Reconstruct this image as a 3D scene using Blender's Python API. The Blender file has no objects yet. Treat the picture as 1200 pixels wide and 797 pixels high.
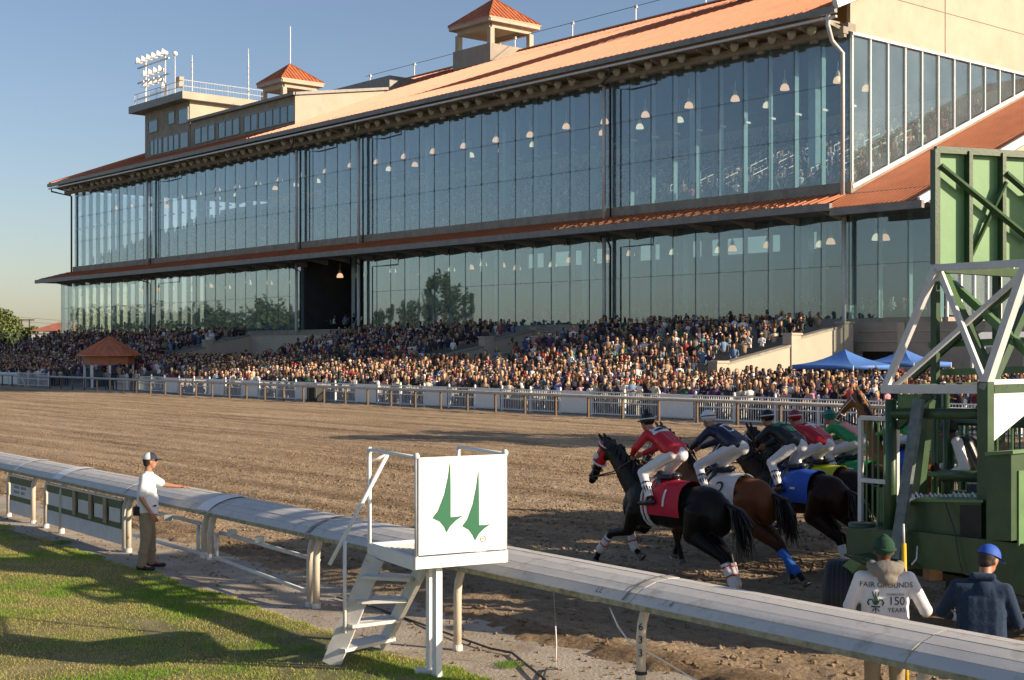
import bpy, bmesh, math, random
import numpy as np
from mathutils import Vector, Matrix, Euler
from mathutils.bvhtree import BVHTree
R = math.radians
S = bpy.context.scene
COL = S.collection
# ---------------------------------------------------------------- camera
CAMH = 3.4; FPX = 1650.0
cd = bpy.data.cameras.new('camera'); cam = bpy.data.objects.new('camera', cd); COL.objects.link(cam)
cam.location = (0, 0, CAMH); cam.rotation_euler = (R(90), 0, 0)
cd.lens = 36 * FPX / 1200; cd.sensor_width = 36; cd.shift_y = 11.5 / 1200
cd.clip_start = 0.1; cd.clip_end = 6000
S.camera = cam
# ---------------------------------------------------------------- sky and sun
SUN_EL = R(20); SX, SY = 0.935, -0.355          # towards the sun, on the ground
w = bpy.data.worlds.new('World'); S.world = w; w.use_nodes = True
nt = w.node_tree; nt.nodes.clear()
sky = nt.nodes.new('ShaderNodeTexSky'); sky.sky_type = 'NISHITA'; sky.sun_disc = False
sky.sun_elevation = SUN_EL; sky.sun_rotation = math.atan2(SX, SY); sky.altitude = 0
sky.air_density = 1.0; sky.dust_density = 0.9; sky.ozone_density = 1.8
bg = nt.nodes.new('ShaderNodeBackground'); bg.inputs[1].default_value = 0.08
ow = nt.nodes.new('ShaderNodeOutputWorld')
tint = nt.nodes.new('ShaderNodeVectorMath'); tint.operation = 'MULTIPLY'; tint.inputs[1].default_value = (1.03, 0.98, 1.03)
nt.links.new(sky.outputs[0], tint.inputs[0]); nt.links.new(tint.outputs[0], bg.inputs[0]); nt.links.new(bg.outputs[0], ow.inputs[0])
sl = bpy.data.lights.new('sun', 'SUN'); sl.energy = 5.0; sl.angle = R(0.5); sl.color = (1.0, 0.82, 0.61)
sun = bpy.data.objects.new('sun', sl); COL.objects.link(sun)
sun.rotation_euler = Vector((SX * math.cos(SUN_EL), SY * math.cos(SUN_EL), math.sin(SUN_EL))).to_track_quat('Z', 'Y').to_euler()
sun.location = (60, -30, 60)
S.view_settings.view_transform = 'Standard'; S.view_settings.look = 'None'
S.view_settings.exposure = 0.65; S.view_settings.gamma = 1.0
S.render.engine = 'CYCLES'
S.cycles.max_bounces = 10; S.cycles.transparent_max_bounces = 16; S.cycles.diffuse_bounces = 3
S.cycles.glossy_bounces = 3; S.cycles.transmission_bounces = 4
S.cycles.sample_clamp_indirect = 4
# ---------------------------------------------------------------- frames of reference
CA, SA = 0.7623, 0.6472
def W(P, s, z=0.0):                  # P: away from the track rail, s: along the grandstand
    return Vector((CA * P - SA * s, SA * P + CA * s, z))
def s_at(x, P):                      # s where the plane P crosses image column x
    t = (x - 600) / FPX
    return P * (CA - SA * t) / (SA + CA * t)
def G(x, y, P):                      # the point of plane P seen at (x, y)
    s = s_at(x, P); q = W(P, s); q.z = CAMH - (y - 410) / FPX * q.y
    return q
def gnd(x, y, z=0.0):
    Y = FPX * (CAMH - z) / (y - 410); return Vector(((x - 600) / FPX * Y, Y, z))
RO = Vector((-2.73, 18.6, 0)); RE = Vector((0.602, -0.7986, 0)).normalized(); RM = Vector((0.7986, 0.602, 0)).normalized()
def Q(u, v, z=0.0):                  # near rail frame: u along the rail (towards camera right), v away from camera
    p = RO + RE * u + RM * v; return Vector((p.x, p.y, z))
D1 = Vector((-SA, CA, 0)); DN = Vector((CA, SA, 0))
A_D1 = math.atan2(D1.y, D1.x)        # heading along the track (away, to the left)
# ---------------------------------------------------------------- materials
def new_mat(name):
    m = bpy.data.materials.new(name); m.use_nodes = True
    return m, m.node_tree, m.node_tree.nodes['Principled BSDF']
def mat(name, col, rough=0.6, var=0.12, scale=8.0, bump=0.0, bscale=40.0, metal=0.0, spec=0.5, dirt=None, dscale=1.5, dth=0.55, emit=None, coat=0.0, stretch=(1, 1, 1), sheen=0.0):
    m, t, b = new_mat(name); N = t.nodes; L = t.links
    tc = N.new('ShaderNodeTexCoord'); mp = N.new('ShaderNodeMapping'); mp.inputs['Scale'].default_value = stretch
    L.new(tc.outputs['Object'], mp.inputs[0])
    nz = N.new('ShaderNodeTexNoise'); nz.inputs['Scale'].default_value = scale; nz.inputs['Detail'].default_value = 6
    L.new(mp.outputs[0], nz.inputs['Vector'])
    rp = N.new('ShaderNodeValToRGB')
    a = tuple(max(0, c * (1 - var)) for c in col); c2 = tuple(min(1, c * (1 + var)) for c in col)
    rp.color_ramp.elements[0].position = 0.3; rp.color_ramp.elements[1].position = 0.7
    rp.color_ramp.elements[0].color = (*a, 1); rp.color_ramp.elements[1].color = (*c2, 1)
    L.new(nz.outputs[0], rp.inputs[0]); out = rp.outputs[0]
    if dirt:
        n2 = N.new('ShaderNodeTexNoise'); n2.inputs['Scale'].default_value = dscale; n2.inputs['Detail'].default_value = 8; n2.inputs['Roughness'].default_value = 0.7
        L.new(mp.outputs[0], n2.inputs['Vector'])
        r2 = N.new('ShaderNodeValToRGB'); r2.color_ramp.elements[0].position = dth; r2.color_ramp.elements[1].position = min(1, dth + 0.2)
        L.new(n2.outputs[0], r2.inputs[0])
        mx = N.new('ShaderNodeMix'); mx.data_type = 'RGBA'; mx.inputs[7].default_value = (*dirt, 1)
        L.new(r2.outputs[0], mx.inputs[0]); L.new(out, mx.inputs[6]); out = mx.outputs[2]
    L.new(out, b.inputs['Base Color'])
    b.inputs['Roughness'].default_value = rough; b.inputs['Metallic'].default_value = metal
    b.inputs['Specular IOR Level'].default_value = spec; b.inputs['Coat Weight'].default_value = coat
    b.inputs['Sheen Weight'].default_value = sheen
    if bump > 0:
        n3 = N.new('ShaderNodeTexNoise'); n3.inputs['Scale'].default_value = bscale; n3.inputs['Detail'].default_value = 5
        L.new(mp.outputs[0], n3.inputs['Vector'])
        bp = N.new('ShaderNodeBump'); bp.inputs['Strength'].default_value = 1.0; bp.inputs['Distance'].default_value = bump
        L.new(n3.outputs[0], bp.inputs['Height']); L.new(bp.outputs[0], b.inputs['Normal'])
    if emit:
        b.inputs['Emission Color'].default_value = (*emit[0], 1); b.inputs['Emission Strength'].default_value = emit[1]
    return m
def glass_mat(name, tint, refl_lo, refl_hi, wav=0.0):
    m = bpy.data.materials.new(name); m.use_nodes = True; t = m.node_tree; N = t.nodes; L = t.links; N.clear()
    o = N.new('ShaderNodeOutputMaterial'); tr = N.new('ShaderNodeBsdfTransparent'); tr.inputs[0].default_value = (*tint, 1)
    gl = N.new('ShaderNodeBsdfGlossy'); gl.inputs['Roughness'].default_value = 0.015; gl.inputs[0].default_value = (0.80, 0.93, 1.0, 1)
    lw = N.new('ShaderNodeLayerWeight'); lw.inputs[0].default_value = 0.5
    mr = N.new('ShaderNodeMapRange'); mr.inputs[1].default_value = 0.2; mr.inputs[2].default_value = 0.8; mr.inputs[3].default_value = refl_lo; mr.inputs[4].default_value = refl_hi
    L.new(lw.outputs['Facing'], mr.inputs[0])
    mx = N.new('ShaderNodeMixShader'); L.new(mr.outputs[0], mx.inputs[0]); L.new(tr.outputs[0], mx.inputs[1]); L.new(gl.outputs[0], mx.inputs[2])
    # bluish haze painted into the panes to lighten the glass
    df = N.new('ShaderNodeBsdfDiffuse'); df.inputs[0].default_value = (0.50, 0.64, 0.72, 1)
    m2 = N.new('ShaderNodeMixShader')
    tc = N.new('ShaderNodeTexCoord'); nz = N.new('ShaderNodeTexNoise'); nz.inputs['Scale'].default_value = 0.35; nz.inputs['Detail'].default_value = 6
    L.new(tc.outputs['Object'], nz.inputs['Vector'])
    m3 = N.new('ShaderNodeMapRange'); m3.inputs[1].default_value = 0.3; m3.inputs[2].default_value = 0.75; m3.inputs[3].default_value = 0.05; m3.inputs[4].default_value = 0.12
    L.new(nz.outputs[0], m3.inputs[0]); L.new(m3.outputs[0], m2.inputs[0])
    L.new(mx.outputs[0], m2.inputs[1]); L.new(df.outputs[0], m2.inputs[2]); L.new(m2.outputs[0], o.inputs[0])
    return m
def attr_mat(name, rough=0.75, spec=0.3, attr='Col'):
    m, t, b = new_mat(name); a = t.nodes.new('ShaderNodeVertexColor'); a.layer_name = attr
    nz = t.nodes.new('ShaderNodeTexNoise'); nz.inputs['Scale'].default_value = 14
    tc = t.nodes.new('ShaderNodeTexCoord'); t.links.new(tc.outputs['Object'], nz.inputs['Vector'])
    mr = t.nodes.new('ShaderNodeMapRange'); mr.inputs[3].default_value = 0.95; mr.inputs[4].default_value = 1.5; t.links.new(nz.outputs[0], mr.inputs[0])
    mx = t.nodes.new('ShaderNodeVectorMath'); mx.operation = 'SCALE'
    t.links.new(a.outputs[0], mx.inputs[0]); t.links.new(mr.outputs[0], mx.inputs['Scale'])
    t.links.new(mx.outputs[0], b.inputs['Base Color']); b.inputs['Roughness'].default_value = rough; b.inputs['Specular IOR Level'].default_value = spec
    return m
M = {}
M['roof'] = mat('red_orange_metal_roof', (0.50, 0.165, 0.065), 0.38, 0.12, 1.2, dirt=(0.36, 0.115, 0.055), dscale=0.5, dth=0.5)
M['roof_dark'] = mat('maroon_metal', (0.23, 0.05, 0.04), 0.5, 0.15, 2)
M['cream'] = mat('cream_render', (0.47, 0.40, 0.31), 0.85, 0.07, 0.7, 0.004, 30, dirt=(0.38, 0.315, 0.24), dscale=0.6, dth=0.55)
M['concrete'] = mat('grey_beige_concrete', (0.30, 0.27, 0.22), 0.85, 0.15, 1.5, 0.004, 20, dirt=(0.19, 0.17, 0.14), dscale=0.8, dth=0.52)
M['wallbeige'] = mat('beige_base_wall', (0.36, 0.31, 0.25), 0.85, 0.08, 1.0, 0.003, 20, dirt=(0.26, 0.22, 0.18), dscale=0.7, dth=0.55)
M['gutter'] = mat('grey_gutter_metal', (0.22, 0.21, 0.19), 0.5, 0.2, 2)
M['galv'] = mat('galvanised_steel', (0.62, 0.62, 0.61), 0.45, 0.10, 6, metal=0.0)
M['dark'] = mat('dark_steel', (0.035, 0.035, 0.035), 0.5, 0.2, 6)
M['black'] = mat('black_rubber', (0.012, 0.012, 0.012), 0.6, 0.3, 10)
M['fin'] = mat('glass_fin_teal', (0.16, 0.28, 0.31), 0.25, 0.1, 2)
M['glass'] = glass_mat('facade_glass', (0.95, 0.975, 0.985), 0.08, 0.28)
M['glass_side'] = glass_mat('side_glass', (0.86, 0.92, 0.90), 0.05, 0.20)
M['glass_lo'] = glass_mat('lower_facade_glass', (0.86, 0.92, 0.93), 0.12, 0.40)
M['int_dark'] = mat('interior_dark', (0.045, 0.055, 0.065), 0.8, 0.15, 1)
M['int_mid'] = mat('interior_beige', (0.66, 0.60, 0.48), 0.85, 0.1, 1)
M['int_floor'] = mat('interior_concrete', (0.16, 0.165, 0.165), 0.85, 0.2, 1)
M['white'] = mat('white_paint', (0.78, 0.78, 0.76), 0.45, 0.04, 5, 0.0008, 60, dirt=(0.55, 0.50, 0.42), dscale=4, dth=0.66)
M['white_worn'] = mat('worn_white_paint', (0.64, 0.63, 0.60), 0.5, 0.08, 6, 0.001, 60, dirt=(0.33, 0.27, 0.20), dscale=5, dth=0.60)
M['deck'] = mat('worn_white_deck_board', (0.58, 0.56, 0.52), 0.6, 0.10, 3, 0.0015, 50, dirt=(0.33, 0.30, 0.25), dscale=3.0, dth=0.52, stretch=(1, 1, 1))
M['post'] = mat('cream_painted_post', (0.58, 0.52, 0.42), 0.5, 0.10, 8, dirt=(0.32, 0.25, 0.17), dscale=9, dth=0.6)
M['rail_grey'] = mat('grey_rail', (0.42, 0.41, 0.38), 0.5, 0.15, 4)
M['rail_brown'] = mat('brown_timber_post', (0.13, 0.09, 0.055), 0.8, 0.3, 6)
M['green'] = mat('dark_green_paint', (0.036, 0.078, 0.032), 0.42, 0.18, 5, 0.0015, 30, dirt=(0.035, 0.06, 0.03), dscale=3, dth=0.5)
M['green_pale'] = mat('pale_green_sheet', (0.17, 0.34, 0.15), 0.55, 0.08, 3, 0.001, 20, dirt=(0.12, 0.24, 0.10), dscale=2, dth=0.6)
M['green_mid'] = mat('mid_green_paint', (0.10, 0.20, 0.08), 0.45, 0.12, 5, dirt=(0.11, 0.085, 0.04), dscale=7, dth=0.60)
M['truss'] = mat('grey_white_paint', (0.60, 0.60, 0.60), 0.5, 0.07, 5, dirt=(0.28, 0.28, 0.27), dscale=4, dth=0.6)
M['blue_steel'] = mat('worn_blue_grey_steel', (0.11, 0.14, 0.14), 0.5, 0.3, 12, dirt=(0.16, 0.10, 0.07), dscale=8, dth=0.55)
M['timber'] = mat('raw_timber', (0.36, 0.27, 0.17), 0.8, 0.2, 8)
M['tent'] = mat('blue_tent_fabric', (0.07, 0.19, 0.52), 0.6, 0.12, 2, 0.01, 3)
M['logo_green'] = mat('emerald_sign_vinyl', (0.010, 0.13, 0.06), 0.4, 0.03, 5)
M['ink'] = mat('black_ink', (0.015, 0.015, 0.02), 0.6, 0.1, 5)
M['ink_green'] = mat('dark_green_ink', (0.015, 0.06, 0.04), 0.6, 0.1, 5)
M['yellow'] = mat('yellow_plastic_pole', (0.75, 0.48, 0.02), 0.35, 0.08, 8)
M['concrete_path'] = None
M['scrawl'] = mat('faded_marker', (0.16, 0.16, 0.17), 0.7, 0.2, 20)
M['skin'] = mat('tanned_skin', (0.42, 0.20, 0.12), 0.5, 0.08, 20)
M['skin_dark'] = mat('dark_skin', (0.12, 0.05, 0.03), 0.5, 0.1, 20)
M['khaki'] = mat('khaki_cotton', (0.30, 0.235, 0.15), 0.85, 0.08, 10, 0.004, 30)
M['polo'] = mat('white_cotton', (0.80, 0.79, 0.77), 0.85, 0.03, 6, 0.006, 14)
M['navy'] = mat('navy_fleece', (0.010, 0.028, 0.065), 0.95, 0.25, 30, 0.003, 60, sheen=0.05)
M['capblue'] = mat('royal_blue_cap_cotton', (0.02, 0.09, 0.45), 0.7, 0.1, 10)
M['beanie'] = mat('dark_green_knit', (0.012, 0.05, 0.028), 0.95, 0.3, 60, 0.004, 120)
M['hood'] = mat('grey_hood_jersey', (0.21, 0.19, 0.16), 0.9, 0.1, 10, 0.01, 18)
M['hair'] = mat('dark_brown_hair', (0.03, 0.02, 0.014), 0.7, 0.3, 60)
M['denim'] = mat('denim', (0.05, 0.07, 0.12), 0.85, 0.2, 30)
M['crowd'] = attr_mat('crowd_clothing')
# ---------------------------------------------------------------- object helpers
MW = {}                                              # world matrices of empties
def tag(o, label=None, cat=None, group=None, kind=None):
    if label: o['label'] = label
    if cat: o['category'] = cat
    if group: o['group'] = group
    if kind: o['kind'] = kind
    return o
def thing(name, label, cat, loc=(0, 0, 0), rz=0.0, group=None):
    o = bpy.data.objects.new(name, None); o.empty_display_size = 0.2; COL.objects.link(o)
    o.location = loc; o.rotation_euler = (0, 0, rz)
    MW[o.name] = Matrix.Translation(Vector(loc)) @ Matrix.Rotation(rz, 4, 'Z')
    return tag(o, label, cat, group)
def link(name, me, parent=None):
    o = bpy.data.objects.new(name, me); COL.objects.link(o)
    if parent is not None: o.parent = parent
    return o
def wm(parent):
    m = Matrix.Identity(4); p = parent
    while p is not None:
        if p.name in MW: m = MW[p.name] @ m
        elif p.location.length > 0 or any(p.rotation_euler): m = Matrix.LocRotScale(p.location, p.rotation_euler, p.scale) @ m
        p = p.parent
    return m
class MB:
    def __init__(s): s.v = []; s.f = []; s.m = []; s.cur = 0
    def add(s, vs, fs):
        b = len(s.v); s.v.extend([tuple(x) for x in vs]); s.f.extend([[b + i for i in f] for f in fs]); s.m.extend([s.cur] * len(fs)); return s
    def box(s, c, size, rz=0.0, rot=None):
        c = Vector(c); hx, hy, hz = size[0] / 2, size[1] / 2, size[2] / 2
        Rm = rot if rot is not None else Matrix.Rotation(rz, 3, 'Z')
        vs = [c + Rm @ Vector((x * hx, y * hy, z * hz)) for z in (-1, 1) for x, y in ((-1, -1), (1, -1), (1, 1), (-1, 1))]
        return s.add(vs, [(3, 2, 1, 0), (4, 5, 6, 7), (0, 1, 5, 4), (1, 2, 6, 5), (2, 3, 7, 6), (3, 0, 4, 7)])
    def beam(s, a, b, wd, h=None, up=Vector((0, 0, 1))):
        a = Vector(a); b = Vector(b); h = wd if h is None else h; d = (b - a).normalized()
        if abs(d.dot(up)) > 0.98: up = Vector((D1.x, D1.y, 0))
        x = d.cross(up).normalized() * (wd / 2); y = x.cross(d).normalized() * (h / 2)
        vs = [p + i * x + j * y for p in (a, b) for i, j in ((-1, -1), (1, -1), (1, 1), (-1, 1))]
        return s.add(vs, [(3, 2, 1, 0), (4, 5, 6, 7), (0, 1, 5, 4), (1, 2, 6, 5), (2, 3, 7, 6), (3, 0, 4, 7)])
    def tube(s, pts, r, n=8, caps=True):
        pts = [Vector(p) for p in pts]; rs = r if isinstance(r, (list, tuple)) else [r] * len(pts)
        ref = None; vs = []
        for i, p in enumerate(pts):
            d = (pts[min(i + 1, len(pts) - 1)] - pts[max(i - 1, 0)]).normalized()
            if ref is None: ref = d.orthogonal().normalized()
            x = (ref - d * ref.dot(d)).normalized(); ref = x; y = d.cross(x)
            for k in range(n):
                a = 2 * math.pi * k / n; vs.append(p + (x * math.cos(a) + y * math.sin(a)) * rs[i])
        fs = [(i * n + k, i * n + (k + 1) % n, (i + 1) * n + (k + 1) % n, (i + 1) * n + k) for i in range(len(pts) - 1) for k in range(n)]
        if caps: fs += [tuple(range(n))[::-1], tuple((len(pts) - 1) * n + k for k in range(n))]
        return s.add(vs, fs)
    def prism(s, pts, vec):                           # polygon pts extruded by vec
        pts = [Vector(p) for p in pts]; vec = Vector(vec); n = len(pts)
        vs = pts + [p + vec for p in pts]
        return s.add(vs, [tuple(range(n))[::-1], tuple(range(n, 2 * n))] + [(i, (i + 1) % n, n + (i + 1) % n, n + i) for i in range(n)])
    def quad(s, *p): return s.add(p, [tuple(range(len(p)))])
    def grid(s, fn, nu, nv):
        vs = [fn(i / nu, j / nv) for i in range(nu + 1) for j in range(nv + 1)]
        fs = [(i * (nv + 1) + j, (i + 1) * (nv + 1) + j, (i + 1) * (nv + 1) + j + 1, i * (nv + 1) + j + 1) for i in range(nu) for j in range(nv)]
        return s.add(vs, fs)
    def lathe(s, c, prof, n=12, axis=None):
        c = Vector(c); Rm = axis if axis is not None else Matrix.Identity(3)
        vs = [c + Rm @ Vector((r * math.cos(2 * math.pi * k / n), r * math.sin(2 * math.pi * k / n), z)) for r, z in prof for k in range(n)]
        fs = [(i * n + k, i * n + (k + 1) % n, (i + 1) * n + (k + 1) % n, (i + 1) * n + k) for i in range(len(prof) - 1) for k in range(n)]
        return s.add(vs, fs)
    def mesh(s, name, mats, inv=None, smooth=False, fix=True):
        me = bpy.data.meshes.new(name)
        v = [tuple(inv @ Vector(x)) for x in s.v] if inv is not None else s.v
        me.from_pydata(v, [], s.f)
        for m in (mats if isinstance(mats, (list, tuple)) else [mats]): me.materials.append(m)
        if any(s.m): me.polygons.foreach_set('material_index', s.m)
        if fix:
            bm = bmesh.new(); bm.from_mesh(me); bmesh.ops.recalc_face_normals(bm, faces=bm.faces); bm.to_mesh(me); bm.free()
        if smooth: me.polygons.foreach_set('use_smooth', [True] * len(me.polygons))
        return me
    def build(s, name, mats, parent=None, smooth=False, kind=None, fix=True):
        inv = wm(parent).inverted() if parent is not None else None
        o = link(name, s.mesh(name, mats, inv, smooth, fix), parent)
        if kind: o['kind'] = kind
        return o
def copy_tree(o, parent=None):
    c = o.copy(); COL.objects.link(c); c.parent = parent
    if o.name in MW: MW[c.name] = MW[o.name].copy()
    for ch in list(o.children): copy_tree(ch, c)
    return c
# continuous organic surfaces: overlapping tapered shapes fused by a voxel remesh
def cap_geo(mb, p0, r0, p1, r1, n=12, fl=None):
    p0 = Vector(p0); p1 = Vector(p1); d = p1 - p0; L = d.length
    if L < 1e-5: d = Vector((0, 0, 1)); L = 1e-5
    d = d / L; x = d.orthogonal().normalized(); y = d.cross(x); vs = []; rings = []
    for a in (-75, -45, -15): rings.append((p0 + d * r0 * math.sin(R(a)), r0 * math.cos(R(a))))
    for a in (15, 45, 75): rings.append((p1 + d * r1 * math.sin(R(a)), r1 * math.cos(R(a))))
    for c, r in rings:
        for k in range(n):
            a = 2 * math.pi * k / n; o = (x * math.cos(a) + y * math.sin(a)) * r
            if fl: o = Vector((o.x * fl[0], o.y * fl[1], o.z * fl[2]))
            vs.append(c + o)
    fs = [(i * n + k, i * n + (k + 1) % n, (i + 1) * n + (k + 1) % n, (i + 1) * n + k) for i in range(5) for k in range(n)]
    fs += [tuple(range(n))[::-1], tuple(5 * n + k for k in range(n))]
    mb.add(vs, fs)
def ell_geo(mb, c, r, rot=None, n=16, m=10):
    c = Vector(c); Rm = Euler(rot).to_matrix() if rot else Matrix.Identity(3)
    vs = []; fs = []
    for i in range(1, m):
        th = math.pi * i / m
        for k in range(n):
            a = 2 * math.pi * k / n
            vs.append(c + Rm @ Vector((r[0] * math.sin(th) * math.cos(a), r[1] * math.sin(th) * math.sin(a), r[2] * math.cos(th))))
    for i in range(m - 2):
        for k in range(n): fs.append((i * n + k, (i + 1) * n + k, (i + 1) * n + (k + 1) % n, i * n + (k + 1) % n))
    fs.append(tuple(range(n))); fs.append(tuple((m - 2) * n + k for k in range(n))[::-1])
    mb.add(vs, fs)
def fuse_mesh(shapes, voxel, mats, smooth=4, name='body'):
    mb = MB()
    for sh in shapes:
        if sh[0] == 'c': cap_geo(mb, *sh[1:5], 12, sh[5] if len(sh) > 5 else None)
        elif sh[0] == 'e': ell_geo(mb, *sh[1:])
        elif sh[0] == 'b': mb.box(*sh[1:])
        elif sh[0] == 'ch':
            pr = sh[1]
            for (a, ra), (b, rb) in zip(pr, pr[1:]): cap_geo(mb, a, ra, b, rb, 12, sh[2] if len(sh) > 2 else None)
    me = mb.mesh('tmp', mats); o = bpy.data.objects.new('tmp', me); COL.objects.link(o)
    r = o.modifiers.new('r', 'REMESH'); r.mode = 'VOXEL'; r.voxel_size = voxel; r.use_smooth_shade = True
    if smooth:
        q = o.modifiers.new('s', 'SMOOTH'); q.iterations = smooth; q.factor = 0.5
    dg = bpy.context.evaluated_depsgraph_get(); dg.update()
    out = bpy.data.meshes.new_from_object(o.evaluated_get(dg)); out.name = name
    bpy.data.objects.remove(o); bpy.data.meshes.remove(me)
    out.materials.clear()
    for m in (mats if isinstance(mats, (list, tuple)) else [mats]): out.materials.append(m)
    out.polygons.foreach_set('use_smooth', [True] * len(out.polygons))
    return out
def fuse(name, shapes, voxel, m, parent, smooth=4):
    return link(name, fuse_mesh(shapes, voxel, m, smooth, name), parent)
def text_mesh(body, size, extrude=0.0, space=1.0, align='CENTER'):
    cu = bpy.data.curves.new('t', 'FONT'); cu.body = body; cu.size = size; cu.align_x = align; cu.align_y = 'CENTER'
    cu.space_character = space; cu.extrude = extrude; cu.resolution_u = 3
    o = bpy.data.objects.new('t', cu); COL.objects.link(o)
    dg = bpy.context.evaluated_depsgraph_get(); dg.update()
    me = bpy.data.meshes.new_from_object(o.evaluated_get(dg)); bpy.data.objects.remove(o); bpy.data.curves.remove(cu)
    return me
def drape(name, polys, target_me, origin, ux, uy, dr, off, m, parent, thick_sub=0.02):
    """polys: list of 2D vertex/face sets laid on a surface by casting rays along dr from the plane (origin, ux, uy), all in the parent's frame"""
    bm = bmesh.new(); bm.from_mesh(target_me); bvh = BVHTree.FromBMesh(bm)
    b2 = bmesh.new()
    for vs, fs in polys:
        vv = [b2.verts.new((x, y, 0)) for x, y in vs]
        for f in fs:
            try: b2.faces.new([vv[i] for i in f])
            except ValueError: pass
    bmesh.ops.triangulate(b2, faces=b2.faces)
    for _ in range(3):
        le = [e for e in b2.edges if e.calc_length() > thick_sub]
        if not le: break
        bmesh.ops.subdivide_edges(b2, edges=le, cuts=1)
        bmesh.ops.triangulate(b2, faces=[f for f in b2.faces if len(f.verts) > 3])
    origin = Vector(origin); ux = Vector(ux); uy = Vector(uy); dr = Vector(dr).normalized(); last = origin
    for v in b2.verts:
        p = origin + ux * v.co.x + uy * v.co.y
        h = bvh.ray_cast(p, dr)
        if h[0] is not None: v.co = h[0] - dr * off
        else:
            h = bvh.find_nearest(p); v.co = h[0] - dr * off
    me = bpy.data.meshes.new(name); b2.to_mesh(me); b2.free(); bm.free(); me.materials.append(m)
    return link(name, me, parent)
def text_poly(body, size, cx=0, cy=0, space=1.0, sx=1.0):
    me = text_mesh(body, size, 0, space)
    return ([(v.co.x * sx + cx, v.co.y + cy) for v in me.vertices], [tuple(p.vertices) for p in me.polygons])
def vnoise(x, y, seed=0):
    def h(i, j):
        n = (i * 374761393 + j * 668265263 + seed * 144269504) & 0xffffffff
        n = ((n ^ (n >> 13)) * 1274126177) & 0xffffffff
        return ((n ^ (n >> 16)) & 0xffff) / 65535.0
    xi = np.floor(x).astype(np.int64); yi = np.floor(y).astype(np.int64); fx = x - xi; fy = y - yi
    fx = fx * fx * (3 - 2 * fx); fy = fy * fy * (3 - 2 * fy)
    return (h(xi, yi) * (1 - fx) + h(xi + 1, yi) * fx) * (1 - fy) + (h(xi, yi + 1) * (1 - fx) + h(xi + 1, yi + 1) * fx) * fy
def np_mesh(name, V, F, mats, smooth=False):
    me = bpy.data.meshes.new(name); V = np.asarray(V, dtype=np.float32); F = np.asarray(F, dtype=np.int32); k = F.shape[1]
    me.vertices.add(len(V)); me.vertices.foreach_set('co', V.ravel()); me.loops.add(F.size); me.loops.foreach_set('vertex_index', F.ravel())
    me.polygons.add(len(F)); me.polygons.foreach_set('loop_start', np.arange(0, F.size, k, dtype=np.int32))
    try: me.polygons.foreach_set('loop_total', np.full(len(F), k, dtype=np.int32))
    except Exception: pass
    for m in (mats if isinstance(mats, (list, tuple)) else [mats]): me.materials.append(m)
    me.update(calc_edges=True)
    if smooth: me.polygons.foreach_set('use_smooth', [True] * len(me.polygons))
    return me
# ================================================================ SETTING: ground, track, path, lawn
def nrm(t, N, L, b, hsock, strength, dist):
    bp = N.new('ShaderNodeBump'); bp.inputs['Strength'].default_value = strength; bp.inputs['Distance'].default_value = dist
    L.new(hsock, bp.inputs['Height']); L.new(bp.outputs[0], b.inputs['Normal'])
def ramp(N, L, src, stops):
    r = N.new('ShaderNodeValToRGB'); e = r.color_ramp.elements
    while len(e) < len(stops): e.new(0.5)
    for k, (p, c) in enumerate(stops): e[k].position = p; e[k].color = (*c, 1)
    L.new(src, r.inputs[0]); return r.outputs[0]
def dirt_material():
    m, t, b = new_mat('harrowed_track_dirt'); N = t.nodes; L = t.links
    tc = N.new('ShaderNodeTexCoord')
    mp = N.new('ShaderNodeMapping'); mp.inputs['Rotation'].default_value = (0, 0, -A_D1); L.new(tc.outputs['Object'], mp.inputs[0])
    st = N.new('ShaderNodeMapping'); st.inputs['Scale'].default_value = (0.06, 0.9, 1); L.new(mp.outputs[0], st.inputs[0])
    n1 = N.new('ShaderNodeTexNoise'); n1.inputs['Scale'].default_value = 1.2; n1.inputs['Detail'].default_value = 7; n1.inputs['Roughness'].default_value = 0.6; L.new(st.outputs[0], n1.inputs['Vector'])
    n2 = N.new('ShaderNodeTexNoise'); n2.inputs['Scale'].default_value = 9; n2.inputs['Detail'].default_value = 8; n2.inputs['Roughness'].default_value = 0.7; L.new(mp.outputs[0], n2.inputs['Vector'])
    mx = N.new('ShaderNodeMix'); mx.data_type = 'FLOAT'; mx.inputs[0].default_value = 0.33
    L.new(n1.outputs[0], mx.inputs[2]); L.new(n2.outputs[0], mx.inputs[3])
    c = ramp(N, L, mx.outputs[0], [(0.38, (0.23, 0.160, 0.095)), (0.5, (0.42, 0.305, 0.190)), (0.62, (0.56, 0.43, 0.29))])
    L.new(c, b.inputs['Base Color']); b.inputs['Roughness'].default_value = 0.95; b.inputs['Specular IOR Level'].default_value = 0.15
    n3 = N.new('ShaderNodeTexNoise'); n3.inputs['Scale'].default_value = 24; n3.inputs['Detail'].default_value = 7; n3.inputs['Roughness'].default_value = 0.75; L.new(mp.outputs[0], n3.inputs['Vector'])
    vo = N.new('ShaderNodeTexVoronoi'); vo.inputs['Scale'].default_value = 12; vo.inputs['Randomness'].default_value = 1.0; L.new(mp.outputs[0], vo.inputs['Vector'])
    hm_ = N.new('ShaderNodeMath'); hm_.operation = 'SUBTRACT'; L.new(n3.outputs[0], hm_.inputs[0]); vm = N.new('ShaderNodeMath'); vm.operation = 'MULTIPLY'; vm.inputs[1].default_value = 0.7; L.new(vo.outputs['Distance'], vm.inputs[0]); L.new(vm.outputs[0], hm_.inputs[1])
    nrm(t, N, L, b, hm_.outputs[0], 1.0, 0.085)
    return m
M['dirt'] = dirt_material()
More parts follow.
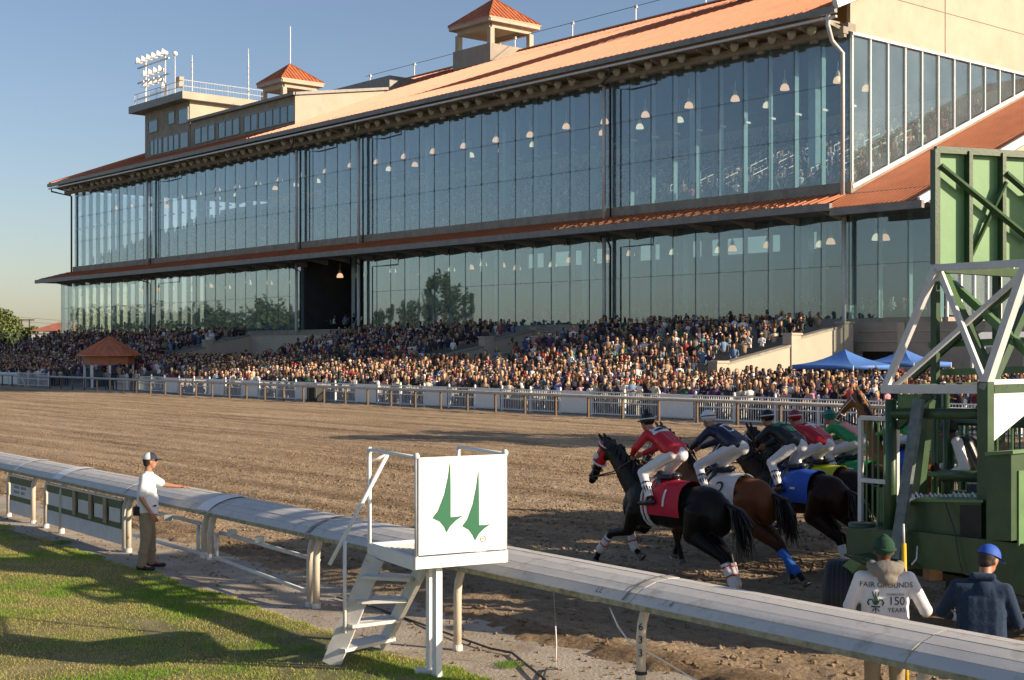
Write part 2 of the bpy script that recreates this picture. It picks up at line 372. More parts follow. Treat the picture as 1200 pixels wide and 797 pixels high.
def path_material():
    m, t, b = new_mat('dusty_concrete_path'); N = t.nodes; L = t.links
    tc = N.new('ShaderNodeTexCoord')
    n1 = N.new('ShaderNodeTexNoise'); n1.inputs['Scale'].default_value = 0.9; n1.inputs['Detail'].default_value = 9; n1.inputs['Roughness'].default_value = 0.68; L.new(tc.outputs['Object'], n1.inputs['Vector'])
    c = ramp(N, L, n1.outputs[0], [(0.36, (0.25, 0.20, 0.145)), (0.5, (0.36, 0.31, 0.245)), (0.62, (0.43, 0.385, 0.32))])
    L.new(c, b.inputs['Base Color']); b.inputs['Roughness'].default_value = 0.92
    n3 = N.new('ShaderNodeTexNoise'); n3.inputs['Scale'].default_value = 25; n3.inputs['Detail'].default_value = 6; L.new(tc.outputs['Object'], n3.inputs['Vector'])
    nrm(t, N, L, b, n3.outputs[0], 0.8, 0.02)
    return m
M['path'] = path_material()
M['soil'] = mat('lawn_soil', (0.15, 0.14, 0.05), 0.95, 0.35, 2.5, 0.02, 20, dirt=(0.27, 0.22, 0.12), dscale=1.0, dth=0.5)
M['earth'] = mat('far_ground_grass', (0.12, 0.13, 0.05), 0.95, 0.3, 0.3)
M['apron'] = mat('apron_paving', (0.24, 0.22, 0.19), 0.9, 0.12, 0.6, 0.003, 20, dirt=(0.17, 0.15, 0.13), dscale=0.5, dth=0.5)
b = MB(); b.quad((-3000, -3000, -0.16), (3000, -3000, -0.16), (3000, 3000, -0.16), (-3000, 3000, -0.16))
b.build('ground', M['earth'], kind='structure')
# --- dirt track
Ps = [6.0]
while Ps[-1] < 48.6: Ps.append(Ps[-1] + (0.085 if Ps[-1] < 27 else 0.085 + (Ps[-1] - 27) * 0.012))
ss = [-14.0]
while ss[-1] < 330: ss.append(ss[-1] + (0.25 if ss[-1] < 2 else 0.09 if ss[-1] < 34 else 0.09 + (ss[-1] - 34) * 0.012))
PP, SS = np.meshgrid(np.array(Ps), np.array(ss), indexing='ij')
X = CA * PP - SA * SS; Y = SA * PP + CA * SS
vr = (X - RO.x) * RM.x + (Y - RO.y) * RM.y
Z = 0.07 * (vnoise(SS * 0.13, PP * 2.3, 3) - 0.5) + 0.05 * (vnoise(SS * 1.3, PP * 3.1, 5) - 0.5) + 0.06 * (vnoise(SS * 5, PP * 6, 7) - 0.5)
Z *= 0.6
Z += 0.05 * np.maximum(0, vnoise(SS * 8.7, PP * 9.7, 9) - 0.60) * 2.0
Z += 0.10 * np.maximum(0, vnoise(SS * 2.1 + 3, PP * 2.6, 19) - 0.70)
edge = 0.95 + 0.5 * (vnoise(SS * 1.1, PP * 1.1, 11) - 0.5) + 0.25 * (vnoise(SS * 5, PP * 5, 12) - 0.5)
k = np.clip((vr - edge) / 0.5, 0, 1); Z = Z * k + (-0.10) * (1 - k) + 0.035 * k
V = np.stack([X.ravel(), Y.ravel(), Z.ravel()], 1); nP, nS = X.shape
idx = np.arange(nP * nS).reshape(nP, nS)
F = np.stack([idx[:-1, :-1].ravel(), idx[1:, :-1].ravel(), idx[1:, 1:].ravel(), idx[:-1, 1:].ravel()], 1)
tag(link('dirt_track', np_mesh('dirt_track', V, F, M['dirt'], True)), kind='structure')
# --- concrete path under the near rail
def grd(u, v): return 0.012 * math.sin(u * 0.9 + v) + 0.008 * math.sin(u * 2.1 - v * 3)
b = MB()
b.grid(lambda i, j: (lambda u, v: Q(u, v, grd(u, v)))(-70 + 95 * i, -0.75 + 2.1 * j), 190, 8)
b.build('path', M['path'], kind='structure', smooth=True)
# dirt lumps kicked onto the path
rng = random.Random(5)
b = MB()
for _ in range(900):
    u = rng.uniform(-14, 12); v = rng.uniform(0.2, 1.3) if rng.random() < 0.75 else rng.uniform(-0.5, 0.3); r = rng.uniform(0.008, 0.032); c = Q(u, v, grd(u, v) + r * 0.3)
    a = rng.uniform(0, 6); vs = [c + Vector((r * math.cos(a + k * 1.57), r * math.sin(a + k * 1.57), 0)) for k in range(4)]
    b.add(vs + [c + Vector((0, 0, r * 0.7)), c - Vector((0, 0, r))], [(0, 1, 4), (1, 2, 4), (2, 3, 4), (3, 0, 4), (1, 0, 5), (2, 1, 5), (3, 2, 5), (0, 3, 5)])
tag(b.build('dirt_clod', M['dirt'], fix=False), 'loose dirt clods scattered over the path under the rail', 'dirt', kind='stuff')
# crumbly clods thrown up all over the near part of the track
rc_ = np.random.default_rng(12); n = 26000
P_ = rc_.uniform(10, 30, n); s_ = rc_.uniform(2, 40, n); x = CA * P_ - SA * s_; y = SA * P_ + CA * s_; vv = (x - RO.x) * RM.x + (y - RO.y) * RM.y
ok = (vv > 1.4) & (np.abs(x / y) < 0.4); x, y = x[ok], y[ok]; n = len(x); r = rc_.uniform(0.012, 0.042, n) ** 1.0
base = np.array([(1, 0, 0), (0, 1, 0), (-1, 0, 0), (0, -1, 0), (0, 0, 1), (0, 0, -1)], float); fc = np.array([(0, 1, 4), (1, 2, 4), (2, 3, 4), (3, 0, 4), (1, 0, 5), (2, 1, 5), (3, 2, 5), (0, 3, 5)])
Vb = base[None] * rc_.uniform(.6, 1.3, (n, 6, 3)) * r[:, None, None]; a_ = rc_.uniform(0, 6.28, n); ca_, sa_ = np.cos(a_)[:, None], np.sin(a_)[:, None]
Vb = np.stack([Vb[..., 0] * ca_ - Vb[..., 1] * sa_ + x[:, None], Vb[..., 0] * sa_ + Vb[..., 1] * ca_ + y[:, None], Vb[..., 2] * .8 + 0.045], 2).reshape(-1, 3)
tag(link('track_clods', np_mesh('track_clods', Vb, (fc[None] + (np.arange(n) * 6)[:, None, None]).reshape(-1, 3), M['dirt'])), 'crumbled clods lying on the harrowed dirt of the track', 'dirt', kind='stuff')
# --- lawn
def lawn_z(u, v):
    return 0.0 + 0.03 * math.sin(u * 0.55 + v * 0.7) + 0.02 * math.sin(u * 1.3 - v * 1.1) + (-0.02 * max(0, -v - 0.7))
b = MB()
b.grid(lambda i, j: (lambda u, v: Q(u, v, lawn_z(u, v) * min(1, (-v - 0.6) * 2) + 0.012 if v < -0.6 else 0.0))(-60 + 80 * i, -0.6 - 40 * (1 - j) ** 2), 200, 60)
b.build('lawn', M['soil'], kind='structure', smooth=True)
def grass():
    g = np.random.default_rng(4); n = 330000
    # sample by picture area so near grass is dense enough
    u = g.uniform(-17, 6.5, n * 2); v = -0.35 - g.uniform(0, 1, n * 2) ** 1.2 * 8
    x = RO.x + RE.x * u + RM.x * v; y = RO.y + RE.y * u + RM.y * v
    edge = -0.52 + 0.22 * (vnoise(u * 1.3, v * 0 + 2, 31) - 0.5) + 0.12 * (vnoise(u * 5, v * 3, 33) - 0.5)
    ok = (v < edge) & (y > 11.5) & (np.abs(x / y) < 0.42) & (y < 30)
    patch = vnoise(u * 0.9, v * 0.9, 41) * 0.6 + vnoise(u * 3.1, v * 3.1, 43) * 0.4
    bare = vnoise(u * 0.5 + 9, v * 1.4 + 4, 47) * 0.7 + vnoise(u * 4, v * 4, 49) * 0.3
    ok &= (g.uniform(0, 1, n * 2) < np.clip((bare - 0.30) * 6, 0.10, 1))
    u, v, x, y, patch, bare = [a[ok][:n] for a in (u, v, x, y, patch, bare)]
    m = len(u); z = 0.03 * np.sin(u * 0.55 + v * 0.7) + 0.02 * np.sin(u * 1.3 - v * 1.1) - 0.02 * np.maximum(0, -v - 0.7)
    z = z * np.clip((-v - 0.6) * 2, 0, 1)
    h = g.uniform(0.012, 0.042, m) * (0.6 + 0.8 * patch); wd = g.uniform(0.004, 0.009, m); a = g.uniform(0, 6.283, m); ln = g.uniform(0.0, 0.035, m); la = g.uniform(0, 6.283, m)
    V = np.empty((m, 3, 3)); V[:, 0] = np.stack([x - wd * np.cos(a), y - wd * np.sin(a), z], 1); V[:, 1] = np.stack([x + wd * np.cos(a), y + wd * np.sin(a), z], 1)
    V[:, 2] = np.stack([x + ln * np.cos(la), y + ln * np.sin(la), z + h], 1)
    me = np_mesh('grass', V.reshape(-1, 3), np.arange(m * 3).reshape(-1, 3), M['grass'])
    q = np.clip((patch - 0.34) * 2.6 + g.normal(0, 0.16, m), 0, 1)[:, None]
    c = (1 - q) * np.array([0.50, 0.44, 0.14]) + q * np.array([0.20, 0.35, 0.030]); c *= g.uniform(0.75, 1.25, m)[:, None]
    ca = me.color_attributes.new('Col', 'FLOAT_COLOR', 'POINT'); ca.data.foreach_set('color', np.repeat(np.concatenate([c, np.ones((m, 1))], 1), 3, axis=0).astype(np.float32).ravel())
    tag(link('grass', me), 'short patchy green and straw coloured grass beside the path', 'grass', kind='stuff')
m, t, bb = new_mat('grass_blades'); a_ = t.nodes.new('ShaderNodeVertexColor'); a_.layer_name = 'Col'; t.links.new(a_.outputs[0], bb.inputs['Base Color']); bb.inputs['Roughness'].default_value = 0.6; bb.inputs['Specular IOR Level'].default_value = 0.25
tr = t.nodes.new('ShaderNodeBsdfTranslucent'); t.links.new(a_.outputs[0], tr.inputs[0]); ms = t.nodes.new('ShaderNodeMixShader'); ms.inputs[0].default_value = 0.35
t.links.new(bb.outputs[0], ms.inputs[1]); t.links.new(tr.outputs[0], ms.inputs[2]); t.links.new(ms.outputs[0], t.nodes['Material Output'].inputs[0])
M['grass'] = m
grass()
# --- paved apron behind the fence and the stepped terrace
b = MB()
def pbox(b, P0, P1, s0, s1, z0, z1):
    b.prism([W(P0, s0, z0), W(P1, s0, z0), W(P1, s1, z0), W(P0, s1, z0)], (0, 0, z1 - z0))
def slope_slab(P0, P1, z0, z1, s0=-30, s1=330): b.prism([W(P0, s0, z0), W(P1, s0, z1), W(P1, s0, -0.15), W(P0, s0, -0.15)], D1 * (s1 - s0))
AZ = 0.13
slope_slab(48.75, 51.2, 0.03, 0.03)
for a_, s0_, s1_ in ((0.055, -30, 54), (AZ, 54, 330)): slope_slab(51.2, 60.0, 0.03, 0.03 + a_ * 8.8, s0_, s1_); slope_slab(60.0, 75, 0.03 + a_ * 8.8, 0.03 + a_ * 8.8, s0_, s1_)
b.build('pavement', M['apron'], kind='structure')
TSEG = [(54.2, 77.0), (83.0, 107.0), (127.0, 178.0)]
TP0, TP1, TZ = 60.0, 73.0, 3.9
NSTEP = 13
def terr_z(P, s):
    base = 0.03 + (AZ if s > 54 else 0.055) * min(8.8, max(0, P - 51.2))
    for a, c in TSEG:
        if a <= s <= c and P > TP0:
            return min(TZ, base + math.floor((P - TP0) / (TP1 - TP0) * NSTEP + 1) * (TZ - 0.91) / NSTEP)
    return base
b = MB()
for a, c in TSEG:
    for i in range(NSTEP):
        pbox(b, TP0 + i, TP0 + i + 1 if i < NSTEP - 1 else 74.5, a, c, 0.3, 0.91 + (i + 1) * (TZ - 0.91) / NSTEP)
b.build('terrace', M['concrete'], kind='structure')
# ================================================================ GRANDSTAND
gs = thing('grandstand', 'long glass fronted grandstand with orange red metal roof and rooftop cupolas', 'grandstand', W(75, 115.4, 0), A_D1)
PF = 75.0; S0, S1 = 54.9, 175.9; PW = 2.2
BAYS = [54.9, 76.9, 109.9, 120.9, 153.9, 175.9]
GZ0, GZ1 = 14.17, 23.75; LZ0, LZ1 = 5.4, 12.2
def gpart(b, name, m, kind=None, smooth=False): return b.build(name, m, gs, smooth, kind)
# panes
def pane_mesh(wd, h, m):
    b = MB(); b.box((wd / 2, 0, h / 2), (wd - 0.03, 0.02, h - 0.03)); return b.mesh('pane', m)
inv = wm(gs).inverted(); rp = random.Random(2)
def put_pane(name, me, P, s, z, rz):
    o = link(name, me, gs); o.location = inv @ W(P, s, z); o.rotation_euler = (R(rp.uniform(-0.10, 0.10)), 0, rz + R(rp.uniform(-0.15, 0.15)))
uh = (GZ1 - GZ0) / 3; um = pane_mesh(PW, uh, M['glass'])
for i in range(55):
    for r in range(3): put_pane('glass_pane', um, PF, S0 + i * PW, GZ0 + r * uh, 0)
lh = (LZ1 - LZ0) / 2; lm = pane_mesh(PW, lh, M['glass_lo'])
for i in range(-3, 57):
    s = S0 + i * PW
    if 109.5 < s < 120.5: continue
    for r in range(2): put_pane('glass_pane', lm, PF, s, LZ0 + r * lh, 0)
# left end glass walls (the stand is open to the sky behind them)
em = pane_mesh(2.4, GZ1 - GZ0, M['glass'])
for i in range(4): put_pane('end_pane', em, PF + i * 2.4, 175.9, GZ0, -math.pi / 2)
em2 = pane_mesh(2.4, LZ1 - LZ0, M['glass_lo'])
for i in range(4): put_pane('end_pane', em2, PF + i * 2.4, 180.3, LZ0, -math.pi / 2)
# fins, brackets, joint seals
b = MB(); b.box((0, 0, (GZ1 - GZ0) / 2), (0.05, 0.40, GZ1 - GZ0)); fm = b.mesh('fin', M['fin'])
b = MB(); b.box((0, 0, (LZ1 - LZ0) / 2), (0.05, 0.40, LZ1 - LZ0)); fl = b.mesh('fin', M['fin'])
b = MB(); b.box((0, 0, 0), (0.10, 0.62, 0.14)); bk = b.mesh('bracket', M['truss'])
for i in range(-3, 58):
    s = S0 + i * PW
    if 0 <= i <= 55:
        o = link('glass_fin', fm, gs); o.location = inv @ W(PF + 0.26, s, GZ0)
        o = link('fin_bracket', bk, gs); o.location = inv @ W(PF + 0.42, s, GZ0 + uh * 1.55)
    if not 110.5 < s < 120:
        o = link('glass_fin', fl, gs); o.location = inv @ W(PF + 0.26, s, LZ0)
        if i % 2: o = link('fin_bracket', bk, gs); o.location = inv @ W(PF + 0.42, s, LZ0 + lh)
b = MB()
for i in range(56):
    s = S0 + i * PW
    b.beam(W(PF - 0.025, s, GZ0), W(PF - 0.025, s, GZ1), 0.035, 0.02, up=DN)
    for r in range(1, 3):
        for dz in (-0.07, 0.07): b.box(W(PF - 0.03, s, GZ0 + r * uh + dz), (0.09, 0.04, 0.07), A_D1)
for i in range(-3, 58):
    s = S0 + i * PW
    if not 110.5 < s < 120: b.beam(W(PF - 0.025, s, LZ0), W(PF - 0.025, s, LZ1), 0.035, 0.02, up=DN)
for r in (1, 2): b.beam(W(PF - 0.02, S0, GZ0 + r * uh), W(PF - 0.02, S1, GZ0 + r * uh), 0.03, 0.02)
for a, c in ((48.3, 109.9), (120.9, 180.3)): b.beam(W(PF - 0.02, a, LZ0 + lh), W(PF - 0.02, c, LZ0 + lh), 0.03, 0.02)
gpart(b, 'glass_joint', M['int_floor'], 'stuff')
# sills and slabs
def sbox(b, P0, P1, s0, s1, z0, z1): pbox(b, P0, P1, s0, s1, z0, z1)
b = MB(); sbox(b, 74.8, 75.5, 54.6, 176.2, 13.45, 14.16); gpart(b, 'upper_sill', M['concrete'])
b = MB(); sbox(b, 74.7, 75.6, 48.0, 180.6, 5.12, 5.39); gpart(b, 'lower_sill', M['concrete'])
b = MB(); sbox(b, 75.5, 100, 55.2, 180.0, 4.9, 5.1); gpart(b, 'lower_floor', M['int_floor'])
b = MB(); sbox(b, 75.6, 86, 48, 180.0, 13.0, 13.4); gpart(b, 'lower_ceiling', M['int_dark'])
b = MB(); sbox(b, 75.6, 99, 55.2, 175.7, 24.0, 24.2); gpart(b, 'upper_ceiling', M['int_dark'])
# lower back wall with the clerestory openings that show sky
def wall_open(b, P, th, s0, s1, z0, z1, ops):
    cuts = sorted(set([s0, s1] + [x for o in ops for x in o[:2]])); 
    for a, c in zip(cuts, cuts[1:]):
        o = [q for q in ops if q[0] <= a + 1e-6 and q[1] >= c - 1e-6]
        zc = z0
        for q in sorted(o, key=lambda q: q[2]):
            if q[2] > zc: sbox(b, P, P + th, a, c, zc, q[2])
            zc = q[3]
        if zc < z1: sbox(b, P, P + th, a, c, zc, z1)
ops = []
for x0, x1 in ((617, 637), (647, 667), (672, 682), (697, 716), (748, 773), (808, 822), (832, 845), (850, 914), (951, 957), (560, 566)):
    a, c = s_at(x1, 85), s_at(x0, 85); ops.append((a, c, 10.9, 12.2))
b = MB(); wall_open(b, 85, 0.3, 48, 160, 5.1, 13.0, ops); gpart(b, 'lower_back_wall', M['int_dark'])
b = MB()
for a, c, z0, z1 in ops: sbox(b, 85.3, 85.35, a, c, z0, z1)
gpart(b, 'back_window_pane', M['glass_side'])
# rake, back wall of upper deck
b = MB()
for i in range(17):
    sbox(b, 76.2 + i, 77.2 + i if i < 16 else 96, 55.2, 175.6, 13.4, 14.15 + i * 0.40)
gpart(b, 'seating_rake', M['int_floor'])
b = MB(); sbox(b, 93.3, 93.6, 55.2, 171, 20.0, 22.3); gpart(b, 'rear_parapet', M['int_mid'])
b = MB(); sbox(b, 96.0, 96.3, 55.2, 150, 20.0, 24.0); gpart(b, 'upper_back_wall', M['int_dark'])
for i in range(12):
    s = 60.4 + i * 11
    if s < 176:
        b = MB(); b.box(W(78.6, s, 19), (0.6, 0.6, 10), A_D1); gpart(b, 'interior_column', M['fin'])
        b = MB(); b.box(W(77.8, s, 9), (0.55, 0.55, 7.8), A_D1); gpart(b, 'interior_column', M['fin'])
# white hand rails on the rake (right hand end is near enough to see them)
b = MB()
for k in range(24):
    s = 57 + k * 2.6
    for P in (77.2, 80.2, 83.2):
        z = 14.4 + (P - 76.2) * 0.40
        p = [W(P, s, z), W(P, s, z + 0.9), W(P + 1.8, s, z + 0.9 + 0.72), W(P + 1.8, s, z + 0.72)]
        b.tube(p, 0.035, 5)
        b.tube([W(P + 0.1, s, z + 0.5), W(P + 1.7, s, z + 1.14)], 0.03, 5)
gpart(b, 'stair_handrail', M['white'], 'stuff')
# lower wall under the glass, with doors
dops = [(s_at(350, 74.6), s_at(328, 74.6), 0.0, 3.0), (s_at(400, 74.6), s_at(372, 74.6), 0.0, 3.2), (s_at(1046, 74.6), s_at(1006, 74.6), 0.0, 3.3), (79.0, 81.5, 0.0, 2.6)]
b = MB(); wall_open(b, 74.7, 0.35, 30, 181, 0.0, 5.12, dops); gpart(b, 'base_wall', M['wallbeige'])
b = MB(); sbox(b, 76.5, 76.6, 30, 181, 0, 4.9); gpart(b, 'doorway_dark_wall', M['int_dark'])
b = MB()
for z in (4.55, 3.9): sbox(b, 74.62, 74.7, 30, 54, z, z + 0.07)
for s in (32, 38, 44.5, 50.5): sbox(b, 74.60, 74.7, s, s + 0.5, 0, 5.1)
gpart(b, 'base_wall_moulding', M['cream'])
# centre bay: open entrance
b = MB(); sbox(b, 76, 84, 109.95, 120.85, 5.1, 5.2)
for s in (109.9, 120.6): sbox(b, 75.3, 84.5, s, s + 0.3, 5.2, 13.0)
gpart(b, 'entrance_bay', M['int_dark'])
# ------------------------------------------------ main roof: each slope a panel with standing seams
EP, EZ, RP, RZ = 72.5, 24.98, 97.0, 34.97
SR0, SR1 = 54.0, 178.3; HIP = 24.5
SL = (RZ - EZ) / (RP - EP)
def slab(b, pts, th=0.18): b.prism(pts, (0, 0, -th))
b = MB(); slab(b, [W(EP, SR0, EZ), W(RP, SR0, RZ), W(RP, SR1 - HIP, RZ), W(EP, SR1, EZ)]); gpart(b, 'roof', M['roof'])
b = MB(); slab(b, [W(121.5, SR0, EZ), W(RP, SR0, RZ), W(RP, SR1 - HIP, RZ), W(121.5, SR1, EZ)]); gpart(b, 'rear_roof', M['roof'])
b = MB(); slab(b, [W(EP, SR1, EZ), W(RP, SR1 - HIP, RZ), W(121.5, SR1, EZ)]); gpart(b, 'hip_roof', M['roof'])
b = MB(); s = SR0 + 0.2
while s < SR1:
    pe = RP if s < SR1 - HIP else EP + (SR1 - s)
    if pe > EP + 0.3: b.beam(W(EP - 0.02, s, EZ + 0.03), W(pe, s, EZ + SL * (pe - EP) + 0.03), 0.05, 0.07)
    s += 0.62
gpart(b, 'roof_seam', M['roof'], 'stuff')
b = MB(); b.beam(W(RP, SR0, RZ + 0.08), W(RP, SR1 - HIP, RZ + 0.08), 0.5, 0.14); b.beam(W(RP, SR1 - HIP, RZ + 0.05), W(EP, SR1, EZ + 0.05), 0.35, 0.12); gpart(b, 'ridge_cap', M['roof'])
b = MB(); sbox(b, EP - 0.25, EP + 0.05, SR0, SR1, 24.50, 24.90); gpart(b, 'gutter', M['gutter'])
b = MB(); sbox(b, EP - 0.12, EP + 0.05, SR0, SR1, 24.20, 24.34); gpart(b, 'gutter_pipe', M['galv'])
b = MB(); sbox(b, EP + 0.05, 75.1, 55.2, 177.8, 24.30, 24.42); gpart(b, 'soffit', M['wallbeige'])
b = MB(); sbox(b, 74.0, 74.5, 54.6, 177.0, 23.55, 24.0); sbox(b, 74.5, 75.3, 54.6, 176.5, 23.76, 24.3); gpart(b, 'eave_beam', M['concrete'])
b = MB()
for i in range(56):
    s = S0 + i * PW; b.beam(W(72.7, s, 24.15), W(74.9, s, 23.75), 0.14, 0.22)
    b.box(W(74.25, s, 23.45), (0.5, 0.25, 0.22), A_D1)
gpart(b, 'eave_bracket', M['concrete'], 'stuff')
# round flood lights under the eave
axis = Matrix(((D1.x, 0, -DN.x), (D1.y, 0, -DN.y), (0, 1, -0.25))); 
lb = MB(); lb.lathe((0, 0, 0), [(0.0, -0.30), (0.16, -0.28), (0.34, 0.0), (0.37, 0.03), (0.33, 0.05), (0.25, -0.05), (0.0, -0.06)], 12, Matrix.Rotation(R(100), 3, 'X'))
lme = lb.mesh('eave_floodlight', M['eave_lamp'] if 'eave_lamp' in M else mat('eave_lamp_glass', (0.40, 0.37, 0.28), 0.35, 0.15, 6), smooth=True)
for i in range(74):
    if i % 7 in (6,): continue
    o = link('eave_floodlight', lme, gs); o.location = inv @ W(73.35, 56.6 + i * 1.62, 23.98)
# vertical pipes at the bay joints
for i, s in enumerate(BAYS[:-1]):
    P = 74.45; z1 = 23.9
    b = MB()
    if i == 0: b.tube([W(72.4, s - 0.3, 24.6), W(72.4, s - 0.3, 23.8), W(73.2, s, 23.0), W(P, s + 0.1, 22.4), W(P, s + 0.1, 13.2)], 0.14, 8)
    else: b.tube([W(P, s, z1), W(P, s, 13.2)], 0.14, 8)
    gpart(b, 'downpipe', M['galv'], smooth=True)
    if i:
        b = MB(); b.tube([W(72.5, s - 2.6, 24.3), W(72.5, s - 2.6, 23.6), W(73.3, s - 0.9, 23.3), W(P, s - 0.7, 23.2), W(P, s - 0.7, 13.4)], 0.07, 8); gpart(b, 'black_drainpipe', M['dark'], smooth=True)
    b = MB(); b.tube([W(P, s, 11.9), W(P, s, 3.0)], 0.15, 8); gpart(b, 'downpipe', M['galv'], smooth=True)
    if i:
        b = MB(); b.tube([W(72.6, s - 2.3, 12.0), W(72.6, s - 2.3, 11.4), W(P, s - 0.7, 11.2), W(P, s - 0.7, 5.4)], 0.07, 8); gpart(b, 'black_drainpipe', M['dark'], smooth=True)
b = MB(); b.tube([W(72.5, 177.5, 24.4), W(72.5, 177.5, 23.9), W(74.6, 176.1, 23.3), W(74.6, 176.1, 13.4)], 0.12, 8); gpart(b, 'black_drainpipe', M['dark'], smooth=True)
# ------------------------------------------------ lower canopy
CP, CZ, WZ = 72.0, 12.58, 12.2
b = MB(); slab(b, [W(CP, 54.9, CZ), W(74.9, 54.9, 13.5), W(74.9, 178.0, 13.5), W(CP, 181.0, CZ)], 0.12); gpart(b, 'canopy_roof', M['roof'])
b = MB(); slab(b, [W(CP, 181.0, CZ), W(74.9, 178.0, 13.5), W(86, 178.0, 13.5), W(86, 181.0, CZ)], 0.12); gpart(b, 'canopy_end_roof', M['roof'])
b = MB(); s = 55.1
while s < 180.5:
    f = 1 if s < 178 else (181 - s) / 3
    b.beam(W(CP, s, CZ + 0.03), W(CP + 2.9 * f, s, CZ + 0.92 * f + 0.03), 0.05, 0.07); s += 0.62
gpart(b, 'canopy_seam', M['roof'], 'stuff')
b = MB(); sbox(b, CP - 0.25, CP + 0.03, 54.0, 181.2, 12.08, 12.54); sbox(b, CP - 0.25, CP + 0.03, 47.4, 54.0, 11.75, 12.2); gpart(b, 'canopy_gutter', M['gutter'])
b = MB(); sbox(b, CP + 0.03, 74.9, 47.6, 180.8, 12.14, 12.22); gpart(b, 'canopy_soffit', M['int_floor'])
b = MB()
for i in range(33):
    s = 55 + i * 3.8; b.prism([W(CP + 0.05, s, 12.1), W(74.9, s, 12.1), W(74.9, s, 11.6)], D1 * 0.15)
gpart(b, 'canopy_bracket', M['concrete'], 'stuff')
b = MB(); sbox(b, 74.7, 74.95, 48.0, 180.6, 12.22, 13.40); gpart(b, 'canopy_wall', M['concrete'])
# ------------------------------------------------ right hand lower wing with its rising roof
WS = 47.7
b = MB(); slab(b, [W(CP, WS, WZ), W(103, WS, WZ + 31 * 0.408), W(103, 54.8, WZ + 31 * 0.408), W(CP, 54.8, WZ)], 0.14); gpart(b, 'wing_roof', M['roof'])
b = MB(); s = WS + 0.2
while s < 54.8:
    b.beam(W(CP, s, WZ + 0.04), W(103, s, WZ + 31 * 0.408 + 0.04), 0.09, 0.10); s += 0.34
gpart(b, 'wing_roof_seam', M['roof'], 'stuff')
b = MB(); b.beam(W(CP - 0.2, WS - 0.12, WZ - 0.05), W(103, WS - 0.12, WZ + 31 * 0.408 - 0.05), 0.16, 0.5); gpart(b, 'barge_board', M['white'])
b = MB(); b.prism([W(74.9, WS + 0.05, 9.2), W(103, WS + 0.05, 9.2), W(103, WS + 0.05, WZ + 31 * 0.408 - 0.3), W(74.9, WS + 0.05, 12.9)], D1 * 0.25); gpart(b, 'wing_end_wall', M['cream'])
for i in range(9):
    P0 = 75 + i * 1.5; b = MB(); sbox(b, P0 + .05, P0 + 1.45, WS + .12, WS + .14, 5.5, 9.1); gpart(b, 'wing_pane', M['glass_side']); b = MB(); sbox(b, P0 - .06, P0 + .06, WS, WS + .14, 5.4, 9.2); gpart(b, 'wing_mullion', M['white'])
b = MB(); sbox(b, 75, 103, WS, WS + .3, 4.0, 5.4); gpart(b, 'wing_base', M['wallbeige'])
t = thing('white_awning', 'white awning seen through the gate truss at the right edge', 'awning', W(70, 42, 0))
for k, (z, P_) in enumerate(((3.9, 70.2),)):
    b = MB(); b.prism([W(P_, 37, z), W(P_, 43.4, z), W(P_ + 1.4, 43.4, z + .5), W(P_ + 1.4, 37, z + .5)], (0, 0, -.12)); b.build('awning_panel', M['white'], t)
    b = MB(); sbox(b, P_ - .05, P_ + .03, 37, 43.4, z - .35, z - .02); b.build('awning_valance', M['white'], t)
for s in (37.3, 40, 43.2):
    for P_ in (70.3, 71.5): b = MB(); b.beam(W(P_, s, 0), W(P_, s, 3.8 if P_ < 71 else 4.2), .12); b.build('awning_post', M['galv'], t)
# ------------------------------------------------ right end wall
ET = 23.75
def rz(P): return WZ + (P - CP) * 0.408
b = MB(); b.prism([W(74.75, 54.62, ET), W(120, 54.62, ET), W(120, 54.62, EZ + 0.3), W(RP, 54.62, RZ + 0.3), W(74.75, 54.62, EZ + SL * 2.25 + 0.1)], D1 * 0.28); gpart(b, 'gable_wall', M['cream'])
b = MB()
for P0, P1 in ((74.9, 120),): sbox(b, P0, P1, 54.58, 54.62, 26.6, 26.63)
for P in (85.5, 96.5, 107.5): b.box(W(P, 54.60, 29), (0.04, 0.04, 10.4), A_D1)
gpart(b, 'gable_joint', M['concrete'])
b = MB(); b.beam(W(EP - 0.3, 53.9, EZ + 0.02), W(RP, 53.9, RZ + 0.12), 0.35, 0.55); b.beam(W(RP, 53.9, RZ + 0.12), W(121.5, 53.9, EZ), 0.35, 0.55); gpart(b, 'gable_barge_board', M['white'])
sd = 1.95
for i in range(12):
    P0, P1 = 75.0 + i * sd, 75.0 + (i + 1) * sd
    z0, z1 = rz(P0) + 0.55, rz(P1) + 0.55
    if z1 > ET: z1 = ET - 0.01
    if z0 > ET - 0.3: break
    b = MB(); b.prism([W(P0 + 0.05, 54.75, z0 + 0.08), W(P1 - 0.02, 54.75, z1 + 0.08), W(P1 - 0.02, 54.75, ET), W(P0 + 0.05, 54.75, ET)], D1 * 0.02); gpart(b, 'side_pane', M['glass_side'])
    b = MB(); b.box(W(P0 + 0.02, 54.70, (z0 + ET) / 2), (0.16, 0.09, ET - z0), A_D1); gpart(b, 'side_mullion', M['white'])
b = MB(); b.beam(W(74.95, 54.66, rz(75) + 0.42), W(100, 54.66, rz(100) + 0.42), 0.2, 0.24); b.beam(W(74.95, 54.64, ET - 0.08), W(100, 54.64, ET - 0.08), 0.2, 0.16); gpart(b, 'side_window_frame', M['white'])
b = MB(); b.prism([W(75, 54.66, 13.3), W(75, 54.66, rz(75) + 0.3), W(103, 54.66, rz(103) + 0.3), W(103, 54.66, 13.3)], D1 * 0.1); gpart(b, 'side_wall', M['concrete'])
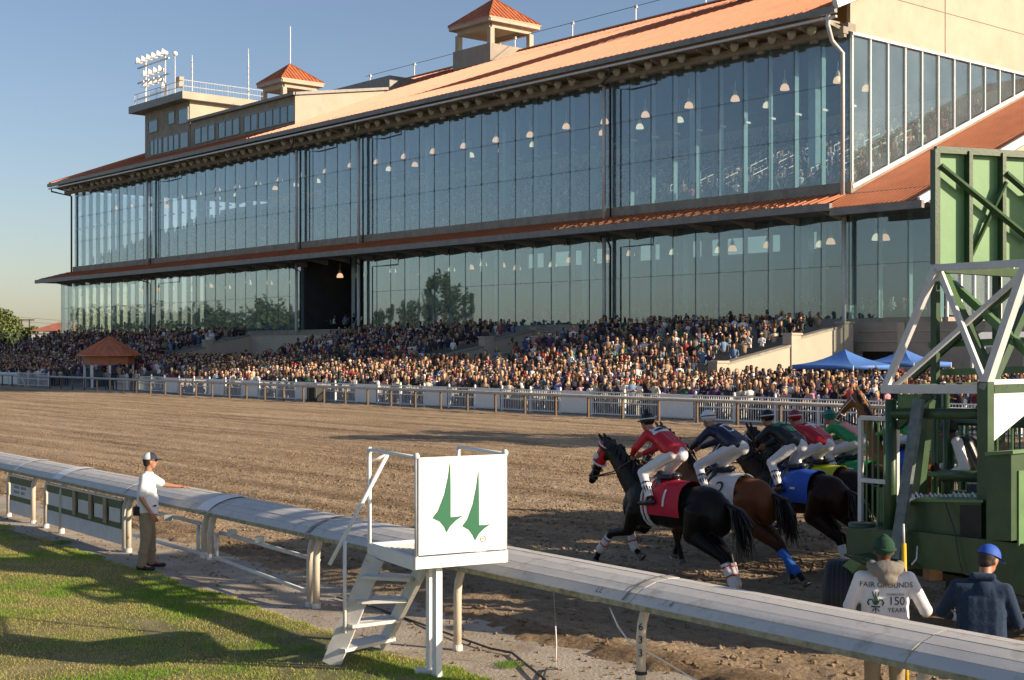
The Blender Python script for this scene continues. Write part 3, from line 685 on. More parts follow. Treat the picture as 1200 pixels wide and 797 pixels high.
# ------------------------------------------------ roof top rooms
def block(name, P0, P1, s0, s1, z0, z1, m, z1b=None):
    b = MB(); zb = z1 if z1b is None else z1b
    b.add([W(P0, s0, z0), W(P1, s0, z0), W(P1, s1, z0), W(P0, s1, z0), W(P0, s0, z1), W(P1, s0, zb), W(P1, s1, zb), W(P0, s1, z1)],
          [(3, 2, 1, 0), (4, 5, 6, 7), (0, 1, 5, 4), (1, 2, 6, 5), (2, 3, 7, 6), (3, 0, 4, 7)])
    return gpart(b, name, m)
b = MB(); winops = []
M['win'] = mat('blue_tinted_window', (0.10, 0.22, 0.27), 0.08, 0.2, 0.6, spec=0.9)
M['winfr'] = mat('window_frame_grey', (0.30, 0.30, 0.28), 0.5, 0.1, 3)
def windows(P, groups, z0, z1, n):
    for x0, x1, nn in groups:
        a, c = s_at(x1, P), s_at(x0, P)
        f = MB(); f.beam(W(P - 0.06, a, z0), W(P - 0.06, c, z0), 0.12, 0.10); f.beam(W(P - 0.06, a, z1), W(P - 0.06, c, z1), 0.12, 0.10)
        for k in range(nn + 1):
            s = a + (c - a) * k / nn; f.box(W(P - 0.06, s, (z0 + z1) / 2), (0.10, 0.12, z1 - z0), A_D1)
        fo = gpart(f, 'window', M['winfr'])
        for k in range(nn):
            s = a + (c - a) * k / nn; e = MB(); e.box(W(P - 0.035, s + (c - a) / nn / 2, (z0 + z1) / 2), ((c - a) / nn - 0.12, 0.02, z1 - z0 - 0.1), A_D1); e.build('pane', M['win'], fo)
block('press_box', 75.4, 86.5, 122.6, 145.0, 25.6, 29.1, M['concrete'], 30.95)
b = MB(); b.beam(W(75.2, 122.3, 29.25), W(75.2, 145, 29.25), 0.5, 0.28); b.beam(W(75.2, 122.4, 29.25), W(86.6, 122.4, 31.1), 0.4, 0.28); gpart(b, 'press_box_coping', M['gutter'])
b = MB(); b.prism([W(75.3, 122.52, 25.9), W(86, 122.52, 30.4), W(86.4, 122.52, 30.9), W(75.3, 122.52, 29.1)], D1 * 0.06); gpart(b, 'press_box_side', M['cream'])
windows(75.4, [(228, 252, 3), (256, 281, 3), (286, 302, 2), (303, 346, 5)], 26.55, 28.3, 0)
block('control_tower', 75.3, 84.5, 145.2, 156.3, 25.6, 31.6, M['concrete'])
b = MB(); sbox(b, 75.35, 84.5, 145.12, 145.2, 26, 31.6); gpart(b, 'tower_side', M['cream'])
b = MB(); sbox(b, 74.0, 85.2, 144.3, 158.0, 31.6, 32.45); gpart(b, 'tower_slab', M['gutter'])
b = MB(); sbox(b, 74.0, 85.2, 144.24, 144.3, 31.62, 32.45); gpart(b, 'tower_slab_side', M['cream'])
windows(75.3, [(176, 190, 3), (191, 210, 3), (211, 221, 1)], 26.4, 28.2, 0)
windows(75.3, [(174, 185, 1)], 29.1, 30.5, 0); windows(75.3, [(197, 205, 1)], 29.5, 30.9, 0); windows(75.3, [(209, 221, 1)], 29.2, 30.9, 0)
block('roof_plant_room', 88, 96.5, 124, 143, 30, 32.95, M['gutter'])
b = MB()
def rail_run(b, pts, z, h, n):
    for (P0, s0), (P1, s1) in zip(pts, pts[1:]):
        for zz in (h, h * 0.5): b.tube([W(P0, s0, z + zz), W(P1, s1, z + zz)], 0.04, 5)
        L = math.hypot(P1 - P0, s1 - s0); k = int(L / 0.35)
        for i in range(k + 1):
            f = i / k; b.tube([W(P0 + (P1 - P0) * f, s0 + (s1 - s0) * f, z), W(P0 + (P1 - P0) * f, s0 + (s1 - s0) * f, z + h)], 0.045 if i % 8 == 0 else 0.015, 4)
rail_run(b, [(74.4, 157.2), (74.4, 144.8), (84.6, 144.8)], 32.45, 1.35, 0)
gpart(b, 'tower_railing', M['truss'])
def cupola(P, s, half, zb, ze, za, bz, rod):
    c = W(P, s); m_ = half * 0.76
    b = MB(); cs = [W(P + i * half, s + j * half, ze) for i, j in ((-1, -1), (1, -1), (1, 1), (-1, 1))]; ap = W(P, s, za)
    for k in range(4): b.prism([cs[k], cs[(k + 1) % 4], ap], (0, 0, -0.15))
    co = b.build('cupola_roof', M['roof'], gs)
    b = MB()
    for k in range(4):
        a, d = cs[k], cs[(k + 1) % 4]; mid = (a + d) / 2
        for q in range(1, 12):
            f = q / 12; st = a.lerp(d, f); g2 = 1 - abs(2 * f - 1); b.beam(st + Vector((0, 0, .04)), st.lerp(ap, 0) + (ap - mid) * g2 + Vector((0, 0, .04)), 0.06, 0.08)
        b.beam(a + Vector((0, 0, .05)), ap + Vector((0, 0, .05)), 0.14, 0.1)
    b.build('cupola_seam', M['roof'], co, kind='stuff')
    b = MB()
    for i, j in ((-1, -1), (1, -1), (1, 1), (-1, 1)):
        b.beam(W(P + i * m_, s + j * m_, ze - 0.45), W(P + (j if i * j > 0 else i) * m_ * (1 if i * j < 0 else -1) * (1), s + j * m_, ze - 0.45), 0.4, 0.6) if False else None
    for (i0, j0), (i1, j1) in (((-1, -1), (1, -1)), ((1, -1), (1, 1)), ((1, 1), (-1, 1)), ((-1, 1), (-1, -1))):
        b.beam(W(P + i0 * (half - .15), s + j0 * (half - .15), ze - 0.30), W(P + i1 * (half - .15), s + j1 * (half - .15), ze - 0.30), 0.25, 0.36)
        b.beam(W(P + i0 * m_, s + j0 * m_, ze - 0.75), W(P + i1 * m_, s + j1 * m_, ze - 0.75), 0.4, 0.5)
    sbox(b, P - half + .2, P + half - .2, s - half + .2, s + half - .2, ze - 0.5, ze - 0.42)
    b.build('cupola_fascia', M['cream'], co)
    for i, j in ((-1, -1), (1, -1), (1, 1), (-1, 1)):
        b = MB(); b.box(W(P + i * m_, s + j * m_, (ze - 1.0 + bz) / 2), (0.55, 0.55, ze - 1.0 - bz), A_D1); b.build('cupola_column', M['cream'], co)
    b = MB(); b.box(W(P, s, (bz + zb) / 2), (m_ * 2 + 0.9, m_ * 2 + 0.9, bz - zb), A_D1); b.build('cupola_base', M['wallbeige'], co)
    b = MB(); b.tube([W(P, s, za - 0.1), W(P, s, za + rod)], 0.07, 6); b.build('finial_rod', M['white'], co)
cupola(96, 116.0, 3.55, 33.0, 38.0, 40.9, 35.3, 2.6)
cupola(90.7, 148.7, 3.0, 31.0, 35.9, 38.3, 33.3, 4.6)
cupola(94.0, 74.0, 3.0, 32.0, 37.2, 39.6, 34.8, 4.6)
# ridge posts and cable
b = MB(); s = 60
pts = []
while s < 145:
    b.tube([W(RP + 0.2, s, RZ), W(RP + 0.2, s, RZ + 1.5)], 0.07, 5); b.box(W(RP + 0.2, s, RZ + 1.6), (0.35, 0.2, 0.25), A_D1); s += 9
gpart(b, 'ridge_post', M['galv'])
b = MB(); b.tube([W(RP + 0.2, 55, RZ + 1.65), W(RP + 0.2, 142, RZ + 1.65)], 0.03, 4); gpart(b, 'ridge_cable', M['dark'])
# antennas and flood light bank on the tower
for x, P, z1, r in ((205, 76, 37.8, 0.07), (225, 76.5, 37.2, 0.10), (291, 83, 38.6, 0.08)):
    an = thing('antenna', {205: 'thin mast with a small white dome beside the rooftop floodlights', 225: 'short lattice antenna at the near corner of the tower railing', 291: 'tall white whip antenna at the rear of the tower railing'}[x], 'antenna', W(P, s_at(x, P), 32.45))
    b = MB(); b.tube([W(P, s_at(x, P), 32.45), W(P, s_at(x, P), z1 - 1.5), W(P, s_at(x, P), z1)], [r, r, r * 0.5], 6); b.build('mast', M['truss'], an)
    if x == 205:
        b = MB(); b.lathe(W(P, s_at(x, P), z1), [(0, -0.3), (0.28, -0.2), (0.34, 0.0), (0.25, 0.2), (0, 0.3)], 10); b.build('dome', M['white'], an, True)
        b = MB(); b.box(W(P, s_at(x, P) - 1.2, 34.3), (0.9, 0.6, 1.2), A_D1); b.build('equipment_box', M['cream'], an)
    else:
        b = MB()
        for q in range(5): b.tube([W(P, s_at(x, P) - 0.25, 33.5 + q * 0.7), W(P, s_at(x, P) + 0.25, 33.6 + q * 0.7)], 0.03, 4)
        b.build('cross_arm', M['truss'], an)
fb = thing('floodlight_bank', 'steel frame of white floodlights on the left corner of the rooftop tower', 'floodlights', W(75, 154, 32.45))
b = MB()
for s in (150.5, 155.5): b.tube([W(75, s, 32.4), W(75, s, 37.6)], 0.11, 6)
for z in (33.4, 35.3, 37.1): b.beam(W(75, 149.5, z), W(75, 157.6, z), 0.16, 0.16)
b.build('frame', M['galv'], fb)
lb = MB(); lb.lathe((0, 0, 0), [(0.0, -0.5), (0.20, -0.45), (0.28, -0.1), (0.42, 0.27), (0.45, 0.3), (0.40, 0.28), (0.0, 0.1)], 12, Matrix.Rotation(R(78), 3, 'X') )
hm = lb.mesh('lamp_head', M['white'], smooth=True); finv = wm(fb).inverted()
for z, n in ((37.8, 6), (36.0, 4), (34.8, 4), (33.9, 1)):
    for k in range(n):
        o = link('lamp_head', hm, fb); o.location = finv @ W(74.7, 150.2 + k * 1.32 + (0.9 if n == 4 else 0), z); o.rotation_euler = (0, 0, A_D1 + R(160))
# ------------------------------------------------ pendant lamps
M['lampshade'] = mat('lit_lamp_glass', (0.8, 0.7, 0.5), 0.4, 0.03, 5, emit=((1.0, 0.62, 0.36), 0.62))
M['lampshade2'] = mat('lit_lamp_glass_cool', (0.8, 0.85, 0.7), 0.4, 0.03, 5, emit=((1.0, 0.93, 0.62), 0.58))
lp = {}
for key, mm in (('a', 'lampshade'), ('b', 'lampshade2')):
    b = MB(); b.lathe((0, 0, 0), [(0.0, 0.25), (0.12, 0.24), (0.25, 0.14), (0.34, -0.13), (0.32, -0.20), (0.0, -0.18)], 12); b2 = b.mesh('shade', M[mm], smooth=True)
    b = MB(); b.tube([(0, 0, 0.2), (0, 0, 1.25)], 0.04, 6); b.lathe((0, 0, 0.24), [(0.16, 0), (0.14, 0.25), (0.06, 0.4)], 8); lp[key] = (b2, b.mesh('stem', M['int_mid']))
rl = random.Random(8)
def ordinal(n):
    u = ['', 'first', 'second', 'third', 'fourth', 'fifth', 'sixth', 'seventh', 'eighth', 'ninth', 'tenth', 'eleventh', 'twelfth', 'thirteenth', 'fourteenth', 'fifteenth', 'sixteenth', 'seventeenth', 'eighteenth', 'nineteenth']
    if n < 20: return u[n]
    t = {2: 'twenty', 3: 'thirty', 4: 'forty'}[n // 10]
    return {2: 'twentieth', 3: 'thirtieth', 4: 'fortieth'}[n // 10] if n % 10 == 0 else t + ' ' + u[n % 10]
PCNT = {}
def pendant(P, s, z, key, where):
    kk = (where, P > 80); PCNT[kk] = PCNT.get(kk, 0) + 1
    t = thing('pendant_lamp', ('amber ' if key == 'a' else 'yellow ') + 'pendant lamp, ' + ordinal(PCNT[kk]) + ' from the right in the ' + ('deeper' if P > 80 else 'front') + ' row behind the ' + where + ' glass', 'lamp', W(P, s, z), 0, 'pendant lamps behind the ' + where + ' glass')
    link('shade', lp[key][0], t); link('stem', lp[key][1], t)
for i in range(26):
    s = 58.0 + i * 4.5
    pendant(78.0, s, 21.6 + rl.uniform(-.1, .1), 'a', 'upper'); 
    if i % 4 != 3: pendant(84.0, s + 2.0, 22.0, 'b' if i % 3 else 'a', 'upper')
for i in range(28):
    s = 50.5 + i * 4.55
    pendant(78.2, s, 10.7 + rl.uniform(-.3, .3), 'b' if i % 3 else 'a', 'lower')
    if i % 3: pendant(82.0, s + 2.0, 11.1, 'a', 'lower')
# ------------------------------------------------ stair parapets of the terrace
def parapet(s, label, Pa=61.6, Pb=73.2, za=2.5, zb=4.9):
    t = thing('stair_wall', label, 'wall', W(Pa, s, 0))
    d = 0.5
    b = MB(); Pm = (Pa + Pb) / 2
    b.prism([W(Pa, s, 0.03), W(Pb, s, 0.03), W(Pb, s, zb), W(Pm + 0.8, s, (za + zb) / 2 + 0.3), W(Pm + 0.8, s, (za + zb) / 2), W(Pa, s, za)], -D1 * d); b.build('wall_body', M['cream'], t)
    b = MB(); b.beam(W(Pa, s - 0.25, za + 0.06), W(Pm + 0.8, s - 0.25, (za + zb) / 2 + 0.06), 0.62, 0.14); b.beam(W(Pm + 0.8, s - 0.25, (za + zb) / 2 + 0.36), W(Pb, s - 0.25, zb + 0.06), 0.62, 0.14); b.build('coping', M['concrete'], t)
    for P, z in ((Pa - 0.3, za + 0.15), (Pm + 0.6, (za + zb) / 2 + 0.6), (Pb, zb + 0.15)):
        b = MB(); b.box(W(P, s - 0.25, z / 2), (0.7, 0.9, z), A_D1); b.box(W(P, s - 0.25, z + 0.06), (0.85, 1.05, 0.12), A_D1); b.build('pier', M['cream'], t)
parapet(54.2, 'cream sunlit stair wall with square piers rising behind the crowd beside the blue tents')
parapet(77.2, 'cream stair wall with sloping dark coping right of the middle gap in the terrace')
parapet(83.4, 'cream stair wall with sloping coping left of the middle gap in the terrace')
parapet(107.2, 'cream stair wall on the right of the central entrance under the dark open bay')
parapet(127.4, 'cream stair wall descending left of the central entrance behind the sunlit crowd')
t = thing('landing_wall', 'flat topped cream landing wall between the two middle stair walls', 'wall', W(73, 80, 0))
b = MB(); sbox(b, 72.6, 73.0, 77.2, 83.4, 2.6, 4.7); b.build('wall_body', M['cream'], t); b = MB(); sbox(b, 72.5, 73.1, 77.2, 83.4, 4.7, 4.82); b.build('coping', M['concrete'], t)
t = thing('landing_wall', 'flat cream landing wall across the central entrance below the dark open bay', 'wall', W(73, 118, 0))
b = MB(); sbox(b, 72.6, 73.0, 107.6, 127.0, 2.6, 4.9); b.build('wall_body', M['cream'], t); b = MB(); sbox(b, 72.5, 73.1, 107.6, 127.0, 4.9, 5.02); b.build('coping', M['concrete'], t)
# ================================================================ FENCES AND APRON THINGS
def fence_run(label, P, s0, s1, solid, near=True):
    f = thing('white_fence', label, 'fence', W(P, s0, 0)); fi = wm(f).inverted()
    H = 1.3; n = int(round((s1 - s0) / 2.4)); step = (s1 - s0) / n
    pb = MB(); pb.box((0, 0, H / 2 + 0.03), (0.09, 0.09, H + 0.06), A_D1); pb.lathe((0, 0, H + 0.06), [(0.06, 0), (0.05, 0.05), (0, 0.08)], 6); pm = pb.mesh('post', M['white'])
    rb = MB(); d = D1 * step
    rb2 = []
    kb = MB(); kb.box((0, 0, 0.64), (0.024, 0.024, 1.12), A_D1); km = kb.mesh('picket', M['white'])
    rest = MB(); cnt = 0; pr = random.Random(int(s0))
    for i in range(n + 1):
        o = link('post', pm, f); o.location = fi @ W(P, s0 + i * step, 0)
    for z in (0.12, 0.70, 1.22):
        b = MB(); b.beam(W(P, s0, z), W(P, s1, z), 0.05, 0.06); b.build('rail', M['white'], f)
    for i in range(n):
        a = s0 + i * step
        if i in solid:
            b = MB(); b.prism([W(P - 0.05, a + 0.1, 0.14), W(P - 0.05, a + step - 0.1, 0.14), W(P - 0.05, a + step - 0.1, 1.24), W(P - 0.05, a + 0.1, 1.24)], -DN * 0.03); b.build('solid_panel', M['white'], f)
            continue
        k = int(step / 0.135)
        for j in range(1, k):
            s = a + step * j / k
            if near and cnt < 290 and s < 62:
                o = link('picket', km, f); o.location = fi @ W(P, s, 0); cnt += 1
            else: rest.beam(W(P, s, 0.08), W(P, s, 1.2), 0.022, 0.022, up=DN)
    if rest.v: rest.build('picket_row', M['white'], f, kind='stuff')
    return f
fence_run('white picket fence holding back the sunlit crowd along the far side of the dirt track', 50.3, 24.0, 101.0, {9, 12, 15, 17, 20, 23, 26, 28, 31})
fence_run('white slatted fence along the shaded crowd at the far left edge of the track', 50.8, 125, 190, {3, 4, 7, 8, 11, 12, 13, 17})
fence_run('short white rail gate right of the red roofed kiosk', 51.5, 103.5, 112.5, set(), False)
def outer_rail(label, s0, s1, endcurve):
    P = 48.4; f = thing('outer_rail', label, 'rail', W(P, s0, 0)); fi = wm(f).inverted()
    pb = MB(); pb.box((0, 0, 0.5), (0.09, 0.11, 1.0), A_D1); pm = pb.mesh('post', M['rail_brown'])
    s = s0 + 0.5
    while s < s1: o = link('post', pm, f); o.location = fi @ W(P, s, 0); s += 2.42
    b = MB(); pts = [W(P, s0, 1.08), W(P, s1, 1.08)]
    if endcurve: pts = [W(P + 0.4, s0 - 1.7, 0.0), W(P + 0.3, s0 - 1.5, 0.5), W(P + 0.15, s0 - 0.9, 0.98), W(P, s0, 1.08), W(P, s1, 1.08)]
    b.tube(pts, 0.085, 8); b.build('top_rail', M['rail_grey'], f, True)
outer_rail('grey tubular outer track rail on brown posts in front of the sunlit crowd', 24, 121, False)
outer_rail('grey outer rail with a curved down end in front of the red roofed kiosk', 127, 200, True)
# kiosk
K = W(53.5, 118.2); kz = thing('kiosk', 'small octagonal kiosk with red metal roof among the shaded crowd at left', 'kiosk', (K.x, K.y, 0), A_D1)
b = MB()
def octo(r, z, c=(0, 0)): return [Vector((c[0] + r * math.cos(R(22.5 + 45 * k)), c[1] + r * math.sin(R(22.5 + 45 * k)), z)) for k in range(8)]
def loc_add(b, vs, fs): b.add([wm(kz) @ v for v in vs], fs)
o8 = octo(2.75, 2.95)
for k in range(8):
    b = MB(); a, c2 = o8[k], o8[(k + 1) % 8]; ap = Vector((0, 0, 4.55)); vs = [a, c2, ap, a - Vector((0, 0, .1)), c2 - Vector((0, 0, .1)), ap - Vector((0, 0, .1))]
    loc_add(b, vs, [(0, 1, 2), (5, 4, 3), (0, 3, 4, 1), (1, 4, 5, 2), (2, 5, 3, 0)]); rf = b.build('roof_panel', M['roof'], kz)
    b = MB(); b.beam(wm(kz) @ (a + Vector((0, 0, .04))), wm(kz) @ (ap + Vector((0, 0, .04))), 0.09, 0.08)
    for f in (0.25, 0.5, 0.75):
        e = a.lerp(c2, f); g2 = 1 - abs(2 * f - 1); m2 = (a + c2) / 2
        b.beam(wm(kz) @ (e + Vector((0, 0, .03))), wm(kz) @ (e + (ap - m2) * g2 * 0.98 + Vector((0, 0, .03))), 0.04, 0.05)
    b.build('seam', M['roof'], kz)
    pr_ = octo(2.05, 0)[k]; b = MB(); b.box(wm(kz) @ (pr_ + Vector((0, 0, 1.35))), (0.16, 0.16, 2.7), A_D1); b.build('column', M['white'], kz)
b = MB(); q = octo(2.15, 2.5)
for k in range(8): b.beam(wm(kz) @ q[k], wm(kz) @ q[(k + 1) % 8], 0.15, 0.8)
b.build('fascia_band', mat('terracotta_band', (0.42, 0.15, 0.07), 0.6, 0.1, 3), kz)
b = MB(); q = octo(1.7, 0.03); loc_add(b, q + [v + Vector((0, 0, 1.0)) for v in q], [tuple(range(8))[::-1], tuple(range(8, 16))] + [(k, (k + 1) % 8, 8 + (k + 1) % 8, 8 + k) for k in range(8)]); b.build('counter', M['int_dark'], kz)
# tents
def tent(x, P, half, ze, za, label):
    s = s_at(x, P); t = thing('blue_tent', label, 'tent', W(P, s, 0)); b = MB()
    cs = [W(P + i * half, s + j * half, ze) for i, j in ((-1, -1), (1, -1), (1, 1), (-1, 1))]; ap = W(P, s, za)
    for k in range(4):
        a, c = cs[k], cs[(k + 1) % 4]
        b.grid(lambda i, j: a.lerp(c, i).lerp(ap, j) - Vector((0, 0, 0.16 * math.sin(math.pi * j) * (1 if True else 0))), 6, 5)
        b.prism([a, c, c - Vector((0, 0, .22)), a - Vector((0, 0, .22))], (a + c - 2 * ap).normalized() * 0.02)
    b.build('canopy', M['tent'], t, True)
    for k in range(4): b = MB(); b.tube([Vector((cs[k].x, cs[k].y, 0)), cs[k]], 0.03, 6); b.build('pole', M['white'], t)
tent(990, 60.5, 1.9, 2.62, 3.42, 'blue pop up tent nearest the stair wall, standing over the sunlit crowd')
tent(1060, 64, 1.7, 2.75, 3.45, 'blue pop up tent half hidden behind the starting gate')
# litter bin by the rail
t = thing('waste_bin', 'black slatted bin standing at the outer rail near the left end of the white fence', 'bin', W(49.4, s_at(371, 49.4), 0)); c = W(49.4, s_at(371, 49.4), 0)
b = MB(); b.box(c + Vector((0, 0, 0.55)), (0.9, 0.7, 0.9), A_D1); b.build('liner', M['black'], t)
for k in range(7): b = MB(); b.box(c - DN * 0.38 + D1 * (-0.5 + k * 0.167) + Vector((0, 0, 0.62)), (0.07, 0.05, 1.15), A_D1); b.build('slat', M['dark'], t)
# ================================================================ TREES AND FAR THINGS
M['leaf'] = mat('tree_foliage', (0.10, 0.135, 0.030), 0.65, 0.35, 0.6)
M['leaf_dark'] = mat('dark_tree_foliage', (0.045, 0.07, 0.022), 0.7, 0.35, 0.6)
M['bark'] = mat('bark', (0.10, 0.07, 0.045), 0.9, 0.3, 4)
def tree(x, y, h, wr, label, m, seed, n=2600, leaf=0.22, group=None, column=False):
    rg = np.random.default_rng(seed); t = thing('poplar_tree' if column else 'tree', label, 'tree', (x, y, 0), 0, group); r_ = random.Random(seed)
    b = MB(); b.tube([Vector((x, y, -0.2)), Vector((x + 0.1 * wr, y, h * 0.3)), Vector((x - 0.05 * wr, y, h * 0.6)), Vector((x, y, h * 0.9))], [h * 0.028, h * 0.02, h * 0.012, h * 0.003], 7)
    for k in range(7):
        a = r_.uniform(0, 6.28); z0 = h * r_.uniform(0.25, 0.6); b.tube([Vector((x, y, z0)), Vector((x + math.cos(a) * wr * 0.4, y + math.sin(a) * wr * 0.4, z0 + h * 0.14)), Vector((x + math.cos(a) * wr * 0.75, y + math.sin(a) * wr * 0.75, z0 + h * (0.3 if column else 0.22)))], [h * 0.01, h * 0.006, h * 0.002], 5)
    b.build('trunk', M['bark'], t)
    nc = 26; cz = rg.uniform(0.25 if not column else 0.1, 0.93, nc)
    prof = np.sin(np.clip((cz - 0.1) / 0.9, 0, 1) * math.pi) ** 0.6 if not column else np.sin(np.clip(cz, 0.05, 1) * math.pi * 0.95) ** 0.5
    ca = rg.uniform(0, 6.283, nc); cr = rg.uniform(0.2, 0.8, nc) * wr * prof
    cx = x + np.cos(ca) * cr; cy = y + np.sin(ca) * cr; cs = rg.uniform(0.18, 0.36, nc) * wr * (1.0 if not column else 1.2)
    w_ = rg.integers(0, nc, n); d = rg.normal(0, 1, (n, 3)); d /= np.linalg.norm(d, axis=1)[:, None]; rr = rg.uniform(0.55, 1.05, n)[:, None]
    P_ = np.stack([cx[w_], cy[w_], cz[w_] * h], 1) + d * rr * cs[w_][:, None] * np.array([1, 1, 0.8 if not column else 2.2])
    u = rg.normal(0, 1, (n, 3)); u /= np.linalg.norm(u, axis=1)[:, None]; v = np.cross(u, rg.normal(0, 1, (n, 3))); v /= np.linalg.norm(v, axis=1)[:, None]
    sz = (leaf * rg.uniform(0.6, 1.5, n))[:, None]
    V = np.stack([P_ - u * sz, P_ + v * sz * 0.55, P_ + u * sz, P_ - v * sz * 0.55], 1).reshape(-1, 3) - np.array([x, y, 0])
    link('crown', np_mesh('crown', V, np.arange(n * 4).reshape(-1, 4), M[m]), t)
for i, (px, D, h, wr, m) in enumerate(((-22, 300, 14.5, 7, 'leaf'), (4, 285, 11.0, 6.0, 'leaf'), (24, 260, 7.8, 4.5, 'leaf'), (12, 235, 6.4, 4.2, 'leaf_dark'), (33, 270, 6.0, 3.4, 'leaf'))):
    tree((px - 600) / FPX * D, D, h, wr, ['tall loose crowned tree at the far left edge of the photo', 'large sunlit yellow green tree beyond the far left end of the crowd', 'rounded sunlit tree just left of the small red roofed house', 'dark green bushy tree low behind the left end of the crowd', 'small sunlit shrub like tree against the wall of the small red roofed house'][i], m, 20 + i, 5200, 0.30)
# poplars and tree line across the infield, seen mirrored in the lower glass
def mirror_pt(x, Pobj):
    Pv = 2 * PF - Pobj; s = s_at(x, Pv); return s, (SA * Pv + CA * s)
for i, (x, yt, wd) in enumerate(((505, 325, 2.0), (519, 322, 2.4), (534, 328, 2.2), (549, 342, 1.0), (478, 352, 1.6), (460, 358, 1.6), (443, 360, 1.8), (490, 345, 1.3))):
    s, Zv = mirror_pt(x, -50); p = W(-50, s); tree(p.x, p.y, 3.4 + (410 - yt) / FPX * Zv, wd * 1.25, 'tall narrow poplar across the infield, mirrored ' + ['at the left of the tall group', 'second in the tall group', 'third in the tall group', 'thin at the right of the tall group', 'low left of the tall group', 'low and narrow further left', 'lowest at the far left', 'small beside the tall group'][i], 'leaf_dark', 60 + i, 1300, 0.42, 'poplars mirrored in the lower glass', True)
for i in range(34):
    x = 92 + i * 7.9; s, Zv = mirror_pt(x, -50); p = W(-50, s); yt = 372 - 9 * abs(math.sin(i * 1.7)) + (4 if i % 3 else -5) - (6 if x > 290 and x < 330 else 0)
    tree(p.x, p.y, 3.4 + (410 - yt) / FPX * Zv, 4.4, 'dark infield tree mirrored in the lower glass, ' + ordinal(i + 1) + ' from the left of the row', 'leaf_dark', 100 + i, 600, 0.7, 'row of dark trees mirrored in the lower glass', True)
# small house far left
D = 240; hx = lambda x: (x - 600) / FPX * D
h = thing('house', 'small grey house with a red hipped roof beyond the left end of the crowd', 'house', (hx(55), D, 0))
b = MB(); b.box((hx(58), D + 5, 3.1), (hx(80) - hx(37), 10, 6.2)); b.build('wall', M['truss'], h)
zE, zR = CAMH + 22 / FPX * D, CAMH + 33 / FPX * D
b = MB(); L0, L1 = hx(35), hx(84)
b.add([(L0, D - 0.6, zE), (L1, D - 0.6, zE), (L1, D + 10.6, zE), (L0, D + 10.6, zE), (hx(58), D + 5, zR), (L1 - 1, D + 5, zR)], [(0, 1, 5, 4), (1, 2, 5), (2, 3, 4, 5), (3, 0, 4), (3, 2, 1, 0)])
b.build('roof', M['roof'], h)
t = thing('power_pole', 'wooden H shaped power pole with wires beyond the small red roofed house', 'pole', (hx(30) * 1.2, D * 1.2, 0)); D2 = D * 1.2
b = MB()
for dx in (-0.8, 0.8): b.tube([((30 - 600) / FPX * D2 + dx, D2, 0), ((30 - 600) / FPX * D2 + dx, D2, CAMH + 36 / FPX * D2)], 0.16, 6)
b.beam(((30 - 600) / FPX * D2 - 1.8, D2, CAMH + 35 / FPX * D2), ((30 - 600) / FPX * D2 + 1.8, D2, CAMH + 35 / FPX * D2), 0.25); b.build('pole_frame', M['bark'], t)
b = MB(); z = CAMH + 33 / FPX * D2
for q in range(2): b.tube([((-60 - 600) / FPX * D2, D2, z + q * 0.8 + 1), ((30 - 600) / FPX * D2, D2, z + q * 0.8), ((75 - 600) / FPX * D2, D2, z + q * 0.8 - 0.6), ((130 - 600) / FPX * D2, D2, z + q * 0.8)], 0.035, 4)
b.build('wire', M['dark'], t)
# far horizon tree belt
rg = np.random.default_rng(77); n = 16000; a = rg.uniform(-0.62, -0.28, n); D_ = rg.uniform(420, 640, n); hh = (3 + 5 * vnoise(a * 60, a * 0, 5)) * rg.uniform(0, 1, n)
C_ = np.stack([a * D_, D_, hh], 1); u = rg.normal(0, 1, (n, 3)); v = rg.normal(0, 1, (n, 3)); u /= np.linalg.norm(u, axis=1)[:, None]; v /= np.linalg.norm(v, axis=1)[:, None]
V = np.stack([C_ - u * 1.2, C_ + v * 0.8, C_ + u * 1.2, C_ - v * 0.8], 1).reshape(-1, 3)
tag(link('distant_woods', np_mesh('distant_woods', V, np.arange(n * 4).reshape(-1, 4), M['leaf_dark'])), 'low belt of distant trees on the horizon at far left', 'woods', kind='stuff')
p_ = W(52.5, 6.5); tree(p_.x, p_.y, 17.5, 5.0, 'broad tree behind the outer fence past the right edge of the photo', 'leaf_dark', 300, 5200, 0.26)
p_ = W(53.5, 12.0); tree(p_.x, p_.y, 15, 3.0, 'smaller tree behind the outer fence past the right edge of the photo', 'leaf_dark', 301, 1600, 0.26)
# ================================================================ CROWD
def ring(c, rx, ry, n, ph=0.0, rot=0.0):
    a = np.arange(n) * 2 * math.pi / n + ph; p = np.stack([rx * np.cos(a), ry * np.sin(a), np.zeros(n)], 1)
    return p + np.array(c)
def loft(rings):
    n = len(rings[0]); V = np.concatenate(rings); F = []
    for i in range(len(rings) - 1):
        for k in range(n): F.append((i * n + k, i * n + (k + 1) % n, (i + 1) * n + (k + 1) % n, (i + 1) * n + k))
    for k in range(1, n - 2 + 1, 2):
        if k + 1 < n: F.append((0, k + 1, k, 0) if False else (0, min(k + 2, n - 1) if k + 2 < n else k + 1, k + 1, k)); F.append(((len(rings) - 1) * n, (len(rings) - 1) * n + k, (len(rings) - 1) * n + k + 1, (len(rings) - 1) * n + (k + 2 if k + 2 < n else k + 1)))
    return V, np.array(F)
def limb(pts, rs, n=5):
    V = []
    pts = [np.array(p, float) for p in pts]
    for i, p in enumerate(pts):
        d = pts[min(i + 1, len(pts) - 1)] - pts[max(i - 1, 0)]; d /= np.linalg.norm(d); x = np.cross(d, [0.3, 0.9, 0.1]); x /= np.linalg.norm(x); y = np.cross(d, x)
        a = np.arange(n) * 2 * math.pi / n; V.append(p + rs[i] * (np.outer(np.cos(a), x) + np.outer(np.sin(a), y)))
    return loft(V)
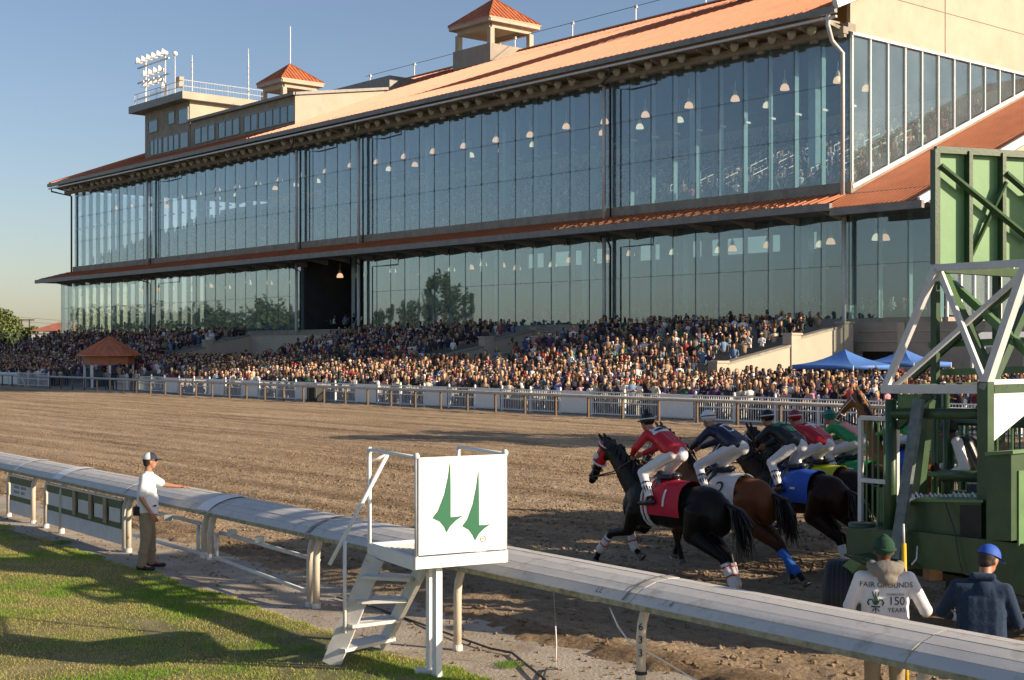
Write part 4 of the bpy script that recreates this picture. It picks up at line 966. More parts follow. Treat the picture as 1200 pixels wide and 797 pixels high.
TOPS = [(0.02, 0.02, 0.025)] * 7 + [(0.06, 0.055, 0.05)] * 5 + [(0.025, 0.03, 0.06)] * 6 + [(0.68, 0.66, 0.63)] * 5 + [(0.48, 0.42, 0.33)] * 3 + [(0.05, 0.09, 0.24), (0.14, 0.22, 0.34), (0.34, 0.04, 0.04), (0.26, 0.07, 0.10), (0.45, 0.22, 0.24), (0.03, 0.09, 0.06), (0.08, 0.20, 0.20), (0.18, 0.12, 0.08), (0.28, 0.21, 0.14), (0.10, 0.10, 0.10), (0.20, 0.19, 0.18), (0.08, 0.04, 0.11)]
TOPN = {0: 'black', 12: 'navy', 18: 'white', 23: 'cream', 26: 'blue', 27: 'light blue', 28: 'red', 29: 'maroon', 30: 'pink', 31: 'dark green', 32: 'teal', 33: 'brown', 34: 'tan', 35: 'charcoal', 36: 'grey', 37: 'purple'}
HAIRS = [((0.02, 0.013, 0.01), 'dark haired'), ((0.06, 0.03, 0.015), 'brown haired'), ((0.36, 0.24, 0.11), 'blonde'), ((0.14, 0.07, 0.03), 'auburn haired')]
def crowd_person(r, seated=False, legs=True):
    parts = []; add = lambda vf, c: parts.append((vf[0], vf[1], c))
    skin = r.choice([(0.50, 0.28, 0.18), (0.56, 0.33, 0.22), (0.42, 0.22, 0.14), (0.58, 0.36, 0.25), (0.12, 0.06, 0.035)])
    ti = r.randrange(len(TOPS)); top = TOPS[ti]; hair, hn = r.choice(HAIRS); low = r.choice([(0.02, 0.02, 0.03), (0.03, 0.05, 0.10), (0.20, 0.16, 0.10), (0.06, 0.06, 0.06)])
    fem = r.random() < 0.5; sc = r.uniform(0.90, 1.03) * (0.95 if fem else 1.0); sh = 0.19 if fem else 0.225; lean = r.uniform(-0.02, 0.08); drop = -0.42 if seated else 0.0
    T = [((lean * 0.0, 0, 0.90), .11, .16), ((lean * .3, 0, 1.05), .10, .14 if fem else .16), ((lean * .7, 0, 1.25), .125, .17 if fem else .185), ((lean, 0, 1.40), .11, sh), ((lean, 0, 1.46), .07, sh * .7), ((lean * 1.1, 0, 1.50), .05, .055)]
    add(loft([ring(c, a, bb, 8) for c, a, bb in T]), top)
    hx = lean * 1.4 + 0.01; hy = r.uniform(-.02, .02)
    add(loft([ring((hx - .01, hy, 1.48), .045, .045, 6), ring((hx, hy, 1.56), .065, .055, 6), ring((hx + .015, hy, 1.60), .088, .068, 6), ring((hx + .01, hy, 1.68), .095, .075, 6), ring((hx, hy, 1.75), .075, .06, 6), ring((hx, hy, 1.785), .03, .03, 6)]), skin)
    capc = None
    if r.random() < 0.25:
        capc = r.choice([(0.6, 0.6, 0.6), (0.03, 0.05, 0.15), (0.35, 0.03, 0.03), (0.02, 0.02, 0.02), (0.40, 0.32, 0.20)])
        add(loft([ring((hx - .005, hy, 1.69), .108, .088, 6), ring((hx - .01, hy, 1.76), .098, .08, 6), ring((hx - .01, hy, 1.80), .05, .04, 6)]), capc)
        add(limb([(hx + .06, hy, 1.70), (hx + .17, hy, 1.69)], [.06, .045], 4), capc)
    add(loft([ring((hx - .03, hy, 1.58 if not fem else 1.42), .07, .075 if not fem else .085, 6), ring((hx - .035, hy, 1.66), .085, .086, 6), ring((hx - .02, hy, 1.76), .095, .082, 6), ring((hx - .015, hy, 1.81), .05, .045, 6)]), hair)
    if r.random() < 0.5: V = np.array([(hx + .075, y, z) for y in (hy - .06, hy + .06) for z in (1.645, 1.685)] + [(hx + .108, y, z) for y in (hy - .05, hy + .05) for z in (1.645, 1.685)]); add((V, np.array([(4, 6, 7, 5), (0, 1, 3, 2), (0, 4, 5, 1), (2, 3, 7, 6), (0, 2, 6, 4), (1, 5, 7, 3)])), (0.01, 0.01, 0.01))
    short = r.random() < 0.4; ac = skin if short else top
    up = r.random()
    for sd in (-1, 1):
        s0 = (lean, sd * (sh - .02), 1.42)
        if up < 0.20: el = (lean + .16, sd * (sh + .06), 1.42); wr = (lean + .26, sd * .08, 1.62)
        elif up < 0.5: el = (lean - .02, sd * (sh + .06), 1.14); wr = (lean + .24, sd * .05, 1.22)
        else: el = (lean + .02, sd * (sh + .07), 1.14); wr = (lean + .16, sd * (sh - .02), .96)
        mid = tuple((a + 2 * b_) / 3 for a, b_ in zip(s0, el))
        add(limb([s0, mid], [.062, .05], 5), top); add(limb([mid, el, wr], [.043, .04, .03], 5), ac)
        d = np.array(wr) - np.array(el); d /= np.linalg.norm(d); add(limb([wr, np.array(wr) + d * .09], [.035, .02], 4), skin)
    if up < 0.20: V = np.array([(lean + .30, y, z) for y in (-.04, .04) for z in (1.64, 1.76)] + [(lean + .315, y, z) for y in (-.04, .04) for z in (1.64, 1.76)]); add((V, np.array([(4, 6, 7, 5), (0, 1, 3, 2), (0, 4, 5, 1), (2, 3, 7, 6), (0, 2, 6, 4), (1, 5, 7, 3)])), (0.02, 0.02, 0.02))
    if legs and not seated:
        for sd in (-1, 1): add(limb([(0, sd * .08, .95), (0, sd * .10, .5), (-.02, sd * .11, .05)], [.095, .065, .045], 5), low); add(limb([(-.05, sd * .11, .03), (.17, sd * .12, .03)], [.045, .035], 4), (0.02, 0.02, 0.02))
    V = []; F = []; C = []; o = 0
    for v, f, c in parts: V.append(v); F.append(f + o); C.append(np.tile(np.array([*c, 1.0]), (len(v), 1))); o += len(v)
    V = np.concatenate(V); hm = V[:, 2] > 1.52; V[hm] = (V[hm] - [hx, hy, 1.55]) * 1.16 + [hx, hy, 1.55] if up >= 0.20 else V[hm]; V = V * sc; V[:, 2] += drop
    tn = [TOPN[k] for k in sorted(TOPN) if k <= ti][-1]
    return V, np.concatenate(F), np.concatenate(C), tn, hn if capc is None else 'cap wearing', up < 0.20
rc = random.Random(21); protos = [crowd_person(rc) for _ in range(90)]; protos_n = [crowd_person(rc, legs=False) for _ in range(70)]; protos_s = [crowd_person(rc, seated=True) for _ in range(40)]
def with_col(me, C):
    ca = me.color_attributes.new('Col', 'FLOAT_COLOR', 'POINT'); ca.data.foreach_set('color', C.astype(np.float32).ravel()); return me
pmesh = {}
REG = [(330, 'near the fence end'), (430, 'behind the black bin'), (500, 'left of the sign stand'), (560, 'left of the sign panel'), (640, 'straight behind the sign stand'), (690, 'left of the leading black horse'), (735, 'above the leading black horse'), (775, 'behind the jockey in red and white'), (815, 'between the first two jockeys'), (860, 'behind the navy jockey'), (910, 'behind the black silked jockey'), (955, 'behind the maroon helmet'), (1000, 'under the left blue tent'), (1040, 'behind the rearing chestnut horse'), (1100, 'through the gate, left'), (1300, 'through the gate, right')]
spots = []
rx = random.Random(33)
def density(P, s):
    if s > 127: return 0.95
    return 1.0
P = 51.2; row = 0
while P < 73.4:
    dp = 0.72 if P < 59.9 else 1.0
    s = 27.0
    while s < 176:
        ss_ = s + rx.uniform(-.15, .15); pp = P + rx.uniform(-.18, .18)
        z = terr_z(pp if P < TP0 else P + 0.3, ss_)
        ok = rx.random() < (0.97 if P < 54 else 0.92 if P < 60 else 0.52 + 0.55 * float(vnoise(np.array([ss_ * 0.45]), np.array([P * 0.5]), 71)[0]))
        inT = any(a + .4 <= ss_ <= c - .4 for a, c in TSEG)
        if P > TP0 + 0.2 and not inT:
            if ss_ < 54.2: ok = ok and P < 66 and rx.random() < 0.8
            else: ok = ok and P < 66 and rx.random() < 0.6
        if P > 60.6 and any(abs(ss_ - (q - 0.25)) < 0.75 for q in (54.2, 77.2, 83.4, 107.2, 127.4)): ok = False
        if 103 < ss_ < 125 and P < 57: ok = ok and (P > 56 or rx.random() < 0.12) 
        if ok:
            y_ = SA * pp + CA * ss_; x_ = CA * pp - SA * ss_
            if -0.40 < x_ / y_ < 0.40: spots.append((pp, ss_, z, x_, y_))
        s += rx.uniform(0.50, 0.78) if P < 60 else rx.uniform(0.50, 0.75)
    P += dp
for _ in range(170):        # left: people beyond the end of the terrace
    pp = rx.uniform(51.5, 72); ss_ = rx.uniform(178, 215); spots.append((pp, ss_, 0.03, CA * pp - SA * ss_, SA * pp + CA * ss_))
# the 300 that show largest: the front rows nearest the camera
vis = [q for q in spots if q[0] < 53.2 and 600 + FPX * q[3] / q[4] < 1195]
vis.sort(key=lambda q: q[4]); ind = set(id(q) for q in vis[:298])
def face_ang(x_, y_, r):
    return math.atan2(15 - y_, 3 - x_) + r.gauss(0, 0.55)
bulkV, bulkF, bulkC, off = [], [], [], 0
for q in spots:
    pp, ss_, z, x_, y_ = q; a = face_ang(x_, y_, rx); scl = rx.uniform(0.97, 1.13)
    if id(q) in ind:
        i = rx.randrange(len(protos)); V, F, C, tn, hn, up = protos[i]
        if i not in pmesh: pmesh[i] = with_col(np_mesh('person', V, F, M['crowd']), C)
        o = link('person', pmesh[i]); o.location = (x_, y_, z); o.rotation_euler = (0, 0, a); o.scale = (scl, scl, scl)
        rowt = 'at the fence' if pp < 51.6 else 'second row' if pp < 52.3 else 'third row'
        xp = 600 + FPX * x_ / y_
        reg = [r_[1] for r_ in REG if xp < r_[0]][0]
        tag(o, f'{hn} spectator' + (' with phone' if up else '') + f', {tn} top, {rowt}, {reg}', 'person', 'spectators in the front rows behind the white fence')
    else:
        V, F, C = (protos_n if pp > 52.2 else protos)[rx.randrange(70)][:3]
        ca_, sa_ = math.cos(a) * scl, math.sin(a) * scl
        bulkV.append(np.stack([V[:, 0] * ca_ - V[:, 1] * sa_ + x_, V[:, 0] * sa_ + V[:, 1] * ca_ + y_, V[:, 2] * scl + z], 1)); bulkF.append(F + off); bulkC.append(C); off += len(V)
me = with_col(np_mesh('crowd', np.concatenate(bulkV), np.concatenate(bulkF), M['crowd']), np.concatenate(bulkC))
tag(link('crowd', me), 'dense crowd of spectators filling the apron and terrace in front of the grandstand', 'crowd', kind='stuff')
print('crowd', len(spots), 'tris', len(me.polygons) * 2)
bulkV, bulkF, bulkC, off = [], [], [], 0
def seat_crowd(P, s, z, pr):
    global off
    x_ = CA * P - SA * s; y_ = SA * P + CA * s; a = face_ang(x_, y_, rx)
    V, F, C = pr[rx.randrange(40)][:3]; ca_, sa_ = math.cos(a), math.sin(a)
    bulkV.append(np.stack([V[:, 0] * ca_ - V[:, 1] * sa_ + x_, V[:, 0] * sa_ + V[:, 1] * ca_ + y_, V[:, 2] + z], 1)); bulkF.append(F + off); bulkC.append(C); off += len(V)
for i in range(16):
    s = 56
    while s < 175:
        if rx.random() < 0.82: seat_crowd(76.8 + i, s, 14.15 + i * 0.40, protos_s if rx.random() < 0.85 else protos_n)
        s += rx.uniform(0.6, 1.0)
for i in range(4):
    s = 48.5
    while s < 178:
        if rx.random() < 0.5: seat_crowd(76.4 + i * 1.5, s, 5.12, protos_n)
        s += rx.uniform(0.7, 1.6)
me = with_col(np_mesh('crowd', np.concatenate(bulkV), np.concatenate(bulkF), M['crowd']), np.concatenate(bulkC))
tag(link('seated_crowd', me), 'spectators seated and standing on the floors behind the grandstand glass', 'crowd', kind='stuff')
# ================================================================ NEAR RAIL
nr = thing('track_rail', 'long white boarded inner rail curving over its posts across the whole foreground', 'rail', (RO.x, RO.y, 0), 0); ni = wm(nr).inverted()
PROF = [(0.0, 0.975), (0.10, 1.055), (0.22, 1.105), (0.37, 1.145), (0.52, 1.16), (0.68, 1.15)]      # (v, z) across the deck
def prof(f):
    n = len(PROF) - 1; k = min(n - 1, int(f * n)); t = f * n - k
    return PROF[k][0] * (1 - t) + PROF[k + 1][0] * t, PROF[k][1] * (1 - t) + PROF[k + 1][1] * t
MOD = 3.2; NB = 5
rr = random.Random(6)
BD = [0.0, 0.19, 0.39, 0.59, 0.79, 1.0]
for i in range(-13, 7):
    for j in range(NB):
        b = MB(); u0, u1 = i * MOD + 0.008, (i + 1) * MOD - 0.008; f0, f1 = BD[j] + 0.008, BD[j + 1] - 0.008; dz = rr.uniform(-0.003, 0.003)
        cs = []
        for f in (f0, (f0 + f1) / 2, f1):
            v, z = prof(f); cs.append((v, z + dz))
        low = [(v, z - 0.022) for v, z in cs[::-1]]
        sect = cs + low; n = len(sect)
        vs = [Q(u0, v, z) for v, z in sect] + [Q(u1, v, z + rr.uniform(-0.002, 0.002)) for v, z in sect]
        b.add(vs, [tuple(range(n))[::-1], tuple(range(n, 2 * n))] + [(k, (k + 1) % n, n + (k + 1) % n, n + k) for k in range(n)])
        b.build('deck_board', M['deck'], nr)
    # under frame and front lip
    b = MB(); b.beam(Q(i * MOD, 0.015, 0.945), Q((i + 1) * MOD, 0.015, 0.945), 0.035, 0.05); b.build('front_lip', mat('mossy_lip', (0.34, 0.32, 0.22), 0.8, 0.3, 14, dirt=(0.16, 0.15, 0.08), dscale=6, dth=0.5) if i == -13 else bpy.data.materials['mossy_lip'], nr)
    if i >= -6: b = MB(); b.beam(Q(i * MOD, 0.36, 1.10), Q((i + 1) * MOD, 0.36, 1.10), 0.06, 0.05); b.build('under_beam', M['post'], nr)
def goose(u, h0=0.0, tall=True):
    b = MB(); r = 0.047
    pts = [Q(u, 0.07, h0), Q(u, 0.07, 0.64)] + [Q(u, 0.07 + 0.22 * (1 - math.cos(a)), 0.64 + 0.39 * math.sin(a)) for a in (0.35, 0.7, 1.05, 1.35)] + [Q(u, 0.36, 1.035)]
    b.tube(pts, r, 12); o = b.build('post', M['post'], nr, True)
    b = MB(); b.tube([Q(u, 0.07, h0 - 0.02), Q(u, 0.07, h0 + 0.07)], 0.058, 12); b.build('post_foot', M['white_worn'], nr)
    return o
for u in (-12.6, -11.1, -10.35, -9.5, -6.42, -6.25, -3.28, -3.05, 0.0, 0.17, 3.42, 6.49, 9.69, 12.8, -15.9, -19.1, -22.3, -25.5, -28.7, -31.9): goose(u, 0.28 if u in (-3.28, -3.05) else 0.0)
# deck strap covers at the joints
def strap(u, wd, m, dz=0.008):
    b = MB()
    b.grid(lambda i, j: (lambda v, z: Q(u + (i - 0.5) * wd, v, z + dz))(*prof(j)), 1, 10); b.build('joint_strap', m, nr)
for u in (-15.9, -12.0): strap(u, 0.16, M['white'], 0.02)
strap(-9.6, 0.42, M['white'], 0.02); strap(-3.2, 0.40, M['white'], 0.02); strap(0.05, 0.08, M['gutter'], 0.014); strap(-6.3, 0.03, M['gutter'], 0.014); strap(6.3, 0.03, M['gutter'], 0.014)
# gate bars below the deck between the post pairs
b = MB()
b.tube([Q(-6.1, 0.10, 0.30), Q(-3.1, 0.10, 0.30)], 0.028, 8); b.tube([Q(-6.3, 0.3, 0.72), Q(-3.2, 0.2, 0.72)], 0.03, 8); b.tube([Q(-3.6, 0.12, 0.30), Q(-3.6, 0.12, 0.72)], 0.03, 8)
b.tube([Q(-3.0, 0.10, 0.30), Q(-0.05, 0.05, 0.20)], 0.028, 8); b.tube([Q(-3.0, 0.2, 0.66), Q(0, 0.2, 0.60)], 0.03, 8); b.tube([Q(-2.95, 0.12, 0.30), Q(-2.95, 0.12, 0.66)], 0.03, 8)
b.build('swing_bar', M['galv'], nr, True)
for u in (-4.9, -3.45, -2.6, -1.7): b = MB(); b.box(Q(u, 0.2, 0.70), (0.12, 0.08, 0.09)); b.build('hinge_block', M['galv'], nr)
# numbers on the post
def digits(txt, u, z0, sz):
    for k, ch in enumerate(txt):
        me = text_mesh(ch, sz, 0.0015); me.materials.append(M['ink']); o = link('post_number', me, nr)
        ro = Vector((0, -1, 0)); c = Q(u, 0.07, z0 - k * sz * 1.25) + Vector((-0.008, -0.057, 0))
        o.location = ni @ c; o.rotation_euler = (R(90), 0, 0)
digits('633', 6.49, 0.76, 0.10); b = MB(); b.tube([Q(6.49, 0.07, 0.30), Q(6.49, 0.07, 0.33)], 0.060, 12); b.build('tape_band', M['black'], nr)
# hand written scrawls on the deck boards
for (u, f, tx, sz) in ((1.35, 0.26, 'ML /', 0.12), (5.9, 0.12, 'LL', 0.13), (6.85, 0.12, '. / .4', 0.13)):
    me = text_mesh(tx, sz * .8); me.materials.append(M['scrawl']); v, z = prof(f); v2, z2 = prof(f + 0.05); o = link('scrawl', me, nr)
    ex = RE; ey = (Q(0, v2, z2) - Q(0, v, z)).normalized(); ez = ex.cross(ey); mt = Matrix((ex, ey, ez)).transposed()
    o.location = ni @ (Q(u, v, z) + ez * 0.004); o.rotation_euler = mt.to_euler()
# boards with white sheets leaning in the left bays
def bay(u0, u1, label, slats, sheets, text=None):
    t = thing('notice_board', label, 'notice board', Q(u0, 0.1, 0)); v = 0.05
    def bx(n, ua, ub, z0, z1, m, off=0.0, th=0.03):
        b = MB(); b.prism([Q(ua, v + off, z0), Q(ub, v + off, z0), Q(ub, v + off + th, z0), Q(ua, v + off + th, z0)], (0, 0, z1 - z0)); return b.build(n, m, t)
    bx('lower_board', u0, u1, 0.10, 0.36, M['truss']); bx('dark_board', u0, u1, 0.36, 0.46, M['green'], 0.004); bx('dark_board', u0, u1, 0.70, 0.84, M['green'], 0.004); bx('top_bar', u0, u1, 0.84, 0.87, M['galv'], -0.01, 0.05)
    for a, c in sheets: bx('sheet', a, c, 0.44, 0.72, M['truss'], 0.008, 0.02)
    bx('backing', u0, u1, 0.46, 0.70, M['green'], 0.032, 0.01)
    for a in slats: bx('slat', a - 0.07, a + 0.07, 0.40, 0.84, M['timber'], -0.02, 0.03)
    if text:
        for k, n_ in enumerate(text):              # two rows of worn strokes, too faint to read
            for q in range(n_):
                if q == 4: continue
                uu = u0 + .28 + q * .085; b = MB(); b.prism([Q(uu, v + .003, .62 - .1 * k), Q(uu + .045, v + .003, .62 - .1 * k), Q(uu + .045, v + .003, .67 - .1 * k - .01 * (q % 3)), Q(uu + (.02 if q % 2 else 0), v + .003, .68 - .1 * k)], RM * .004); b.build('lettering_stroke', M['scrawl'], t)
bay(-10.25, -6.5, 'rack of white sheets between dark green boards and timber slats under the rail', (-8.75, -7.95, -7.25), ((-10.2, -9.6), (-9.5, -8.85), (-8.6, -8.05), (-7.8, -7.35), (-7.1, -6.6)))
bay(-12.5, -11.15, 'small grey lettered board with dark green bands at the far left under the rail', (), ((-12.45, -11.2),), (9, 8))
# cable hanging at the post and stake on the path
t = thing('cable', 'thin white cable hanging loose beside the numbered rail post', 'cable', Q(6.2, 0.1, 0.9)); b = MB()
b.tube([Q(6.05, 0.06, 0.87), Q(6.2, 0.03, 0.72), Q(6.4, 0.0, 0.60), Q(6.62, 0.2, 0.45), Q(6.85, 0.4, 0.28), Q(7.1, 0.55, 0.18)], 0.008, 6); b.build('cable_run', M['white'], t, True)
t = thing('cable', 'thin dark wire and white stub rising from the path in front of the deck joint', 'cable', Q(5.4, 0.3, 0)); p = gnd(651, 783); b = MB()
b.tube([p, p + Vector((0.01, 0, 0.25)), p + Vector((0, 0, 0.45))], 0.007, 6); b.build('white_stub', M['white'], t, True)
b = MB(); b.tube([p + Vector((0, 0, 0.45)), p + Vector((-.02, .01, 0.80)), p + Vector((-.03, .05, 1.0))], 0.003, 5); b.tube([p, p + Vector((-.1, -.1, .015)), p + Vector((-.15, -.6, .015))], 0.012, 6); b.build('dark_wire', M['dark'], t)
t = thing('hose', 'black cable snaking over the concrete path beside the white step stand', 'hose', gnd(480, 735)); b = MB()
b.tube([gnd(x, y, 0.03) for x, y in ((395, 700), (440, 712), (490, 730), (540, 748), (575, 760), (600, 765), (622, 783), (640, 797))], 0.014, 6); b.build('hose_run', M['dark'], t, True)
# weeds on the path
rw = np.random.default_rng(3)
for k, (x, y, lab) in enumerate(((597, 781, 'small green weed tuft on the path right of the sign stand'), (72, 637, 'small weed tuft at the foot of the rail post at left'))):
    c = gnd(x, y); n = 260; a = rw.uniform(0, 6.28, n); rad = rw.uniform(0, 0.16, n); h = rw.uniform(0.02, 0.06, n)
    bx = np.stack([c.x + rad * np.cos(a), c.y + rad * np.sin(a), np.full(n, 0.01)], 1); d = rw.normal(0, 0.02, (n, 3)); d[:, 2] = h
    V = np.stack([bx - [0.006, 0, 0], bx + [0.006, 0, 0], bx + d], 1).reshape(-1, 3); me = np_mesh('weed', V, np.arange(n * 3).reshape(-1, 3), M['green_w'] if 'green_w' in M else mat('weed_leaf', (0.12, 0.22, 0.03), 0.6, 0.3, 20)); tag(link('weed', me), lab, 'weed')
# ================================================================ SIGN STAND (elevated steps with the panel)
D_ = 14.2
def at(x, y, Y): return Vector(((x - 600) / FPX * Y, Y, CAMH - (y - 410) / FPX * Y))
st = thing('sign_stand', 'white raised step platform with a green arrow emblem on its square white panel', 'stand', gnd(510, 800))
ZP = 1.20
A = at(550 * 0 + 488, 666, 14.25); B_ = at(592, 656, 14.75); A.z = B_.z = ZP               # front bottom corners of the platform edge
ex = (B_ - A); ex.z = 0; PWD = ex.length; ex.normalize(); ey = Vector((-ex.y, ex.x, 0))
bl = at(433, 648, 15.35); 
def SPt(a, c, z): q = A + ex * a + ey * c; return Vector((q.x, q.y, z))
# platform depth direction: from the front left corner to the back left corner
bd = Vector((bl.x - A.x, bl.y - A.y, 0)); PD = bd.length; ed = bd.normalized()
def T(a, c, z): q = A + ex * a + ed * c; return Vector((q.x, q.y, z))
def sbm(n, p, q, wd, h=None, m='white'): b = MB(); b.beam(p, q, wd, h); return b.build(n, M[m], st)
sbm('platform_edge', T(-0.02, 0, ZP + 0.04), T(PWD + 0.02, 0, ZP + 0.04), 0.05, 0.12); sbm('platform_edge', T(0, 0.03, ZP + 0.03), T(0, PD, ZP + 0.03), 0.05, 0.13)
sbm('platform_edge', T(PWD, 0.03, ZP + 0.03), T(PWD, PD, ZP + 0.03), 0.05, 0.13); sbm('platform_edge', T(0, PD, ZP + 0.03), T(PWD, PD, ZP + 0.03), 0.05, 0.13)
b = MB()
for k in range(24): b.beam(T(0.02, PD * (k + 0.5) / 24, ZP + 0.05), T(PWD - 0.02, PD * (k + 0.5) / 24, ZP + 0.05), 0.012, 0.03)
for k in range(14): b.beam(T(PWD * (k + 0.5) / 14, 0.02, ZP + 0.052), T(PWD * (k + 0.5) / 14, PD, ZP + 0.052), 0.008, 0.02)
b.build('grating', M['galv'], st)
PT = ZP + 1.11
pnl = MB(); pnl.prism([T(0.01, -0.035, ZP + 0.12), T(PWD - 0.01, -0.035, ZP + 0.12), T(PWD - 0.01, -0.035, PT), T(0.01, -0.035, PT)], ey * 0.012); pnl.build('panel', M['white'], st)
for a in (0.0, PWD):
    b = MB(); b.tube([T(a, 0.0, ZP), T(a, 0.0, PT + 0.02)], 0.020, 10); b.lathe(T(a, 0, PT + 0.02), [(0.03, -0.03), (0.034, 0), (0.02, 0.025), (0, 0.03)], 10); b.build('corner_tube', M['galv'], st, True)
b = MB(); b.tube([T(0, 0, PT), T(0, PD, PT)], 0.020, 10); b.tube([T(0, PD, 0.62), T(0, PD, PT)], 0.022, 10); b.lathe(T(0, PD, PT), [(0.03, -0.03), (0.036, 0), (0.02, 0.03), (0, 0.035)], 10); b.build('left_guard', M['white'], st, True)
b = MB(); b.tube([T(PWD, 0, PT), T(PWD, PD * 0.9, PT)], 0.020, 10); b.tube([T(PWD, PD * 0.9, ZP), T(PWD, PD * 0.9, PT)], 0.022, 10); b.build('right_guard', M['white'], st, True)
b = MB()
for a in (0.12, 0.42, 0.78): b.lathe(T(a, -0.04, PT - 0.025), [(0.006, -0.002), (0.006, 0.002), (0, 0.003)], 6)
b.build('rivet', M['galv'], st)
# emblem: two curved spear arrows, thin vinyl on the panel
def emb(x, y):                                  # photo crop position -> on the panel
    a = (x - 566) / (1030 - 566) * PWD; f = (y - (82 - (x - 566) * 0.055)) / (548.0); return a, PT - f * (PT - ZP - 0.12)
for pts in ([(731, 98), (733, 250), (733, 416), (765, 414), (797, 408), (760, 436), (730, 468), (712, 503), (700, 470), (678, 440), (640, 420), (668, 380), (700, 290), (720, 190)],
            [(879, 150), (881, 300), (882, 464), (915, 464), (943, 459), (908, 485), (880, 515), (861, 551), (848, 520), (828, 490), (794, 468), (820, 430), (850, 340), (868, 240)]):
    vs = [(lambda a, z: T(a, -0.0385, z))(*emb(x, y)) for x, y in pts]; b = MB(); b.prism(vs, ey * -0.0015); b.build('emblem_arrow', M['logo_green'], st)
a0, z0 = emb(903, 543); me = text_mesh('R', 0.035); me.materials.append(M['ink_green']); o = link('registered_mark', me, st); o.location = wm(st).inverted() @ T(a0, -0.041, z0); o.rotation_euler = (R(90), 0, math.atan2(ex.y, ex.x))
b = MB(); b.tube([T(a0 + 0.030 * math.cos(q * 0.5236), -0.040, z0 + 0.030 * math.sin(q * 0.5236)) for q in range(13)], 0.0022, 5); b.build('registered_ring', M['ink_green'], st)
# legs
for a in (0.27, 0.385) if False else ((0.20, 0.10), (0.38, 0.04)):
    pass
b = MB(); b.beam(T(0.30, 0.14, -0.1), T(0.30, 0.14, ZP - 0.02), 0.078, 0.07); b.build('front_leg', M['white'], st)
b = MB(); b.beam(T(0.30, 0.32, 0.02), T(0.30, 0.32, ZP - 0.02), 0.06, 0.06); b.build('back_leg', M['white'], st)
b = MB(); b.box(T(0.26, 0.34, 0.05), (0.22, 0.16, 0.05)); b.build('foot_plate', M['white_worn'], st)
# stair stringers and treads run down to the left
g1 = gnd(388, 779); g2 = gnd(448, 762); t1 = T(0.0, PD * 0.95, ZP - 0.02); t2 = T(0.0, 0.12, ZP - 0.02)
t1 = at(440, 660, 15.1); t2 = at(497, 668, 14.7); t1.z = t2.z = ZP - 0.03
sbm('stringer', g1, t1, 0.05, 0.20, 'white_worn'); sbm('stringer', g2 + Vector((0, 0, 0.05)), t2, 0.05, 0.18, 'white_worn')
for k in range(4):
    f = 0.10 + k * 0.235; p = g1.lerp(t1, f); q = (g2 + Vector((0, 0, 0.05))).lerp(t2, f); p.z = q.z = (p.z + q.z) / 2 + 0.03
    b = MB(); b.beam(p, q, 0.30, 0.035)
    b.build('tread', M['white_worn'], st)
    b = MB(); b.beam(p + (q - p).normalized() * 0.01, q, 0.05, 0.040); b.build('tread_grip', M['galv'], st)
b = MB(); hr0 = at(386, 662, 15.05); hr1 = at(454, 533, 15.4)
b.tube([hr0, hr1], 0.022, 10); hp = at(404, 634, 15.1); b.tube([at(404, 742, 15.1), hp], 0.020, 10); b.tube([at(434, 541, 15.4), hr1], 0.018, 8); b.build('handrail', M['white'], st, True)
# ================================================================ PEOPLE (near figures)
def V3(*a): return Vector(a)
def hand_shapes(wr, f, pn, side, curl=0.5, sc=1.0):
    f = Vector(f).normalized(); pn = Vector(pn); pn = (pn - f * f.dot(pn)).normalized(); l = f.cross(pn); o = []
    for k in (-1.5, -0.5, 0.5, 1.5): o.append(('c', wr + f * .015 * sc + l * k * .012 * sc, .017 * sc, wr + f * .085 * sc + l * k * .019 * sc, .013 * sc))
    for k, ln in zip((-1.5, -0.5, 0.5, 1.5), (.058, .072, .075, .066)):
        ln *= sc; b0 = wr + f * .085 * sc + l * k * .0205 * sc; d1 = (f * math.cos(curl) + pn * math.sin(curl)).normalized(); d2 = (f * math.cos(curl * 2.2) + pn * math.sin(curl * 2.2)).normalized()
        m1 = b0 + d1 * ln * .5; o.append(('c', b0, .0098 * sc, m1, .009 * sc)); o.append(('c', m1, .009 * sc, m1 + d2 * ln * .5, .0078 * sc))
    tb = wr + f * .03 * sc + l * side * .028 * sc; t1 = tb + (f * .55 + l * side * .65 + pn * .35).normalized() * .042 * sc
    o.append(('c', tb, .014 * sc, t1, .0105 * sc)); o.append(('c', t1, .0105 * sc, t1 + (f * .8 + pn * .5 + l * side * .1).normalized() * .03 * sc, .009 * sc))
    return o
def head_shapes(c, yaw=0.0, pitch=0.0, r=1.0):
    Rm = Matrix.Rotation(yaw, 3, 'Z') @ Matrix.Rotation(pitch, 3, 'Y'); e = Rm.to_euler(); c = Vector(c)
    def P(x, y, z): return c + Rm @ Vector((x, y, z)) * r
    o = [('e', P(0, 0, .015), (.098 * r, .078 * r, .105 * r), e), ('e', P(.025, 0, -.055), (.068 * r, .056 * r, .062 * r), e), ('e', P(.055, 0, -.085), (.03 * r, .03 * r, .024 * r), e),
         ('c', P(.088, 0, .01), .011 * r, P(.108, 0, -.028), .014 * r), ('e', P(.085, 0, -.060), (.016 * r, .026 * r, .008 * r), e), ('e', P(.084, 0, .030), (.014 * r, .05 * r, .010 * r), e),
         ('e', P(.0, .080, -.012), (.017 * r, .010 * r, .030 * r), e), ('e', P(.0, -.080, -.012), (.017 * r, .010 * r, .030 * r), e)]
    return o, P, Rm
